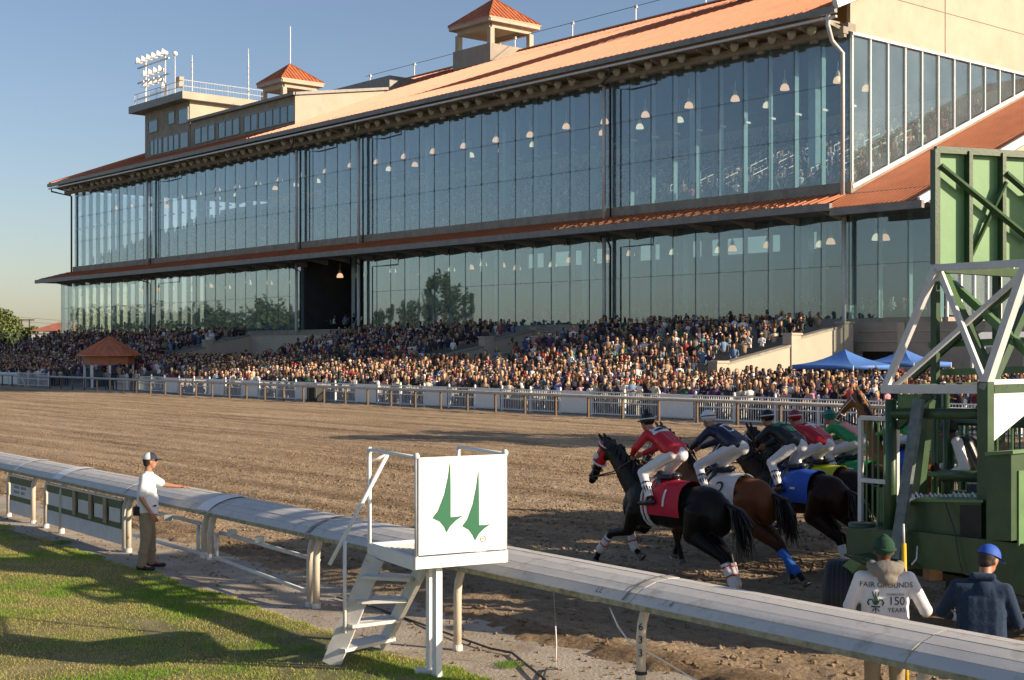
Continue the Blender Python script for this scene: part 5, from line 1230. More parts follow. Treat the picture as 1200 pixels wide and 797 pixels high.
def person(label, loc, rz, J, skin='skin', top='polo', low='khaki', shoe='black', sleeve='short', hat=None, group=None, voxel=.011, hair='hair', curl=0.5, head_yaw=0, head_pitch=0, fat=1.0, palms=None, extra=None, hem=-.12, legr=1.0, shoe_name='shoe', collar=True, name='person', parent_fn=None):
    t = thing('person', label, 'person', loc, rz, group); J = {k: Vector(v) for k, v in J.items()}
    hs, P, Rm = head_shapes(J['head'], head_yaw, head_pitch)
    body = list(hs) + [('c', J['neck'] + V3(0, 0, -.03), .062, J['head'] + Rm @ V3(-.015, 0, -.05), .054), ('c', J['pelvis'], .10, J['chest'], .11), ('c', J['shL'], .05, J['shR'], .05)]
    for s_ in 'LR':
        body += [('c', J['sh' + s_], .048, J['el' + s_], .040), ('c', J['el' + s_], .041, J['wr' + s_], .027), ('c', J['hip' + s_], .075, J['kn' + s_], .05), ('c', J['kn' + s_], .05, J['an' + s_], .035), ('c', J['an' + s_], .035, J['toe' + s_], .025)]
        f = (J['wr' + s_] - J['el' + s_]).normalized(); sd = 1 if s_ == 'L' else -1
        pn = Vector((0, -sd, -0.2)) if palms is None else palms[s_][0]
        f = f if palms is None or len(palms[s_]) < 2 else Vector(palms[s_][1]); body += hand_shapes(J['wr' + s_], f, pn, 1 if palms is None or len(palms[s_]) < 3 else palms[s_][2], curl)
    fuse('body', body, voxel * 0.72, M[skin], t, 2)
    up = (J['chest'] - J['pelvis']).normalized(); sl = (J['shL'] - J['shR']).normalized(); fw = sl.cross(up) * -1 if False else up.cross(sl) * -1
    fw = sl.cross(up)
    tor = []
    for k, (f, wd, dp) in enumerate(((hem, .125, .115), (.1, .125, .115), (.4, .13, .12), (.75, .14, .115), (1.0, .135, .105))):
        c = J['pelvis'].lerp(J['chest'], f); hw = (.06 if f < .5 else .09)
        tor.append(('c', c + sl * hw, dp * fat, c - sl * hw, dp * fat))
        if fat > 1.1 and f < .5: tor.append(('e', c + fw * .05, (.13, .14, .14), None))
    tor += [('c', J['shL'] - sl * .03 + up * -.01, .068, J['neck'] + V3(0, 0, -.03), .068), ('c', J['shR'] + sl * .03 + up * -.01, .068, J['neck'] + V3(0, 0, -.03), .068), ('c', J['chest'] + sl * .1, .11, J['shL'] - sl * .02, .07), ('c', J['chest'] - sl * .1, .11, J['shR'] + sl * .02, .07)]
    q0 = J['pelvis'].lerp(J['chest'], max(hem, 0)); fb = fat ** .5
    for hw in (-.085, 0, .085): tor.append(('c', q0 + sl * hw, .132 * fb, J['chest'] + sl * hw, .118 * fb))
    tor += [('c', J['chest'] + up * .03 + sl * .07, .115, J['chest'] + up * .09 - sl * .07, .11), ('c', J['shL'] - sl * .05 - up * .01, .078, J['shR'] + sl * .05 - up * .01, .078), ('e', J['chest'].lerp(J['neck'], .5) - fw * .02, (.11, .12, .10), None)]
    for s_ in 'LR':
        if sleeve == 'long':
            tor += [('c', J['sh' + s_], .072, J['el' + s_], .060), ('c', J['el' + s_], .060, J['el' + s_].lerp(J['wr' + s_], .93), .042)]
            mid = J['el' + s_].lerp(J['wr' + s_], .4); tor += [('e', mid, (.058, .055, .055), None), ('e', J['el' + s_], (.066, .062, .062), None)]
        else: tor += [('c', J['sh' + s_], .070, J['sh' + s_].lerp(J['el' + s_], .78), .066)]
    shirt = fuse('shirt' if sleeve == 'short' else 'jacket', tor, voxel, M[top], t, 3)
    tr_ = [('c', J['hipL'], .098 * fat ** .5, J['hipR'], .098 * fat ** .5), ('c', J['pelvis'] + up * .02, .11 * fat, J['pelvis'] - up * .05, .11)]
    if low:
        for s_ in 'LR':
            a = J['kn' + s_].lerp(J['an' + s_], .97 if sleeve == 'short' else .85); tr_ += [('c', J['hip' + s_], .102 * legr, J['kn' + s_], .074 * legr), ('c', J['kn' + s_], .074 * legr, a, .062 * legr), ('e', J['kn' + s_].lerp(a, .55), (.075 * legr, .07 * legr, .06), None)]
        tr = fuse('trousers', tr_, voxel, M[low], t, 3)
    for s_ in 'LR':
        d = (J['toe' + s_] - J['an' + s_]); d.z = 0; d.normalize(); an = J['an' + s_]; tz = J['toe' + s_].z
        so = fuse(shoe_name, [('c', an - d * .04 + V3(0, 0, -.03), .045, an + d * .06 + V3(0, 0, -.035), .042), ('c', an + d * .04 + V3(0, 0, -.045), .040, J['toe' + s_] + V3(0, 0, .0), .033)], .011, M[shoe], t, 2)
    e = Rm.to_euler()
    if hair: fuse('hair', [('e', P(-.028, 0, .022), (.088, .084, .092), e), ('e', P(-.045, 0, -.03), (.06, .072, .06), e)], .010, M[hair], t, 2)
    if hat and hat[0] == 'cap':
        cm = MB()
        def crown(i, j):
            th = j * 1.45; a = i * 2 * math.pi; return P(-.004 + .114 * math.cos(a) * math.cos(th * .98), .096 * math.sin(a) * math.cos(th * .98), .035 + .105 * math.sin(th))
        cm.grid(crown, 24, 8); nF = len(cm.f)
        cw = MW[t.name]
        for k in range(nF):
            col_ = k // 8
            if len(hat) > 2 and (col_ < 6 or col_ >= 18): cm.m[k] = 1
        cm2 = MB(); cm2.v = [tuple(cw @ Vector(v)) for v in cm.v]; cm2.f = cm.f; cm2.m = cm.m
        cm2.build('cap', [M[hat[1]], M[hat[2] if len(hat) > 2 else hat[1]]], t, True)
        bm_ = MB(); bm_.grid(lambda i, j: cw @ P(.085 + (.10 * j) * math.cos((i - .5) * 2.0), .088 * math.sin((i - .5) * 2.6) * (1 - .12 * j), .040 - .012 * j - .03 * (i - .5) ** 2), 10, 4)
        bm_.grid(lambda i, j: cw @ P(.085 + (.10 * j) * math.cos((i - .5) * 2.0), .088 * math.sin((i - .5) * 2.6) * (1 - .12 * j), .034 - .012 * j - .03 * (i - .5) ** 2), 10, 4)
        bm_.build('cap_brim', M[hat[2] if len(hat) > 2 else hat[1]], t, True)
    if hat and hat[0] == 'beanie':
        bb = fuse('beanie', [('e', P(-.012, 0, .045), (.112, .096, .100), e), ('e', P(-.01, 0, .125), (.045, .04, .035), e)], .009, M[hat[1]], t, 2)
        cw = MW[t.name]; b = MB(); b.tube([cw @ P(-.012 + .106 * math.cos(a), .092 * math.sin(a), .022 - .0 * math.cos(a)) for a in [k * math.pi / 12 for k in range(25)]], .017, 8, False); b.build('beanie_cuff', M[hat[1]], t, True)
    return t, P, Rm, shirt
STAND = dict(pelvis=(0, 0, .95), chest=(0, 0, 1.28), neck=(.01, 0, 1.50), head=(.03, 0, 1.665), shL=(0, .19, 1.43), shR=(0, -.19, 1.43), elL=(-.03, .26, 1.16), elR=(-.03, -.26, 1.16), wrL=(.06, .25, .93), wrR=(.06, -.25, .93),
             hipL=(0, .10, .92), hipR=(0, -.10, .92), knL=(.02, .11, .50), knR=(.02, -.11, .50), anL=(-.02, .12, .10), anR=(-.02, -.12, .10), toeL=(.16, .15, .045), toeR=(.16, -.15, .045))
def pose(**k): d = dict(STAND); d.update(k); return d
# --- man in white polo with his left hand on the rail
p0 = gnd(172, 668)
M['mesh_white'] = mat('white_cap_mesh', (0.72, 0.72, 0.72), 0.8, 0.1, 30); M['cap_navy'] = mat('navy_cap_cotton', (0.02, 0.025, 0.05), 0.8, 0.2, 20)
t, P, Rm, sh = person('heavy set man in a white polo and khaki trousers with one hand on the rail', (p0.x, p0.y, 0.0), R(8),
    pose(chest=(0, 0, 1.29), head=(.05, 0, 1.68), elL=(.24, .22, 1.29), wrL=(.50, .24, 1.255), elR=(-.05, -.27, 1.13), wrR=(.10, -.27, .90), shL=(.01, .20, 1.44), shR=(-.01, -.20, 1.44), hipL=(0, .11, .92), hipR=(0, -.11, .92), anL=(.05, .17, .10), toeL=(.24, .20, .045), knL=(.04, .14, .5), knR=(0, -.13, .5), anR=(-.06, -.16, .10), toeR=(.12, -.20, .045)),
    fat=1.22, legr=1.16, hat=('cap', 'mesh_white', 'cap_navy'), palms={'L': [(0, 0, -1), (1, .1, -.05), -1], 'R': [(0.2, 1, 0)]}, curl=0.25, head_yaw=R(10))
cw = MW[t.name]
b = MB(); b.tube([cw @ P(-.0, .083, .018), cw @ P(.07, .07, .018)], .005, 5); b.tube([cw @ P(-.0, -.083, .018), cw @ P(.07, -.07, .018)], .005, 5); b.box(cw @ P(.094, .032, .012), (.02, .045, .03), MW[t.name].to_euler().z); b.box(cw @ P(.094, -.032, .012), (.02, .045, .03), MW[t.name].to_euler().z); b.build('sunglasses', M['black'], t)
b = MB(); ring_ = [cw @ V3(.155 * math.cos(a) - .0, .19 * math.sin(a), 1.0) for a in [k * math.pi / 10 for k in range(21)]]; b.tube(ring_, .018, 6, False); b.build('belt', M['black'], t)
b = MB(); b.box(cw @ V3(-.13, -.16, .93), (.10, .06, .14)); b.build('belt_pouch', M['black'], t)
b = MB(); [b.tube([cw @ V3(-.02, s_ * .07, 1.525), cw @ V3(.08, s_ * .055, 1.50), cw @ V3(.115, s_ * .012, 1.43)], .014, 6) for s_ in (-1, 1)]; b.build('collar', M['polo'], t, True)
# --- man in white hoodie holding a yellow pole, seen from behind
Yh = 12.75; xh = (1037 - 600) / FPX * Yh
M['hoodie'] = mat('white_fleece', (0.72, 0.71, 0.72), 0.9, 0.04, 5, 0.010, 9)
t, P, Rm, sh = person('man seen from behind in a white printed hoodie and dark green beanie, holding a yellow pole', (xh, Yh, -0.05), R(84),
    pose(chest=(0, 0, 1.26), neck=(.02, 0, 1.46), head=(.05, 0, 1.62), shL=(0, .21, 1.38), shR=(0, -.21, 1.38), elL=(.03, .31, 1.12), wrL=(.16, .27, .98), elR=(.0, -.36, 1.10), wrR=(.20, -.21, 1.36)),
    skin='skin_dark', top='hoodie', low='khaki', sleeve='long', hat=('beanie', 'beanie'), hair=None, fat=1.12, curl=1.0, palms={'L': [(0, -1, 0)], 'R': [(0, 1, 0), (.1, .1, 1), -1]})
fuse('hood', [('e', (-.10, 0, 1.475), (.10, .155, .085), None), ('c', (-.04, .12, 1.50), .055, (.06, .09, 1.47), .045), ('c', (-.04, -.12, 1.50), .055, (.06, -.09, 1.47), .045), ('e', (-.15, .0, 1.40), (.06, .09, .06), None)], .011, M['hood'], t, 2)
pl = [text_poly('FAIR GROUNDS', 0.066, 0, 0.135, 1.0), text_poly('CELEBRATING', 0.026, .075, .055, 1.0), text_poly('150', 0.105, .085, -.005, .95), text_poly('YEARS', 0.056, .085, -.085, 1.05)]
drape('back_title', pl[:1], sh.data, (-1.0, 0, 1.20), (0, -1, 0), (0, 0, 1), (1, 0, 0), .006, M['ink'], t)
drape('back_lettering', pl[1:], sh.data, (-1.0, 0, 1.20), (0, -1, 0), (0, 0, 1), (1, 0, 0), .006, M['ink'], t)
emb2 = []
def pol(pts): emb2.append((pts, [tuple(range(len(pts)))]))
for sx_ in (-1, 1):
    for seg in ([(.012, -.01), (.03, .035), (.036, .030), (.022, -.012)], [(.03, .035), (.06, .030), (.056, .018), (.036, .024)], [(.06, .030), (.075, .0), (.062, .002), (.054, .018)], [(.075, .0), (.062, -.03), (.052, -.018), (.062, .002)], [(.01, -.05), (.02, -.05), (.036, -.082), (.022, -.075)]):
        pol([(-.10 + sx_ * x, y) for x, y in (seg if sx_ > 0 else seg[::-1])])
pol([(-.10 + x, y) for x, y in ((-.012, -.02), (.012, -.02), (.020, .03), (.010, .06), (-.010, .06), (-.020, .03))])
for dx_ in (-.024, 0, .024): pol([(-.10 + dx_ * .7 - .006, .055), (-.10 + dx_ * .7 + .006, .055), (-.10 + dx_ * 1.2 + .004, .10), (-.10 + dx_ * 1.2 - .004, .10)])
pol([(-.14, -.028), (-.14, -.042), (-.06, -.042), (-.06, -.028)]); pol([(-.108, -.045), (-.100, -.105), (-.092, -.045)])
drape('back_emblem', emb2, sh.data, (-1.0, 0, 1.18), (0, -1, 0), (0, 0, 1), (1, 0, 0), .008, M['ink_green'], t)
pole = thing('yellow_pole', 'yellow pole with a metal top held upright by the man in the white hoodie', 'pole', (xh + .2, Yh + .1, 0)); pc = Vector((xh + .225, Yh + .19, 0))
b = MB(); b.tube([pc + V3(.03, 0, 0), pc + V3(0, 0, 1.62)], .022, 10); b.build('shaft', M['yellow'], pole, True)
b = MB(); b.tube([pc + V3(0, 0, 1.62), pc + V3(-.005, 0, 1.80)], .011, 8); b.build('metal_tip', M['galv'], pole, True)
# --- man in navy fleece bending, royal blue cap, at right
Yn = 12.3; xn = (1150 - 600) / FPX * Yn
t, P, Rm, sh = person('man seen from behind in a navy fleece and royal blue cap, head turned right', (xn, Yn, -0.08), R(72),
    pose(chest=(.02, 0, 1.27), neck=(.06, -.03, 1.49), head=(.13, -.06, 1.63), shL=(0, .20, 1.40), shR=(.02, -.20, 1.38), elL=(.10, .33, 1.16), wrL=(.30, .20, 1.06), elR=(.06, -.30, 1.10), wrR=(.27, -.2, 1.0)),
    top='navy', low='denim', sleeve='long', hat=('cap', 'capblue'), fat=1.12, head_yaw=R(-38), head_pitch=R(22))
fuse('collar', [('c', (-.02, .07, 1.50), .035, (.08, .07, 1.49), .03), ('c', (-.03, .06, 1.505), .036, (-.01, -.09, 1.50), .036), ('c', (0, -.09, 1.50), .035, (.10, -.09, 1.47), .03)], .010, M['navy'], t, 2)
# --- gate assistant in a white long sleeved shirt and dark vest leaning in the gate
# ================================================================ HORSES AND JOCKEYS
def coat(name, body, pts, zlo=0.55, zhi=0.8):
    m, t, b = new_mat(name); N = t.nodes; L = t.links; tc = N.new('ShaderNodeTexCoord'); sp = N.new('ShaderNodeSeparateXYZ'); L.new(tc.outputs['Object'], sp.inputs[0])
    nz = N.new('ShaderNodeTexNoise'); nz.inputs['Scale'].default_value = 3; L.new(tc.outputs['Object'], nz.inputs['Vector'])
    ad = N.new('ShaderNodeMath'); ad.operation = 'MULTIPLY_ADD'; ad.inputs[1].default_value = 0.35; L.new(nz.outputs[0], ad.inputs[0]); L.new(sp.outputs[2], ad.inputs[2])
    mr = N.new('ShaderNodeMapRange'); mr.inputs[1].default_value = zlo + .17; mr.inputs[2].default_value = zhi + .17; L.new(ad.outputs[0], mr.inputs[0])
    c = ramp(N, L, nz.outputs[0], [(0.3, tuple(x * 0.8 for x in body)), (0.7, tuple(x * 1.2 for x in body))])
    mx = N.new('ShaderNodeMix'); mx.data_type = 'RGBA'; mx.inputs[6].default_value = (*pts, 1); L.new(mr.outputs[0], mx.inputs[0]); L.new(c, mx.inputs[7])
    L.new(mx.outputs[2], b.inputs['Base Color']); b.inputs['Roughness'].default_value = 0.42; b.inputs['Specular IOR Level'].default_value = 0.17
    n3 = N.new('ShaderNodeTexNoise'); n3.inputs['Scale'].default_value = 9; n3.inputs['Detail'].default_value = 3; L.new(tc.outputs['Object'], n3.inputs['Vector']); nrm(t, N, L, b, n3.outputs[0], 0.6, 0.015)
    return m
M['coat_black'] = coat('black_horse_coat', (0.012, 0.010, 0.009), (0.006, 0.006, 0.006))
M['coat_bay'] = coat('bay_horse_coat', (0.17, 0.062, 0.022), (0.010, 0.007, 0.006), 0.45, 0.95)
M['coat_dark'] = coat('dark_brown_horse_coat', (0.030, 0.014, 0.008), (0.007, 0.006, 0.005))
M['coat_chest'] = coat('chestnut_horse_coat', (0.26, 0.10, 0.035), (0.05, 0.02, 0.01))
M['mane'] = mat('black_horsehair', (0.010, 0.008, 0.007), 0.45, 0.3, 40)
M['silk_red'] = mat('red_silk', (0.55, 0.012, 0.020), 0.35, 0.06, 10, 0.010, 12); M['silk_navy'] = mat('navy_silk', (0.010, 0.013, 0.045), 0.4, 0.1, 10, 0.010, 12); M['silk_white'] = mat('white_silk', (0.74, 0.73, 0.74), 0.4, 0.04, 10, 0.012, 12)
M['silk_black'] = mat('black_silk', (0.010, 0.010, 0.011), 0.4, 0.1, 10, 0.010, 12); M['silk_green'] = mat('green_silk', (0.02, 0.30, 0.09), 0.4, 0.06, 10, 0.01, 12); M['silk_peach'] = mat('peach_silk', (0.72, 0.27, 0.20), 0.4, 0.05, 10, 0.01, 12)
M['silk_blue'] = mat('royal_blue_silk', (0.02, 0.06, 0.42), 0.4, 0.06, 10, 0.01, 12); M['silk_yellow'] = mat('yellow_green_cloth', (0.58, 0.58, 0.03), 0.6, 0.06, 10, 0.006, 12)
M['helmet_teal'] = mat('teal_helmet_cover', (0.02, 0.20, 0.16), 0.4, 0.08, 10); M['maroon'] = mat('maroon_helmet_cover', (0.28, 0.02, 0.03), 0.4, 0.08, 10); M['cloth_white'] = mat('white_saddle_cloth', (0.70, 0.70, 0.68), 0.8, 0.05, 8, 0.006, 10)
M['boot'] = mat('black_leather_boot', (0.018, 0.022, 0.030), 0.28, 0.1, 10); M['wrap_blue'] = mat('blue_leg_wrap', (0.02, 0.13, 0.52), 0.8, 0.1, 20, 0.004, 30); M['hoof'] = mat('hoof_horn', (0.12, 0.10, 0.085), 0.6, 0.2, 10); M['steel'] = mat('shoe_steel', (0.35, 0.35, 0.36), 0.35, 0.1, 10, metal=0.8)
M['red_cloth'] = mat('red_saddle_cloth', (0.50, 0.010, 0.035), 0.7, 0.06, 8, 0.006, 10); M['blue_cloth'] = mat('blue_saddle_cloth', (0.02, 0.10, 0.50), 0.7, 0.06, 8, 0.006, 10); M['green_cloth'] = mat('green_saddle_cloth', (0.02, 0.30, 0.10), 0.7, 0.06, 8, 0.006, 10)
LEGS = dict(fl=[(.50, .17, 1.08), (.62, .17, .82), (1.02, .16, .72), (1.30, .15, .46), (1.42, .15, .30)], fr=[(.48, -.17, 1.05), (.66, -.17, .80), (.98, -.16, .80), (.86, -.16, .48), (.74, -.16, .40)],
            hl=[(-.62, .16, 1.15), (-.52, .20, .88), (-.98, .17, .58), (-1.12, .16, .22), (-1.06, .16, .06)], hr=[(-.60, -.16, 1.15), (-.42, -.20, .90), (-.80, -.17, .55), (-.86, -.16, .20), (-.78, -.16, .06)])
def horse(label, P, s, cm, hood=None, legs=None, head=((1.42, 0, 1.98), (1.80, 0, 1.42)), cloth='red_cloth', num='1', numcol='cloth_white', wraps=(None, None, None, None), rz=0.0, tail=True, mane='mane', stretch=0.0):
    o = W(P, s); t = thing('racehorse', label, 'horse', (o.x, o.y, 0), A_D1 + rz); cw = MW[t.name]; L = legs or LEGS
    pl, ns = Vector(head[0]), Vector(head[1]); hd = (ns - pl).normalized(); hl = (ns - pl).length; up = Vector((hd.z * -1, 0, hd.x)); 
    if up.z < 0: up = -up
    sh = [('e', (-.60 - stretch, 0, 1.19), (.42, .27, .33), (0, R(-12), 0)), ('e', (-.12 - stretch * .5, 0, 1.20), (.62 + stretch * .5, .285, .325), None), ('e', (.38, 0, 1.20), (.38, .25, .37), (0, R(15), 0)), ('e', (.36, 0, 1.44), (.32, .09, .14), None), ('e', (-.62 - stretch, 0, 1.36), (.30, .20, .15), None),
          ('e', (-.88 - stretch, .0, 1.12), (.16, .22, .28), None), ('e', (.62, 0, 1.14), (.18, .21, .27), None)]
    nb = Vector((.50, 0, 1.32)); m1 = nb.lerp(pl, .4) + Vector((0, 0, .03)); m2 = nb.lerp(pl, .78) + Vector((.0, 0, .03))
    sh += [('c', nb, .27, m1, .20, (1, .70, 1)), ('c', m1, .20, m2, .145, (1, .68, 1)), ('c', m2, .145, pl, .10, (1, .75, 1))]
    sh += [('c', pl - hd * .02, .105, pl + hd * hl * .45, .092, (1, .78, 1)), ('c', pl + hd * hl * .45, .088, pl + hd * hl * .9, .062, (1, .8, 1)), ('c', pl + hd * hl * .85, .066, ns, .056), ('e', pl + hd * .14 - up * .075, (.12, .065, .09), None), ('c', ns - up * .045 - hd * .06, .035, ns - up * .03, .03)]
    for sd in (-1, 1):
        sh.append(('c', pl + hd * .16 + up * .04 + Vector((0, sd * .062, 0)), .026, pl + hd * .19 + up * .035 + Vector((0, sd * .066, 0)), .022))
        sh.append(('c', pl - hd * .03 + up * .07 + Vector((0, sd * .045, 0)), .028, pl - hd * .06 + up * .15 + Vector((0, sd * .055, 0)), .026)); sh.append(('c', pl - hd * .06 + up * .15 + Vector((0, sd * .055, 0)), .026, pl - hd * .085 + up * .21 + Vector((0, sd * .05, 0)), .008))
    for k, l in L.items():
        l = [Vector(q) for q in l]
        if k[0] == 'f': rs = (.135, .088, .056, .043, .046)
        else: rs = (.22, .135, .066, .045, .046)
        for i in range(4): sh.append(('c', l[i], rs[i], l[i + 1], rs[i + 1] if i != 2 else .038))
        sh.append(('e', l[2], (.062, .055, .068), None)); sh.append(('e', l[3], (.048, .045, .052), None))
        if k[0] == 'h': sh.append(('c', l[2] + (l[2] - l[3]).normalized() * .06 + Vector((-.04, 0, 0)), .03, l[2].lerp(l[3], .4), .032))
        if k[0] == 'f': sh.append(('c', l[0] + Vector((-.05, 0, .15)), .15, l[0], .13, (1, .6, 1)))
    fuse('body', sh, .020, M[cm], t, 3)
    for (k, l), wr in zip(L.items(), wraps):
        l = [Vector(q) for q in l]; d = (l[4] - l[3]).normalized(); 
        e = l[4] + d * .055; b = MB(); b.tube([cw @ (l[4] - d * .01), cw @ (l[4] + d * .03), cw @ e], [.050, .060, .068], 10); b.build('hoof', M['hoof'], t, True)
        b = MB(); pn_ = d; x_ = pn_.orthogonal().normalized(); y_ = pn_.cross(x_); b.tube([cw @ (e + pn_ * .006 + (x_ * math.cos(a) + y_ * math.sin(a)) * .056) for a in [R(q) for q in range(30, 331, 30)]], .011, 5); b.build('horseshoe', M['steel'], t)
        if wr:
            a, c = l[2].lerp(l[3], .22), l[2].lerp(l[3], .98); b = MB(); b.tube([cw @ a, cw @ a.lerp(c, .5), cw @ c, cw @ (c + d * .05)], [.064, .058, .068, .060], 12); b.build('leg_wrap', M[wr[0]], t, True)
            if len(wr) > 1:
                for f in (.12, .55): b = MB(); q0, q1 = a.lerp(c, f), a.lerp(c, f + .07); b.tube([cw @ q0, cw @ q1], .067, 12); b.build('wrap_band', M[wr[1]], t)
    # mane as thin locks along the crest
    r_ = random.Random(int(P * 10)); b = MB()
    for q in range(46):
        f = q / 45; c = (nb + Vector((-.12, 0, .24))).lerp(pl + up * .07 - hd * .06, f) + Vector((0, 0, .05 * math.sin(f * 3.14))); sd = 1 if r_.random() < .75 else -1
        b.tube([cw @ c, cw @ (c + Vector((-.03, sd * .06, .02))), cw @ (c + Vector((-.06 + r_.uniform(-.03, .03), sd * (.10 + .04 * (1 - f)), -.12 + r_.uniform(-.05, .05))))], [.022, .020, .005], 4)
    b.build('mane', M[mane], t)
    if tail:
        b = MB(); tb = Vector((-1.0 - stretch, 0, 1.30))
        for q in range(150):
            a, ln = r_.gauss(0, .035), r_.uniform(.35, .8); e = Vector((-1.16 - stretch + r_.uniform(-.05, .05), a * 1.2, 1.24)); b.tube([cw @ (tb + Vector((0, a * .4, 0))), cw @ e, cw @ (e + Vector((-.16 * ln + r_.uniform(-.05, .05), a * 1.2, -.42 * ln))), cw @ (e + Vector((-.24 * ln + r_.uniform(-.06, .06), a * 1.4, -.86 * ln)))], [.016, .015, .010, .002], 3)
        b.build('tail', M[mane], t)
    # saddle cloth, number, saddle, girth
    def S(u, ph, off=0.0): return Vector((u, (.315 + off) * math.sin(ph), 1.215 + (.355 + off) * math.cos(ph) + (0.02 if u > .1 else 0)))
    b = MB(); A0 = R(112)
    b.grid(lambda i, j: cw @ S(-.46 + .64 * i + .05 * abs(2 * j - 1) * (1 - i) * -1, -A0 + 2 * A0 * j, .004 * math.sin(i * 9 + j * 20)), 12, 28); b.grid(lambda i, j: cw @ S(-.46 + .64 * i, -A0 + 2 * A0 * j, -.02), 12, 28)
    co = b.build('saddle_cloth', M[cloth], t, True)
    if num:
        me = text_mesh(num, .34); ci = wm(co).inverted()
        bm = bmesh.new(); bm.from_mesh(me)
        for _ in range(2):
            bmesh.ops.triangulate(bm, faces=bm.faces); le = [e for e in bm.edges if e.calc_length() > .05]; bmesh.ops.subdivide_edges(bm, edges=le, cuts=1)
        bmesh.ops.triangulate(bm, faces=bm.faces)
        for v in bm.verts: x, y = v.co.x, v.co.y; v.co = S(-.22 - x * 1.15, R(72) - y / .34, .012)
        bm.to_mesh(me); bm.free(); me.materials.append(M[numcol]); link('number', me, co)
    b = MB(); b.tube([cw @ S(.12, a, .008) for a in [R(q) for q in range(-170, 171, 20)]], .022, 6); b.tube([cw @ S(.20, a, .008) for a in [R(q) for q in range(-170, 171, 20)]], .016, 6); b.build('girth', M['cloth_white'] if num == '1' else M['silk_black'], t)
    fuse('saddle', [('e', (.0, 0, 1.60), (.24, .12, .05), None), ('e', (.12, 0, 1.64), (.06, .06, .05), None), ('e', (-.18, 0, 1.63), (.07, .10, .04), None), ('c', (0, .16, 1.55), .04, (.06, .27, 1.36), .03), ('c', (0, -.16, 1.55), .04, (.06, -.27, 1.36), .03)], .016, M['boot'], t, 2)
    # bridle, reins
    b = MB()
    def loop(c, rx, ry, ax, nn=12, r=.009): b.tube([cw @ (c + up * (rx * math.cos(a)) + Vector((0, ry * math.sin(a), 0))) for a in [k * 2 * math.pi / nn for k in range(nn + 1)]], r, 5)
    loop(pl + hd * hl * .66, .093, .080, 0); loop(pl + hd * hl * .10 - up * .02, .135, .098, 0, 12, .010); loop(pl + hd * hl * .9, .074, .064, 0)
    for sd in (-1, 1): b.tube([cw @ (pl + hd * hl * .08 + Vector((0, sd * .085, 0))), cw @ (pl + hd * hl * .5 + Vector((0, sd * .078, 0))), cw @ (pl + hd * hl * .88 - up * .03 + Vector((0, sd * .062, 0)))], .010, 5)
    b.build('bridle', M['boot'] if hood else M['cloth_white'], t)
    b = MB()
    for sd in (-1, 1): b.tube([cw @ (pl + hd * hl * .85 - up * .04 + Vector((0, sd * .07, 0))), cw @ (m1 + Vector((.12, sd * .17, .0))), cw @ Vector((.62, sd * .10, 1.80))], .010, 5)
    b.build('reins', M['boot'], t)
    if hood:
        e_ = math.atan2(-hd.z, hd.x)
        hb = fuse('blinker_hood', [('c', pl + hd * .02, .113, pl + hd * hl * .48, .099, (1, .84, 1)), ('c', pl + hd * .05 - up * .05, .09, pl + hd * hl * .35 - up * .02, .09, (1, .80, 1))], .012, M[hood], t, 2)
        b = MB(); loop(pl + hd * hl * .50, .112, .096, 0, 12, .016); loop(pl + hd * hl * .02 + up * .0, .132, .104, 0, 12, .014); b.build('hood_trim', M['cloth_white'], t)
        for sd in (-1, 1): ob = fuse('eye_cup', [('e', pl + hd * hl * .34 + Vector((0, sd * .088, 0)) + up * .03, (.05, .028, .05), None)], .008, M['cloth_white'], t, 1)
    return t
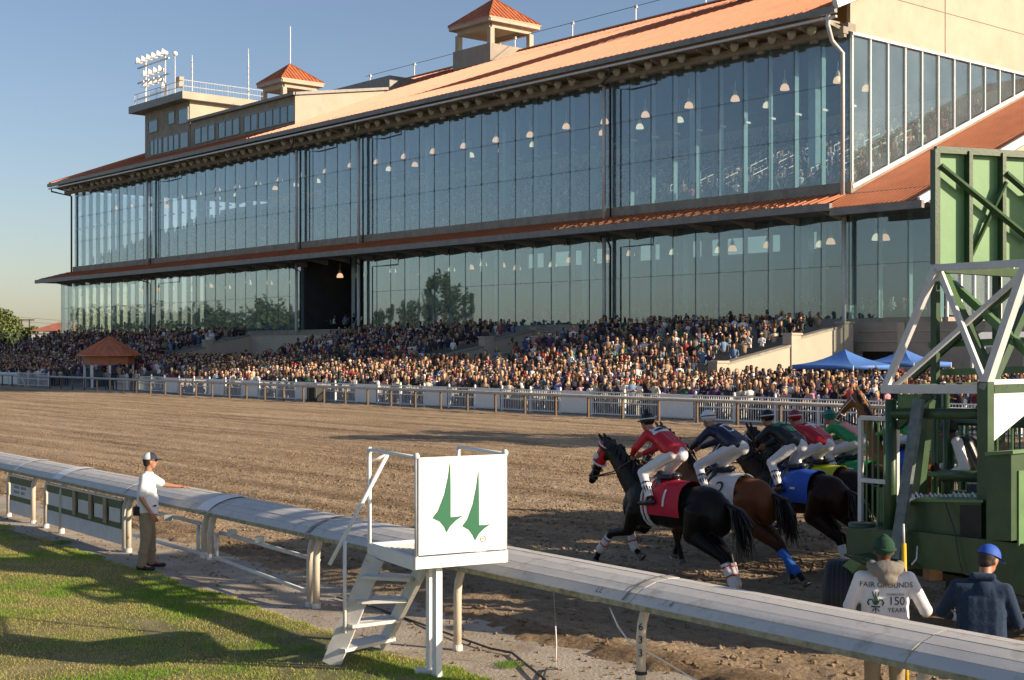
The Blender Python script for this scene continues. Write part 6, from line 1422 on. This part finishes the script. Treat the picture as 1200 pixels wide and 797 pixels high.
def jockey(label, P, s, top, helmet, dx=0.0, dz=0.0, stripes=None, rz=0.0, pants='silk_white', sleeves=None, upright=0.0, yoke=None, pom=None):
    z = dz; u = upright; dx -= .10
    J = dict(pelvis=(-.26 + dx, 0, 1.90 + z), chest=(.02 + dx, 0, 2.06 + z + u * .5), neck=(.24 + dx - u * .3, 0, 2.17 + z + u), head=(.36 + dx - u * .3, 0, 2.275 + z + u), shL=(.18 + dx - u * .3, .18, 2.12 + z + u), shR=(.18 + dx - u * .3, -.18, 2.12 + z + u), elL=(.30 + dx, .27, 1.97 + z), elR=(.30 + dx, -.27, 1.97 + z), wrL=(.56 + dx * .5, .11, 1.86 + z * .6), wrR=(.56 + dx * .5, -.11, 1.86 + z * .6),
             hipL=(-.22 + dx, .10, 1.88 + z), hipR=(-.22 + dx, -.10, 1.88 + z), knL=(.22, .27, 1.66), knR=(.22, -.27, 1.66), anL=(-.02, .36, 1.30), anR=(-.02, -.36, 1.30), toeL=(.16, .38, 1.24), toeR=(.16, -.38, 1.24))
    o = W(P, s); t, Pf, Rm, shirt = person(label, (o.x, o.y, 0), A_D1 + rz, J, top=top, low=pants, shoe='boot', shoe_name='boot', sleeve='long', hair=None, head_pitch=R(8), curl=1.1, hem=.30, legr=1.0, palms={'L': [(0, -1, -.5)], 'R': [(0, 1, -.5)]}, voxel=.013)
    cw = MW[t.name]; e = Rm.to_euler()
    for s_ in (1, -1):
        kn = Vector((.22, s_ * .27, 1.66)); an = Vector((-.02, s_ * .36, 1.30)); b = MB(); b.tube([cw @ kn.lerp(an, .38), cw @ kn.lerp(an, .7), cw @ an], [.068, .062, .050], 10); b.build('boot_shaft', M['boot'], t, True)
        b = MB(); b.tube([cw @ (an + Vector((.09, 0, -.085 + .0))), cw @ (an + Vector((.06, 0, .05))), cw @ Vector((.06, s_ * .26, 1.52))], .010, 5); b.build('stirrup', M['steel'], t)
    fuse('helmet', [('e', Pf(-.008, 0, .045), (.122, .105, .105), e)], .010, M[helmet], t, 1)
    b = MB(); b.grid(lambda i, j: cw @ Pf(.095 + .055 * j * math.cos((i - .5) * 2.2), .095 * math.sin((i - .5) * 2.4), .035 - .006 * j), 8, 3); b.grid(lambda i, j: cw @ Pf(.095 + .055 * j * math.cos((i - .5) * 2.2), .095 * math.sin((i - .5) * 2.4), .029 - .006 * j), 8, 3); b.build('helmet_peak', M[helmet if helmet != 'silk_white' else 'silk_navy'], t, True)
    b = MB(); b.tube([cw @ Pf(-.008 + .117 * math.cos(a), .100 * math.sin(a), .05) for a in [k * math.pi / 10 for k in range(21)]], .009, 6); b.build('goggle_band', M['silk_black'] if helmet in ('silk_white', 'helmet_teal') else M['silk_white'], t)
    if pom: ell = MB(); ell_geo(ell, cw @ Pf(-.01, 0, .165), (.035, .035, .035), None, 10, 8); ell.build('pompom', M[pom], t, True)
    if stripes:
        for nm, m_, polys, sc in stripes:
            # laid on the jockey's back by rays dropped from above and behind
            bk = (Vector(J['neck']) - Vector(J['pelvis'])).normalized(); nrm_ = Vector((-bk.z, 0, bk.x)); org = Vector(J['pelvis']).lerp(Vector(J['neck']), .55) + nrm_ * .6
            drape(nm, polys, shirt.data, org, (0, -sc, 0), bk * sc, -nrm_, .006, M[m_], t)
    return t
def rect(x0, y0, x1, y1): return ([(x0, y0), (x1, y0), (x1, y1), (x0, y1)], [(0, 1, 2, 3)])
wr_w = ('cloth_white', 'silk_red'); wr_b = ('wrap_blue',)
L1 = dict(fl=[(.48, .17, 1.06), (.60, .17, .80), (.96, .16, .72), (1.20, .15, .46), (1.30, .15, .30)], fr=[(.46, -.17, 1.05), (.62, -.17, .80), (.92, -.16, .80), (.80, -.16, .48), (.68, -.16, .40)],
          hl=[(-.72, .16, 1.12), (-.66, .20, .86), (-1.18, .17, .60), (-1.38, .16, .24), (-1.40, .16, .08)], hr=[(-.70, -.16, 1.12), (-.56, -.20, .88), (-1.02, -.17, .55), (-1.16, -.16, .20), (-1.14, -.16, .06)])
horse('black racehorse in a red blinker hood and red saddle cloth 1, leading the break', 14.6, 13.80, 'coat_black', hood='silk_red', legs=L1, head=((1.22, 0, 2.0), (1.54, 0, 1.44)), stretch=.12, wraps=(wr_w, wr_w, wr_w, wr_w), num='1', cloth='red_cloth')
jockey('jockey in red silks with white and black shoulder hoops on the black horse 1', 14.6, 13.80, 'silk_red', 'silk_black', dx=.14, dz=.05, upright=.03,
       stripes=[('white_hoop', 'silk_white', [rect(-.19, .06, .19, .20)], 1.0), ('black_hoop', 'silk_black', [rect(-.185, .10, .185, .15)], 1.02)], pom='silk_black')
L2 = dict(LEGS); L2['fl'] = [(.50, .17, 1.08), (.60, .17, .80), (.80, .16, .62), (.70, .15, .30), (.66, .15, .18)]; L2['fr'] = [(.48, -.17, 1.05), (.60, -.17, .80), (.95, -.16, .66), (1.05, -.16, .34), (1.10, -.16, .2)]
L2['hl'] = [(-.62, .16, 1.15), (-.66, .20, .86), (-1.18, .17, .60), (-1.55, .16, .26), (-1.68, .16, .14)]; L2['hr'] = [(-.60, -.16, 1.15), (-.55, -.20, .88), (-1.0, -.17, .55), (-1.20, -.16, .20), (-1.22, -.16, .08)]
horse('bay racehorse with white saddle cloth 2 and blue hind leg wraps beside horse 1', 16.1, 14.10, 'coat_bay', legs=L2, head=((1.22, 0, 2.10), (1.62, 0, 1.62)), cloth='cloth_white', num='2', numcol='silk_black', wraps=(None, None, wr_b, wr_b))
jockey('jockey in navy silks with a white letter D and white helmet on the bay horse 2', 16.1, 14.10, 'silk_navy', 'silk_white', dx=.0, dz=.07, stripes=[('back_letter', 'silk_white', [text_poly('D', .30)], 1.0)])
horse('dark racehorse with blue saddle cloth beyond the bay horse 2', 17.4, 13.77, 'coat_dark', head=((1.36, 0, 1.95), (1.78, 0, 1.5)), cloth='blue_cloth', num='-', numcol='cloth_white', wraps=(None, None, ('cloth_white',), None))
jockey('jockey in black silks with green panels and a black helmet on horse 3', 17.4, 13.77, 'silk_black', 'silk_black', dx=.26, dz=.04, stripes=[('green_panel', 'silk_green', [rect(-.12, .10, .12, .19)], 1.0), ('green_panel', 'silk_green', [rect(-.05, -.12, .12, .02)], 1.0)])
horse('dark racehorse with yellow saddle cloth 4 beyond horse 3', 18.4, 14.08, 'coat_dark', head=((1.36, 0, 2.0), (1.78, 0, 1.55)), cloth='silk_yellow', num='4', numcol='silk_black')
jockey('jockey in red silks with a white cross and striped maroon helmet on horse 4', 18.4, 14.08, 'silk_red', 'maroon', dx=.20, dz=.0, pom='silk_white', stripes=[('white_cross', 'silk_white', [rect(-.11, .06, .11, .12), rect(-.035, -.03, .035, .20)], 1.0)])
horse('dark racehorse with green saddle cloth 5 beside the gate bars', 19.6, 14.35, 'coat_dark', head=((1.30, 0, 1.95), (1.75, 0, 1.5)), cloth='green_cloth', num='5', numcol='cloth_white')
jockey('jockey in peach silks with green sleeves and a teal helmet on horse 5', 19.6, 14.35, 'silk_green', 'helmet_teal', dx=.14, dz=-.03, pom='silk_black', stripes=[('peach_panel', 'silk_peach', [rect(-.15, -.28, .15, .12)], 1.0)])
horse('chestnut brown racehorse with its head thrown high behind the gate bars', 22.6, 15.3, 'coat_chest', head=((1.05, .0, 2.52), (1.60, 0, 2.02)), cloth='blue_cloth', num=None, numcol='cloth_white', mane='mane')
jockey('jockey in royal blue and green silks holding the reins of the rearing chestnut horse', 22.6, 15.3, 'silk_green', 'silk_blue', dx=.05, dz=-.10, stripes=[('blue_panel', 'silk_blue', [rect(-.15, -.2, .15, .16)], 1.0)])
# ================================================================ STARTING GATE
PA = 14.0
g = thing('starting_gate', 'dark green steel starting gate with grey white truss, stalls, pale green back board and wheels', 'starting gate', W(PA, 9.2, 0), 0)
def gp(b, n, m, kind=None, smooth=False): return b.build(n, M[m], g, smooth, kind)
def gbeam(n, m, p, q, wd, h=None): b = MB(); b.beam(p, q, wd, h, up=DN); return gp(b, n, m)
def gtube(n, m, pts, r): b = MB(); b.tube(pts, r, 12); return gp(b, n, m, smooth=True)
A1, B1, C1, D1n = G(1037, 456, PA), G(1154, 456, PA), G(1097, 314, PA), G(1204, 308, PA)
gbeam('truss_beam', 'truss', A1 - D1 * -0.02, B1, .10, .11); gbeam('truss_beam', 'truss', C1, D1n + (D1n - C1) * .4, .08, .07)
gbeam('truss_leg', 'truss', A1, C1, .075, .07); gbeam('truss_leg', 'truss', B1, D1n, .08, .13); gbeam('truss_diagonal', 'truss', C1 + DN * .05, B1 + DN * .05, .06, .055); gbeam('truss_diagonal', 'truss', A1 + DN * .14, D1n + DN * .14, .05, .05)
b = MB()
for a in (.15, .25, .35, .45): b.lathe(A1 + D1 * -.0 + Vector((0, 0, 0)), [(0.02, 0), (0, .01)], 6)
# header boards, unseen and sized to shade the pack, above the tail gates and name boards along the rear chord, one per stall
for k in range(11):
    P0 = PA + 2.3 + 1.05 * k
    b = MB(); b.prism([W(P0 + .02, 8.12, 2.72), W(P0 + 1.03, 8.12, 2.72), W(P0 + 1.03, 8.12, 3.62), W(P0 + .02, 8.12, 3.62)], -D1 * .04); gp(b, 'unseen_header_board', 'green')
    b = MB(); b.prism([W(P0 + .02, 7.9, 4.45), W(P0 + 1.03, 7.9, 4.45), W(P0 + 1.03, 7.9, 5.75), W(P0 + .02, 7.9, 5.75)], -D1 * .04); gp(b, 'name_board', 'green_pale')
# chords across the track
LEN = 14.0
for p, m_ in ((A1, 'green'), (B1, 'green'), (C1, 'green'), (D1n, 'green')): gbeam('chord', m_, p + DN * .12, p + DN * LEN, .10, .10)
for k in range(6):
    q = DN * (2.3 * k + 2.3)
    gbeam('truss_leg', 'green_mid', A1 + q, C1 + q, .08, .08); gbeam('truss_leg', 'green', B1 + q, D1n + q, .08, .08); q0 = DN * (2.3 * k + .1)
    gbeam('truss_diagonal', 'green_mid', C1 + q0, A1 + q, .09, .09); gbeam('truss_diagonal', 'green', D1n + q0, B1 + q, .08, .08); gbeam('truss_diagonal', 'green', C1 + q, B1 + q0, .08, .08); gbeam('cross_bar', 'green', C1 + q, D1n + q, .08, .08)
for (x0, y0, x1, y1), dp, wd, m_ in (((1100, 318, 1212, 420), 1.0, .09, 'green_mid'), ((1108, 330, 1160, 436), .8, .10, 'green'), ((1070, 442, 1205, 322), 1.4, .07, 'green'), ((1096, 330, 1096, 452), 1.1, .08, 'green'), ((1168, 322, 1168, 404), 2.0, .08, 'green'), ((1090, 404, 1230, 398), 1.5, .08, 'green_mid'), ((1092, 437, 1230, 432), 1.3, .08, 'green_mid'), ((1150, 436, 1206, 352), 1.8, .07, 'green')):
    gbeam('inner_brace', m_, G(x0, y0, PA + dp), G(x1, y1, PA + dp), wd, wd)
for x, dp, r_w in ((1098, 1.9, .06), (1109, 1.3, .04), (1104, 2.6, .035), (1084, 1.0, .03)):
    q = G(x, 462, PA + dp); gtube('inner_post', 'green', [q, Vector((q.x, q.y, .9))], r_w)
# uprights of the near side frame
pz = .35
gtube('gate_post', 'green', [G(1044, 468, PA), Vector((*G(1044, 468, PA).xy, .8))], .065)
bx_ = G(1155, 450, PA); b = MB(); b.box((bx_.x, bx_.y, 1.75), (.13, .13, 2.6), A_D1); gp(b, 'gate_post', 'green')
gtube('cross_pipe', 'green', [G(1046, 485, PA), G(1152, 485, PA)], .062)
b = MB(); b.prism([G(1052, 462, PA + .02), G(1090, 462, PA + .02), G(1052, 500, PA + .02)], DN * .01); gp(b, 'gusset_plate', 'green_mid')
gbeam('brace', 'green', G(1052, 500, PA + .06), G(1092, 462, PA + .06), .09, .09)
b = MB(); s_ = s_at(1157, PA); b.prism([W(PA, s_, 3.07), W(PA + 3.2, s_, 3.07), W(PA + 3.2, s_, 2.95), W(PA + 1.05, s_, 2.78), W(PA + .08, s_, 2.38), W(PA + .02, s_, 2.95)], -D1 * .012); gp(b, 'white_gusset', 'white')
b = MB()
for k in range(6): b.lathe(W(PA + .16 + k * .22, s_ , 3.0) - D1 * .016, [(.018, -.003), (.018, .004), (0, .005)], 8, Matrix.Rotation(R(90), 3, Vector((CA, SA, 0))))
gp(b, 'gusset_bolt', 'dark')
gbeam('leaning_prop', 'blue_steel', G(1049, 655, 13.55), G(1077, 468, 13.9), .13, .06); gbeam('prop_plate', 'green_pale', G(1063, 592, 13.8), G(1073, 512, 13.85), .02, .10)
gbeam('rear_prop', 'green', G(1068, 640, 14.3), G(1088, 468, 14.6), .12, .12)
# stalls: posts, padded partitions, bars and doors
for k in range(13):
    P = PA + .55 + 1.05 * k; s0, s1 = 7.7, 9.9
    if k > 0:
        for s in (s0, 8.8, s1): gtube('stall_post', 'green', [W(P, s, .0), W(P, s, 2.95 if s < 9.5 else 2.55)], .05)
        gtube('stall_rail', 'green', [W(P, s0, 2.5), W(P, s1, 2.5)], .04)
        b = MB(); b.prism([W(P - .07, s0, .65), W(P + .07, s0, .65), W(P + .07, s1, .65), W(P - .07, s1, .65)], (0, 0, 1.0)); gp(b, 'stall_pad', 'green')
        b = MB()
        for q in range(11): b.tube([W(P, s0 + .15 + q * .2, 1.65), W(P, s0 + .15 + q * .2, 2.5)], .016, 6)
        gp(b, 'stall_bars', 'green_mid')
    # solid tail gates behind each stall
    if k > 0:
        b = MB()
        for f0, f1 in ((.05, .52), (.53, 1.0)): b.prism([W(P + f0 * 1.0, s0 - .1, .55), W(P + f1 * 1.0, s0 - .1, .55), W(P + f1 * 1.0, s0 - .1, 2.45), W(P + f0 * 1.0, s0 - .1, 2.45)], -D1 * .06)
        gp(b, 'tail_gate', 'green')
    # open front door swung forward
    b = MB(); P = P - (.35 if k == 0 else 0); s1 = 9.72 if k == 0 else s1; h0, h1 = W(P, s1, 0), W(P + .02, s1 + .52, 0)
    for z in (1.2, 1.83, 2.58): b.beam(h0 + Vector((0, 0, z)), h1 + Vector((0, 0, z)), .05, .05)
    for f in (0, 1): b.beam(h0.lerp(h1, f) + Vector((0, 0, 1.2)), h0.lerp(h1, f) + Vector((0, 0, 2.58)), .05, .05)
    gp(b, 'front_door', 'truss' if k in (0,) else 'green_mid')
    b = MB()
    for f in (.17, .34, .5, .66, .83): b.tube([h0.lerp(h1, f) + Vector((0, 0, 1.2)), h0.lerp(h1, f) + Vector((0, 0, 2.58))], .012, 6)
    gp(b, 'door_bar', 'green_mid')
def gprism(n, m, pts, P, dep): b = MB(); b.prism([G(x, y, P) for x, y in pts], DN * dep); return gp(b, n, m)
gprism('chassis', 'green', [(992, 619), (1064, 623), (1064, 622), (1220, 640), (1220, 706), (1128, 672), (1062, 664), (992, 650)], 13.75, 1.2)
gprism('equipment_box', 'green', [(1063, 588), (1150, 589), (1150, 634), (1063, 622)], 13.85, .9)
gprism('painted_dark_opening', 'black', [(1125, 592), (1150, 592), (1150, 633), (1125, 630)], 13.845, .01)  # flat black panel, the dark inside of the opening painted on
gprism('box_lid', 'green_mid', [(1060, 585), (1152, 586), (1152, 589), (1060, 588)], 13.8, 1.0)
gprism('generator_cabinet', 'green', [(1156, 533), (1185, 531), (1185, 634), (1156, 633)], 13.6, 1.6)
s_ = s_at(1185, 13.6); b = MB(); b.prism([W(13.72, s_, 1.32), W(15.1, s_, 1.32), W(15.1, s_, 2.12), W(13.72, s_, 2.12)], -D1 * .02); gp(b, 'cabinet_door', 'green_mid')
gprism('cabinet_lid', 'green_mid', [(1154, 530), (1187, 528), (1187, 532), (1154, 534)], 13.55, 1.7)
gprism('front_step', 'green', [(1000, 650), (1062, 664), (1062, 668), (1000, 655)], 13.5, .5)
c = G(984, 703, 13.65); c.z = .47
for dp, nm in ((0.0, 'wheel'),):
    _a = Vector((.96, -.28, 0)).normalized(); _c = Vector((0, 0, 1)); ax = Matrix((_a.cross(_c) * -1, _c, _a)).transposed(); c = c - _a * .16
    b = MB(); b.lathe(c, [(.20, -.02), (.33, -.02), (.42, .0), (.465, .04), (.47, .08), (.47, .26), (.46, .30), (.42, .33), (.2, .33)], 28, ax); wo = gp(b, 'wheel', 'black_tyre' if 'black_tyre' in M else 'black', smooth=True)
    b = MB(); b.lathe(c, [(0, .0), (.10, -.02), (.12, .02), (.20, .05), (.22, .0)], 20, ax); b.build('rim', M['green'], wo, True)
    b = MB()
    for q in range(4): b.lathe(c, [(.474, .09 + q * .05), (.474, .10 + q * .05), (.455, .105 + q * .05)], 28, ax)
    b.build('tread', M['dark'], wo)
gprism('fender', 'green_mid', [(971, 676), (999, 653), (1016, 655), (990, 680)], 13.5, .45)
gprism('hydraulic_box', 'green_mid', [(1027, 572), (1040, 570), (1040, 612), (1027, 612)], 14.4, .4)
gtube('round_lid', 'green', [G(1010, 620, 14.0), G(1010, 613, 14.0)], .16)
gtube('padded_bar', 'green', [G(1104, 557, 14.7), G(1152, 559, 14.6)], .07)
b = MB(); rg_ = random.Random(9)
for q in range(14): x = 1064 + q * 5.5; b.tube([G(x, 585 - rg_.uniform(0, 3), 14.2), G(x + 4, 581 - rg_.uniform(0, 4), 14.3), G(x + 9, 585, 14.2)], .018, 6)
gp(b, 'coiled_hose', 'galv')
gtube('hanging_rag', 'cloth_white', [G(1072, 583, 13.75), G(1065, 586, 13.7), G(1063, 596, 13.7), G(1061, 607, 13.7)], .022)
gtube('cable', 'dark', [G(1108, 590, 13.8), G(1118, 620, 13.72), G(1123, 650, 13.7), G(1128, 672, 13.7)], .008)
gtube('cable', 'galv', [G(1075, 640, 13.5), G(1074, 655, 13.45), G(1068, 662, 13.4)], .008)
b = MB(); b.tube([G(990 + q * 5, 650 + q * 2.4, 13.4) for q in range(14)], .014, 6); gp(b, 'chain', 'dark')
gprism('axle_beam', 'dark', [(1062, 664), (1200, 690), (1200, 700), (1062, 672)], 14.4, .4)
# extra wheel under the far part of the chassis
c2 = c + DN * 12; b = MB(); b.lathe(c2, [(0, 0), (.2, -.02), (.42, .0), (.47, .08), (.47, .26), (.42, .33), (0, .33)], 20, ax); gp(b, 'wheel', 'black', smooth=True)
# pale green back board on the truss
by = 16.7; bd0 = Vector(((1093 - 600) / FPX * by, by, 0)); bdir = Vector((.945, .327, 0)).normalized(); bn = Vector((-bdir.y, bdir.x, 0)); zb, zt = CAMH + 100 / FPX * by, CAMH + 234 / FPX * by
b = MB(); b.prism([bd0 + Vector((0, 0, zb)), bd0 + bdir * 3.4 + Vector((0, 0, zb)), bd0 + bdir * 3.4 + Vector((0, 0, zt)), bd0 + Vector((0, 0, zt))], bn * .03); gp(b, 'back_board', 'green_pale')
for x in (0.0, .47, .95, 1.45, 1.95, 2.45, 2.95): b = MB(); b.beam(bd0 + bdir * x - bn * .05 + Vector((0, 0, zb)), bd0 + bdir * x - bn * .05 + Vector((0, 0, zt)), .10, .05 if x else .07, up=bdir); gp(b, 'board_rib', 'green')
gbeam('board_rib', 'green', bd0 - bn * .05 + Vector((0, 0, zt)), bd0 + bdir * 3.4 - bn * .05 + Vector((0, 0, zt)), .08, .06); gbeam('board_brace', 'green', bd0 + bdir * .04 - bn * .10 + Vector((0, 0, zt - .2)), bd0 + bdir * 1.35 - bn * .10 + Vector((0, 0, zt - 1.05)), .06, .06); gbeam('board_brace', 'green', bd0 + bdir * .52 - bn * .02 + Vector((0, 0, zb + .1)), bd0 + bdir * .97 - bn * .10 + Vector((0, 0, zt - .35)), .04, .04)
gbeam('board_brace', 'green', bd0 + bdir * .97 - bn * .10 + Vector((0, 0, zt - .25)), bd0 + bdir * 2.2 - bn * .10 + Vector((0, 0, zt - 1.1)), .06, .06)
b = MB(); c = G(1093, 670, 14.35); b.box((c.x, c.y, c.z), (.17, .14, .18), .3); gp(b, 'wood_chock', 'timber')
# gate crew on the stall ledge
Yg = 17.3
t, Pq, Rm, sh = person('gate assistant in a white long sleeved shirt and black vest leaning inside the gate', ((1146 - 600) / FPX * Yg, Yg, 0.88), R(150), pose(chest=(.12, 0, 1.26), neck=(.26, 0, 1.42), head=(.36, 0, 1.52), shL=(.20, .20, 1.38), shR=(.20, -.20, 1.38), elL=(.10, .28, 1.08), wrL=(.34, .22, .98), elR=(.30, -.3, 1.1), wrR=(.5, -.2, 1.05)), skin='skin_dark', top='silk_white', low='denim', sleeve='long', hat=('beanie', 'black'), hair=None)
J = {}; fuse('vest', [('c', (.0, .08, .98), .135, (.14, .09, 1.33), .135), ('c', (.0, -.08, .98), .135, (.14, -.09, 1.33), .135)], .013, M['silk_black'], t, 2)
t, Pq, Rm, sh = person('gate assistant in a tan padded vest with bare arms beyond the green cabinet', ((1178 - 600) / FPX * 18.6, 18.6, 0.75), R(185), pose(chest=(.10, 0, 1.27), neck=(.2, 0, 1.45), head=(.28, 0, 1.58), shL=(.14, .2, 1.4), shR=(.14, -.2, 1.4), elL=(.30, .34, 1.32), wrL=(.55, .3, 1.36), elR=(.2, -.3, 1.15), wrR=(.45, -.2, 1.15)), skin='skin', top='khaki', low='denim', sleeve='short', hat=('cap', 'cap_navy'))
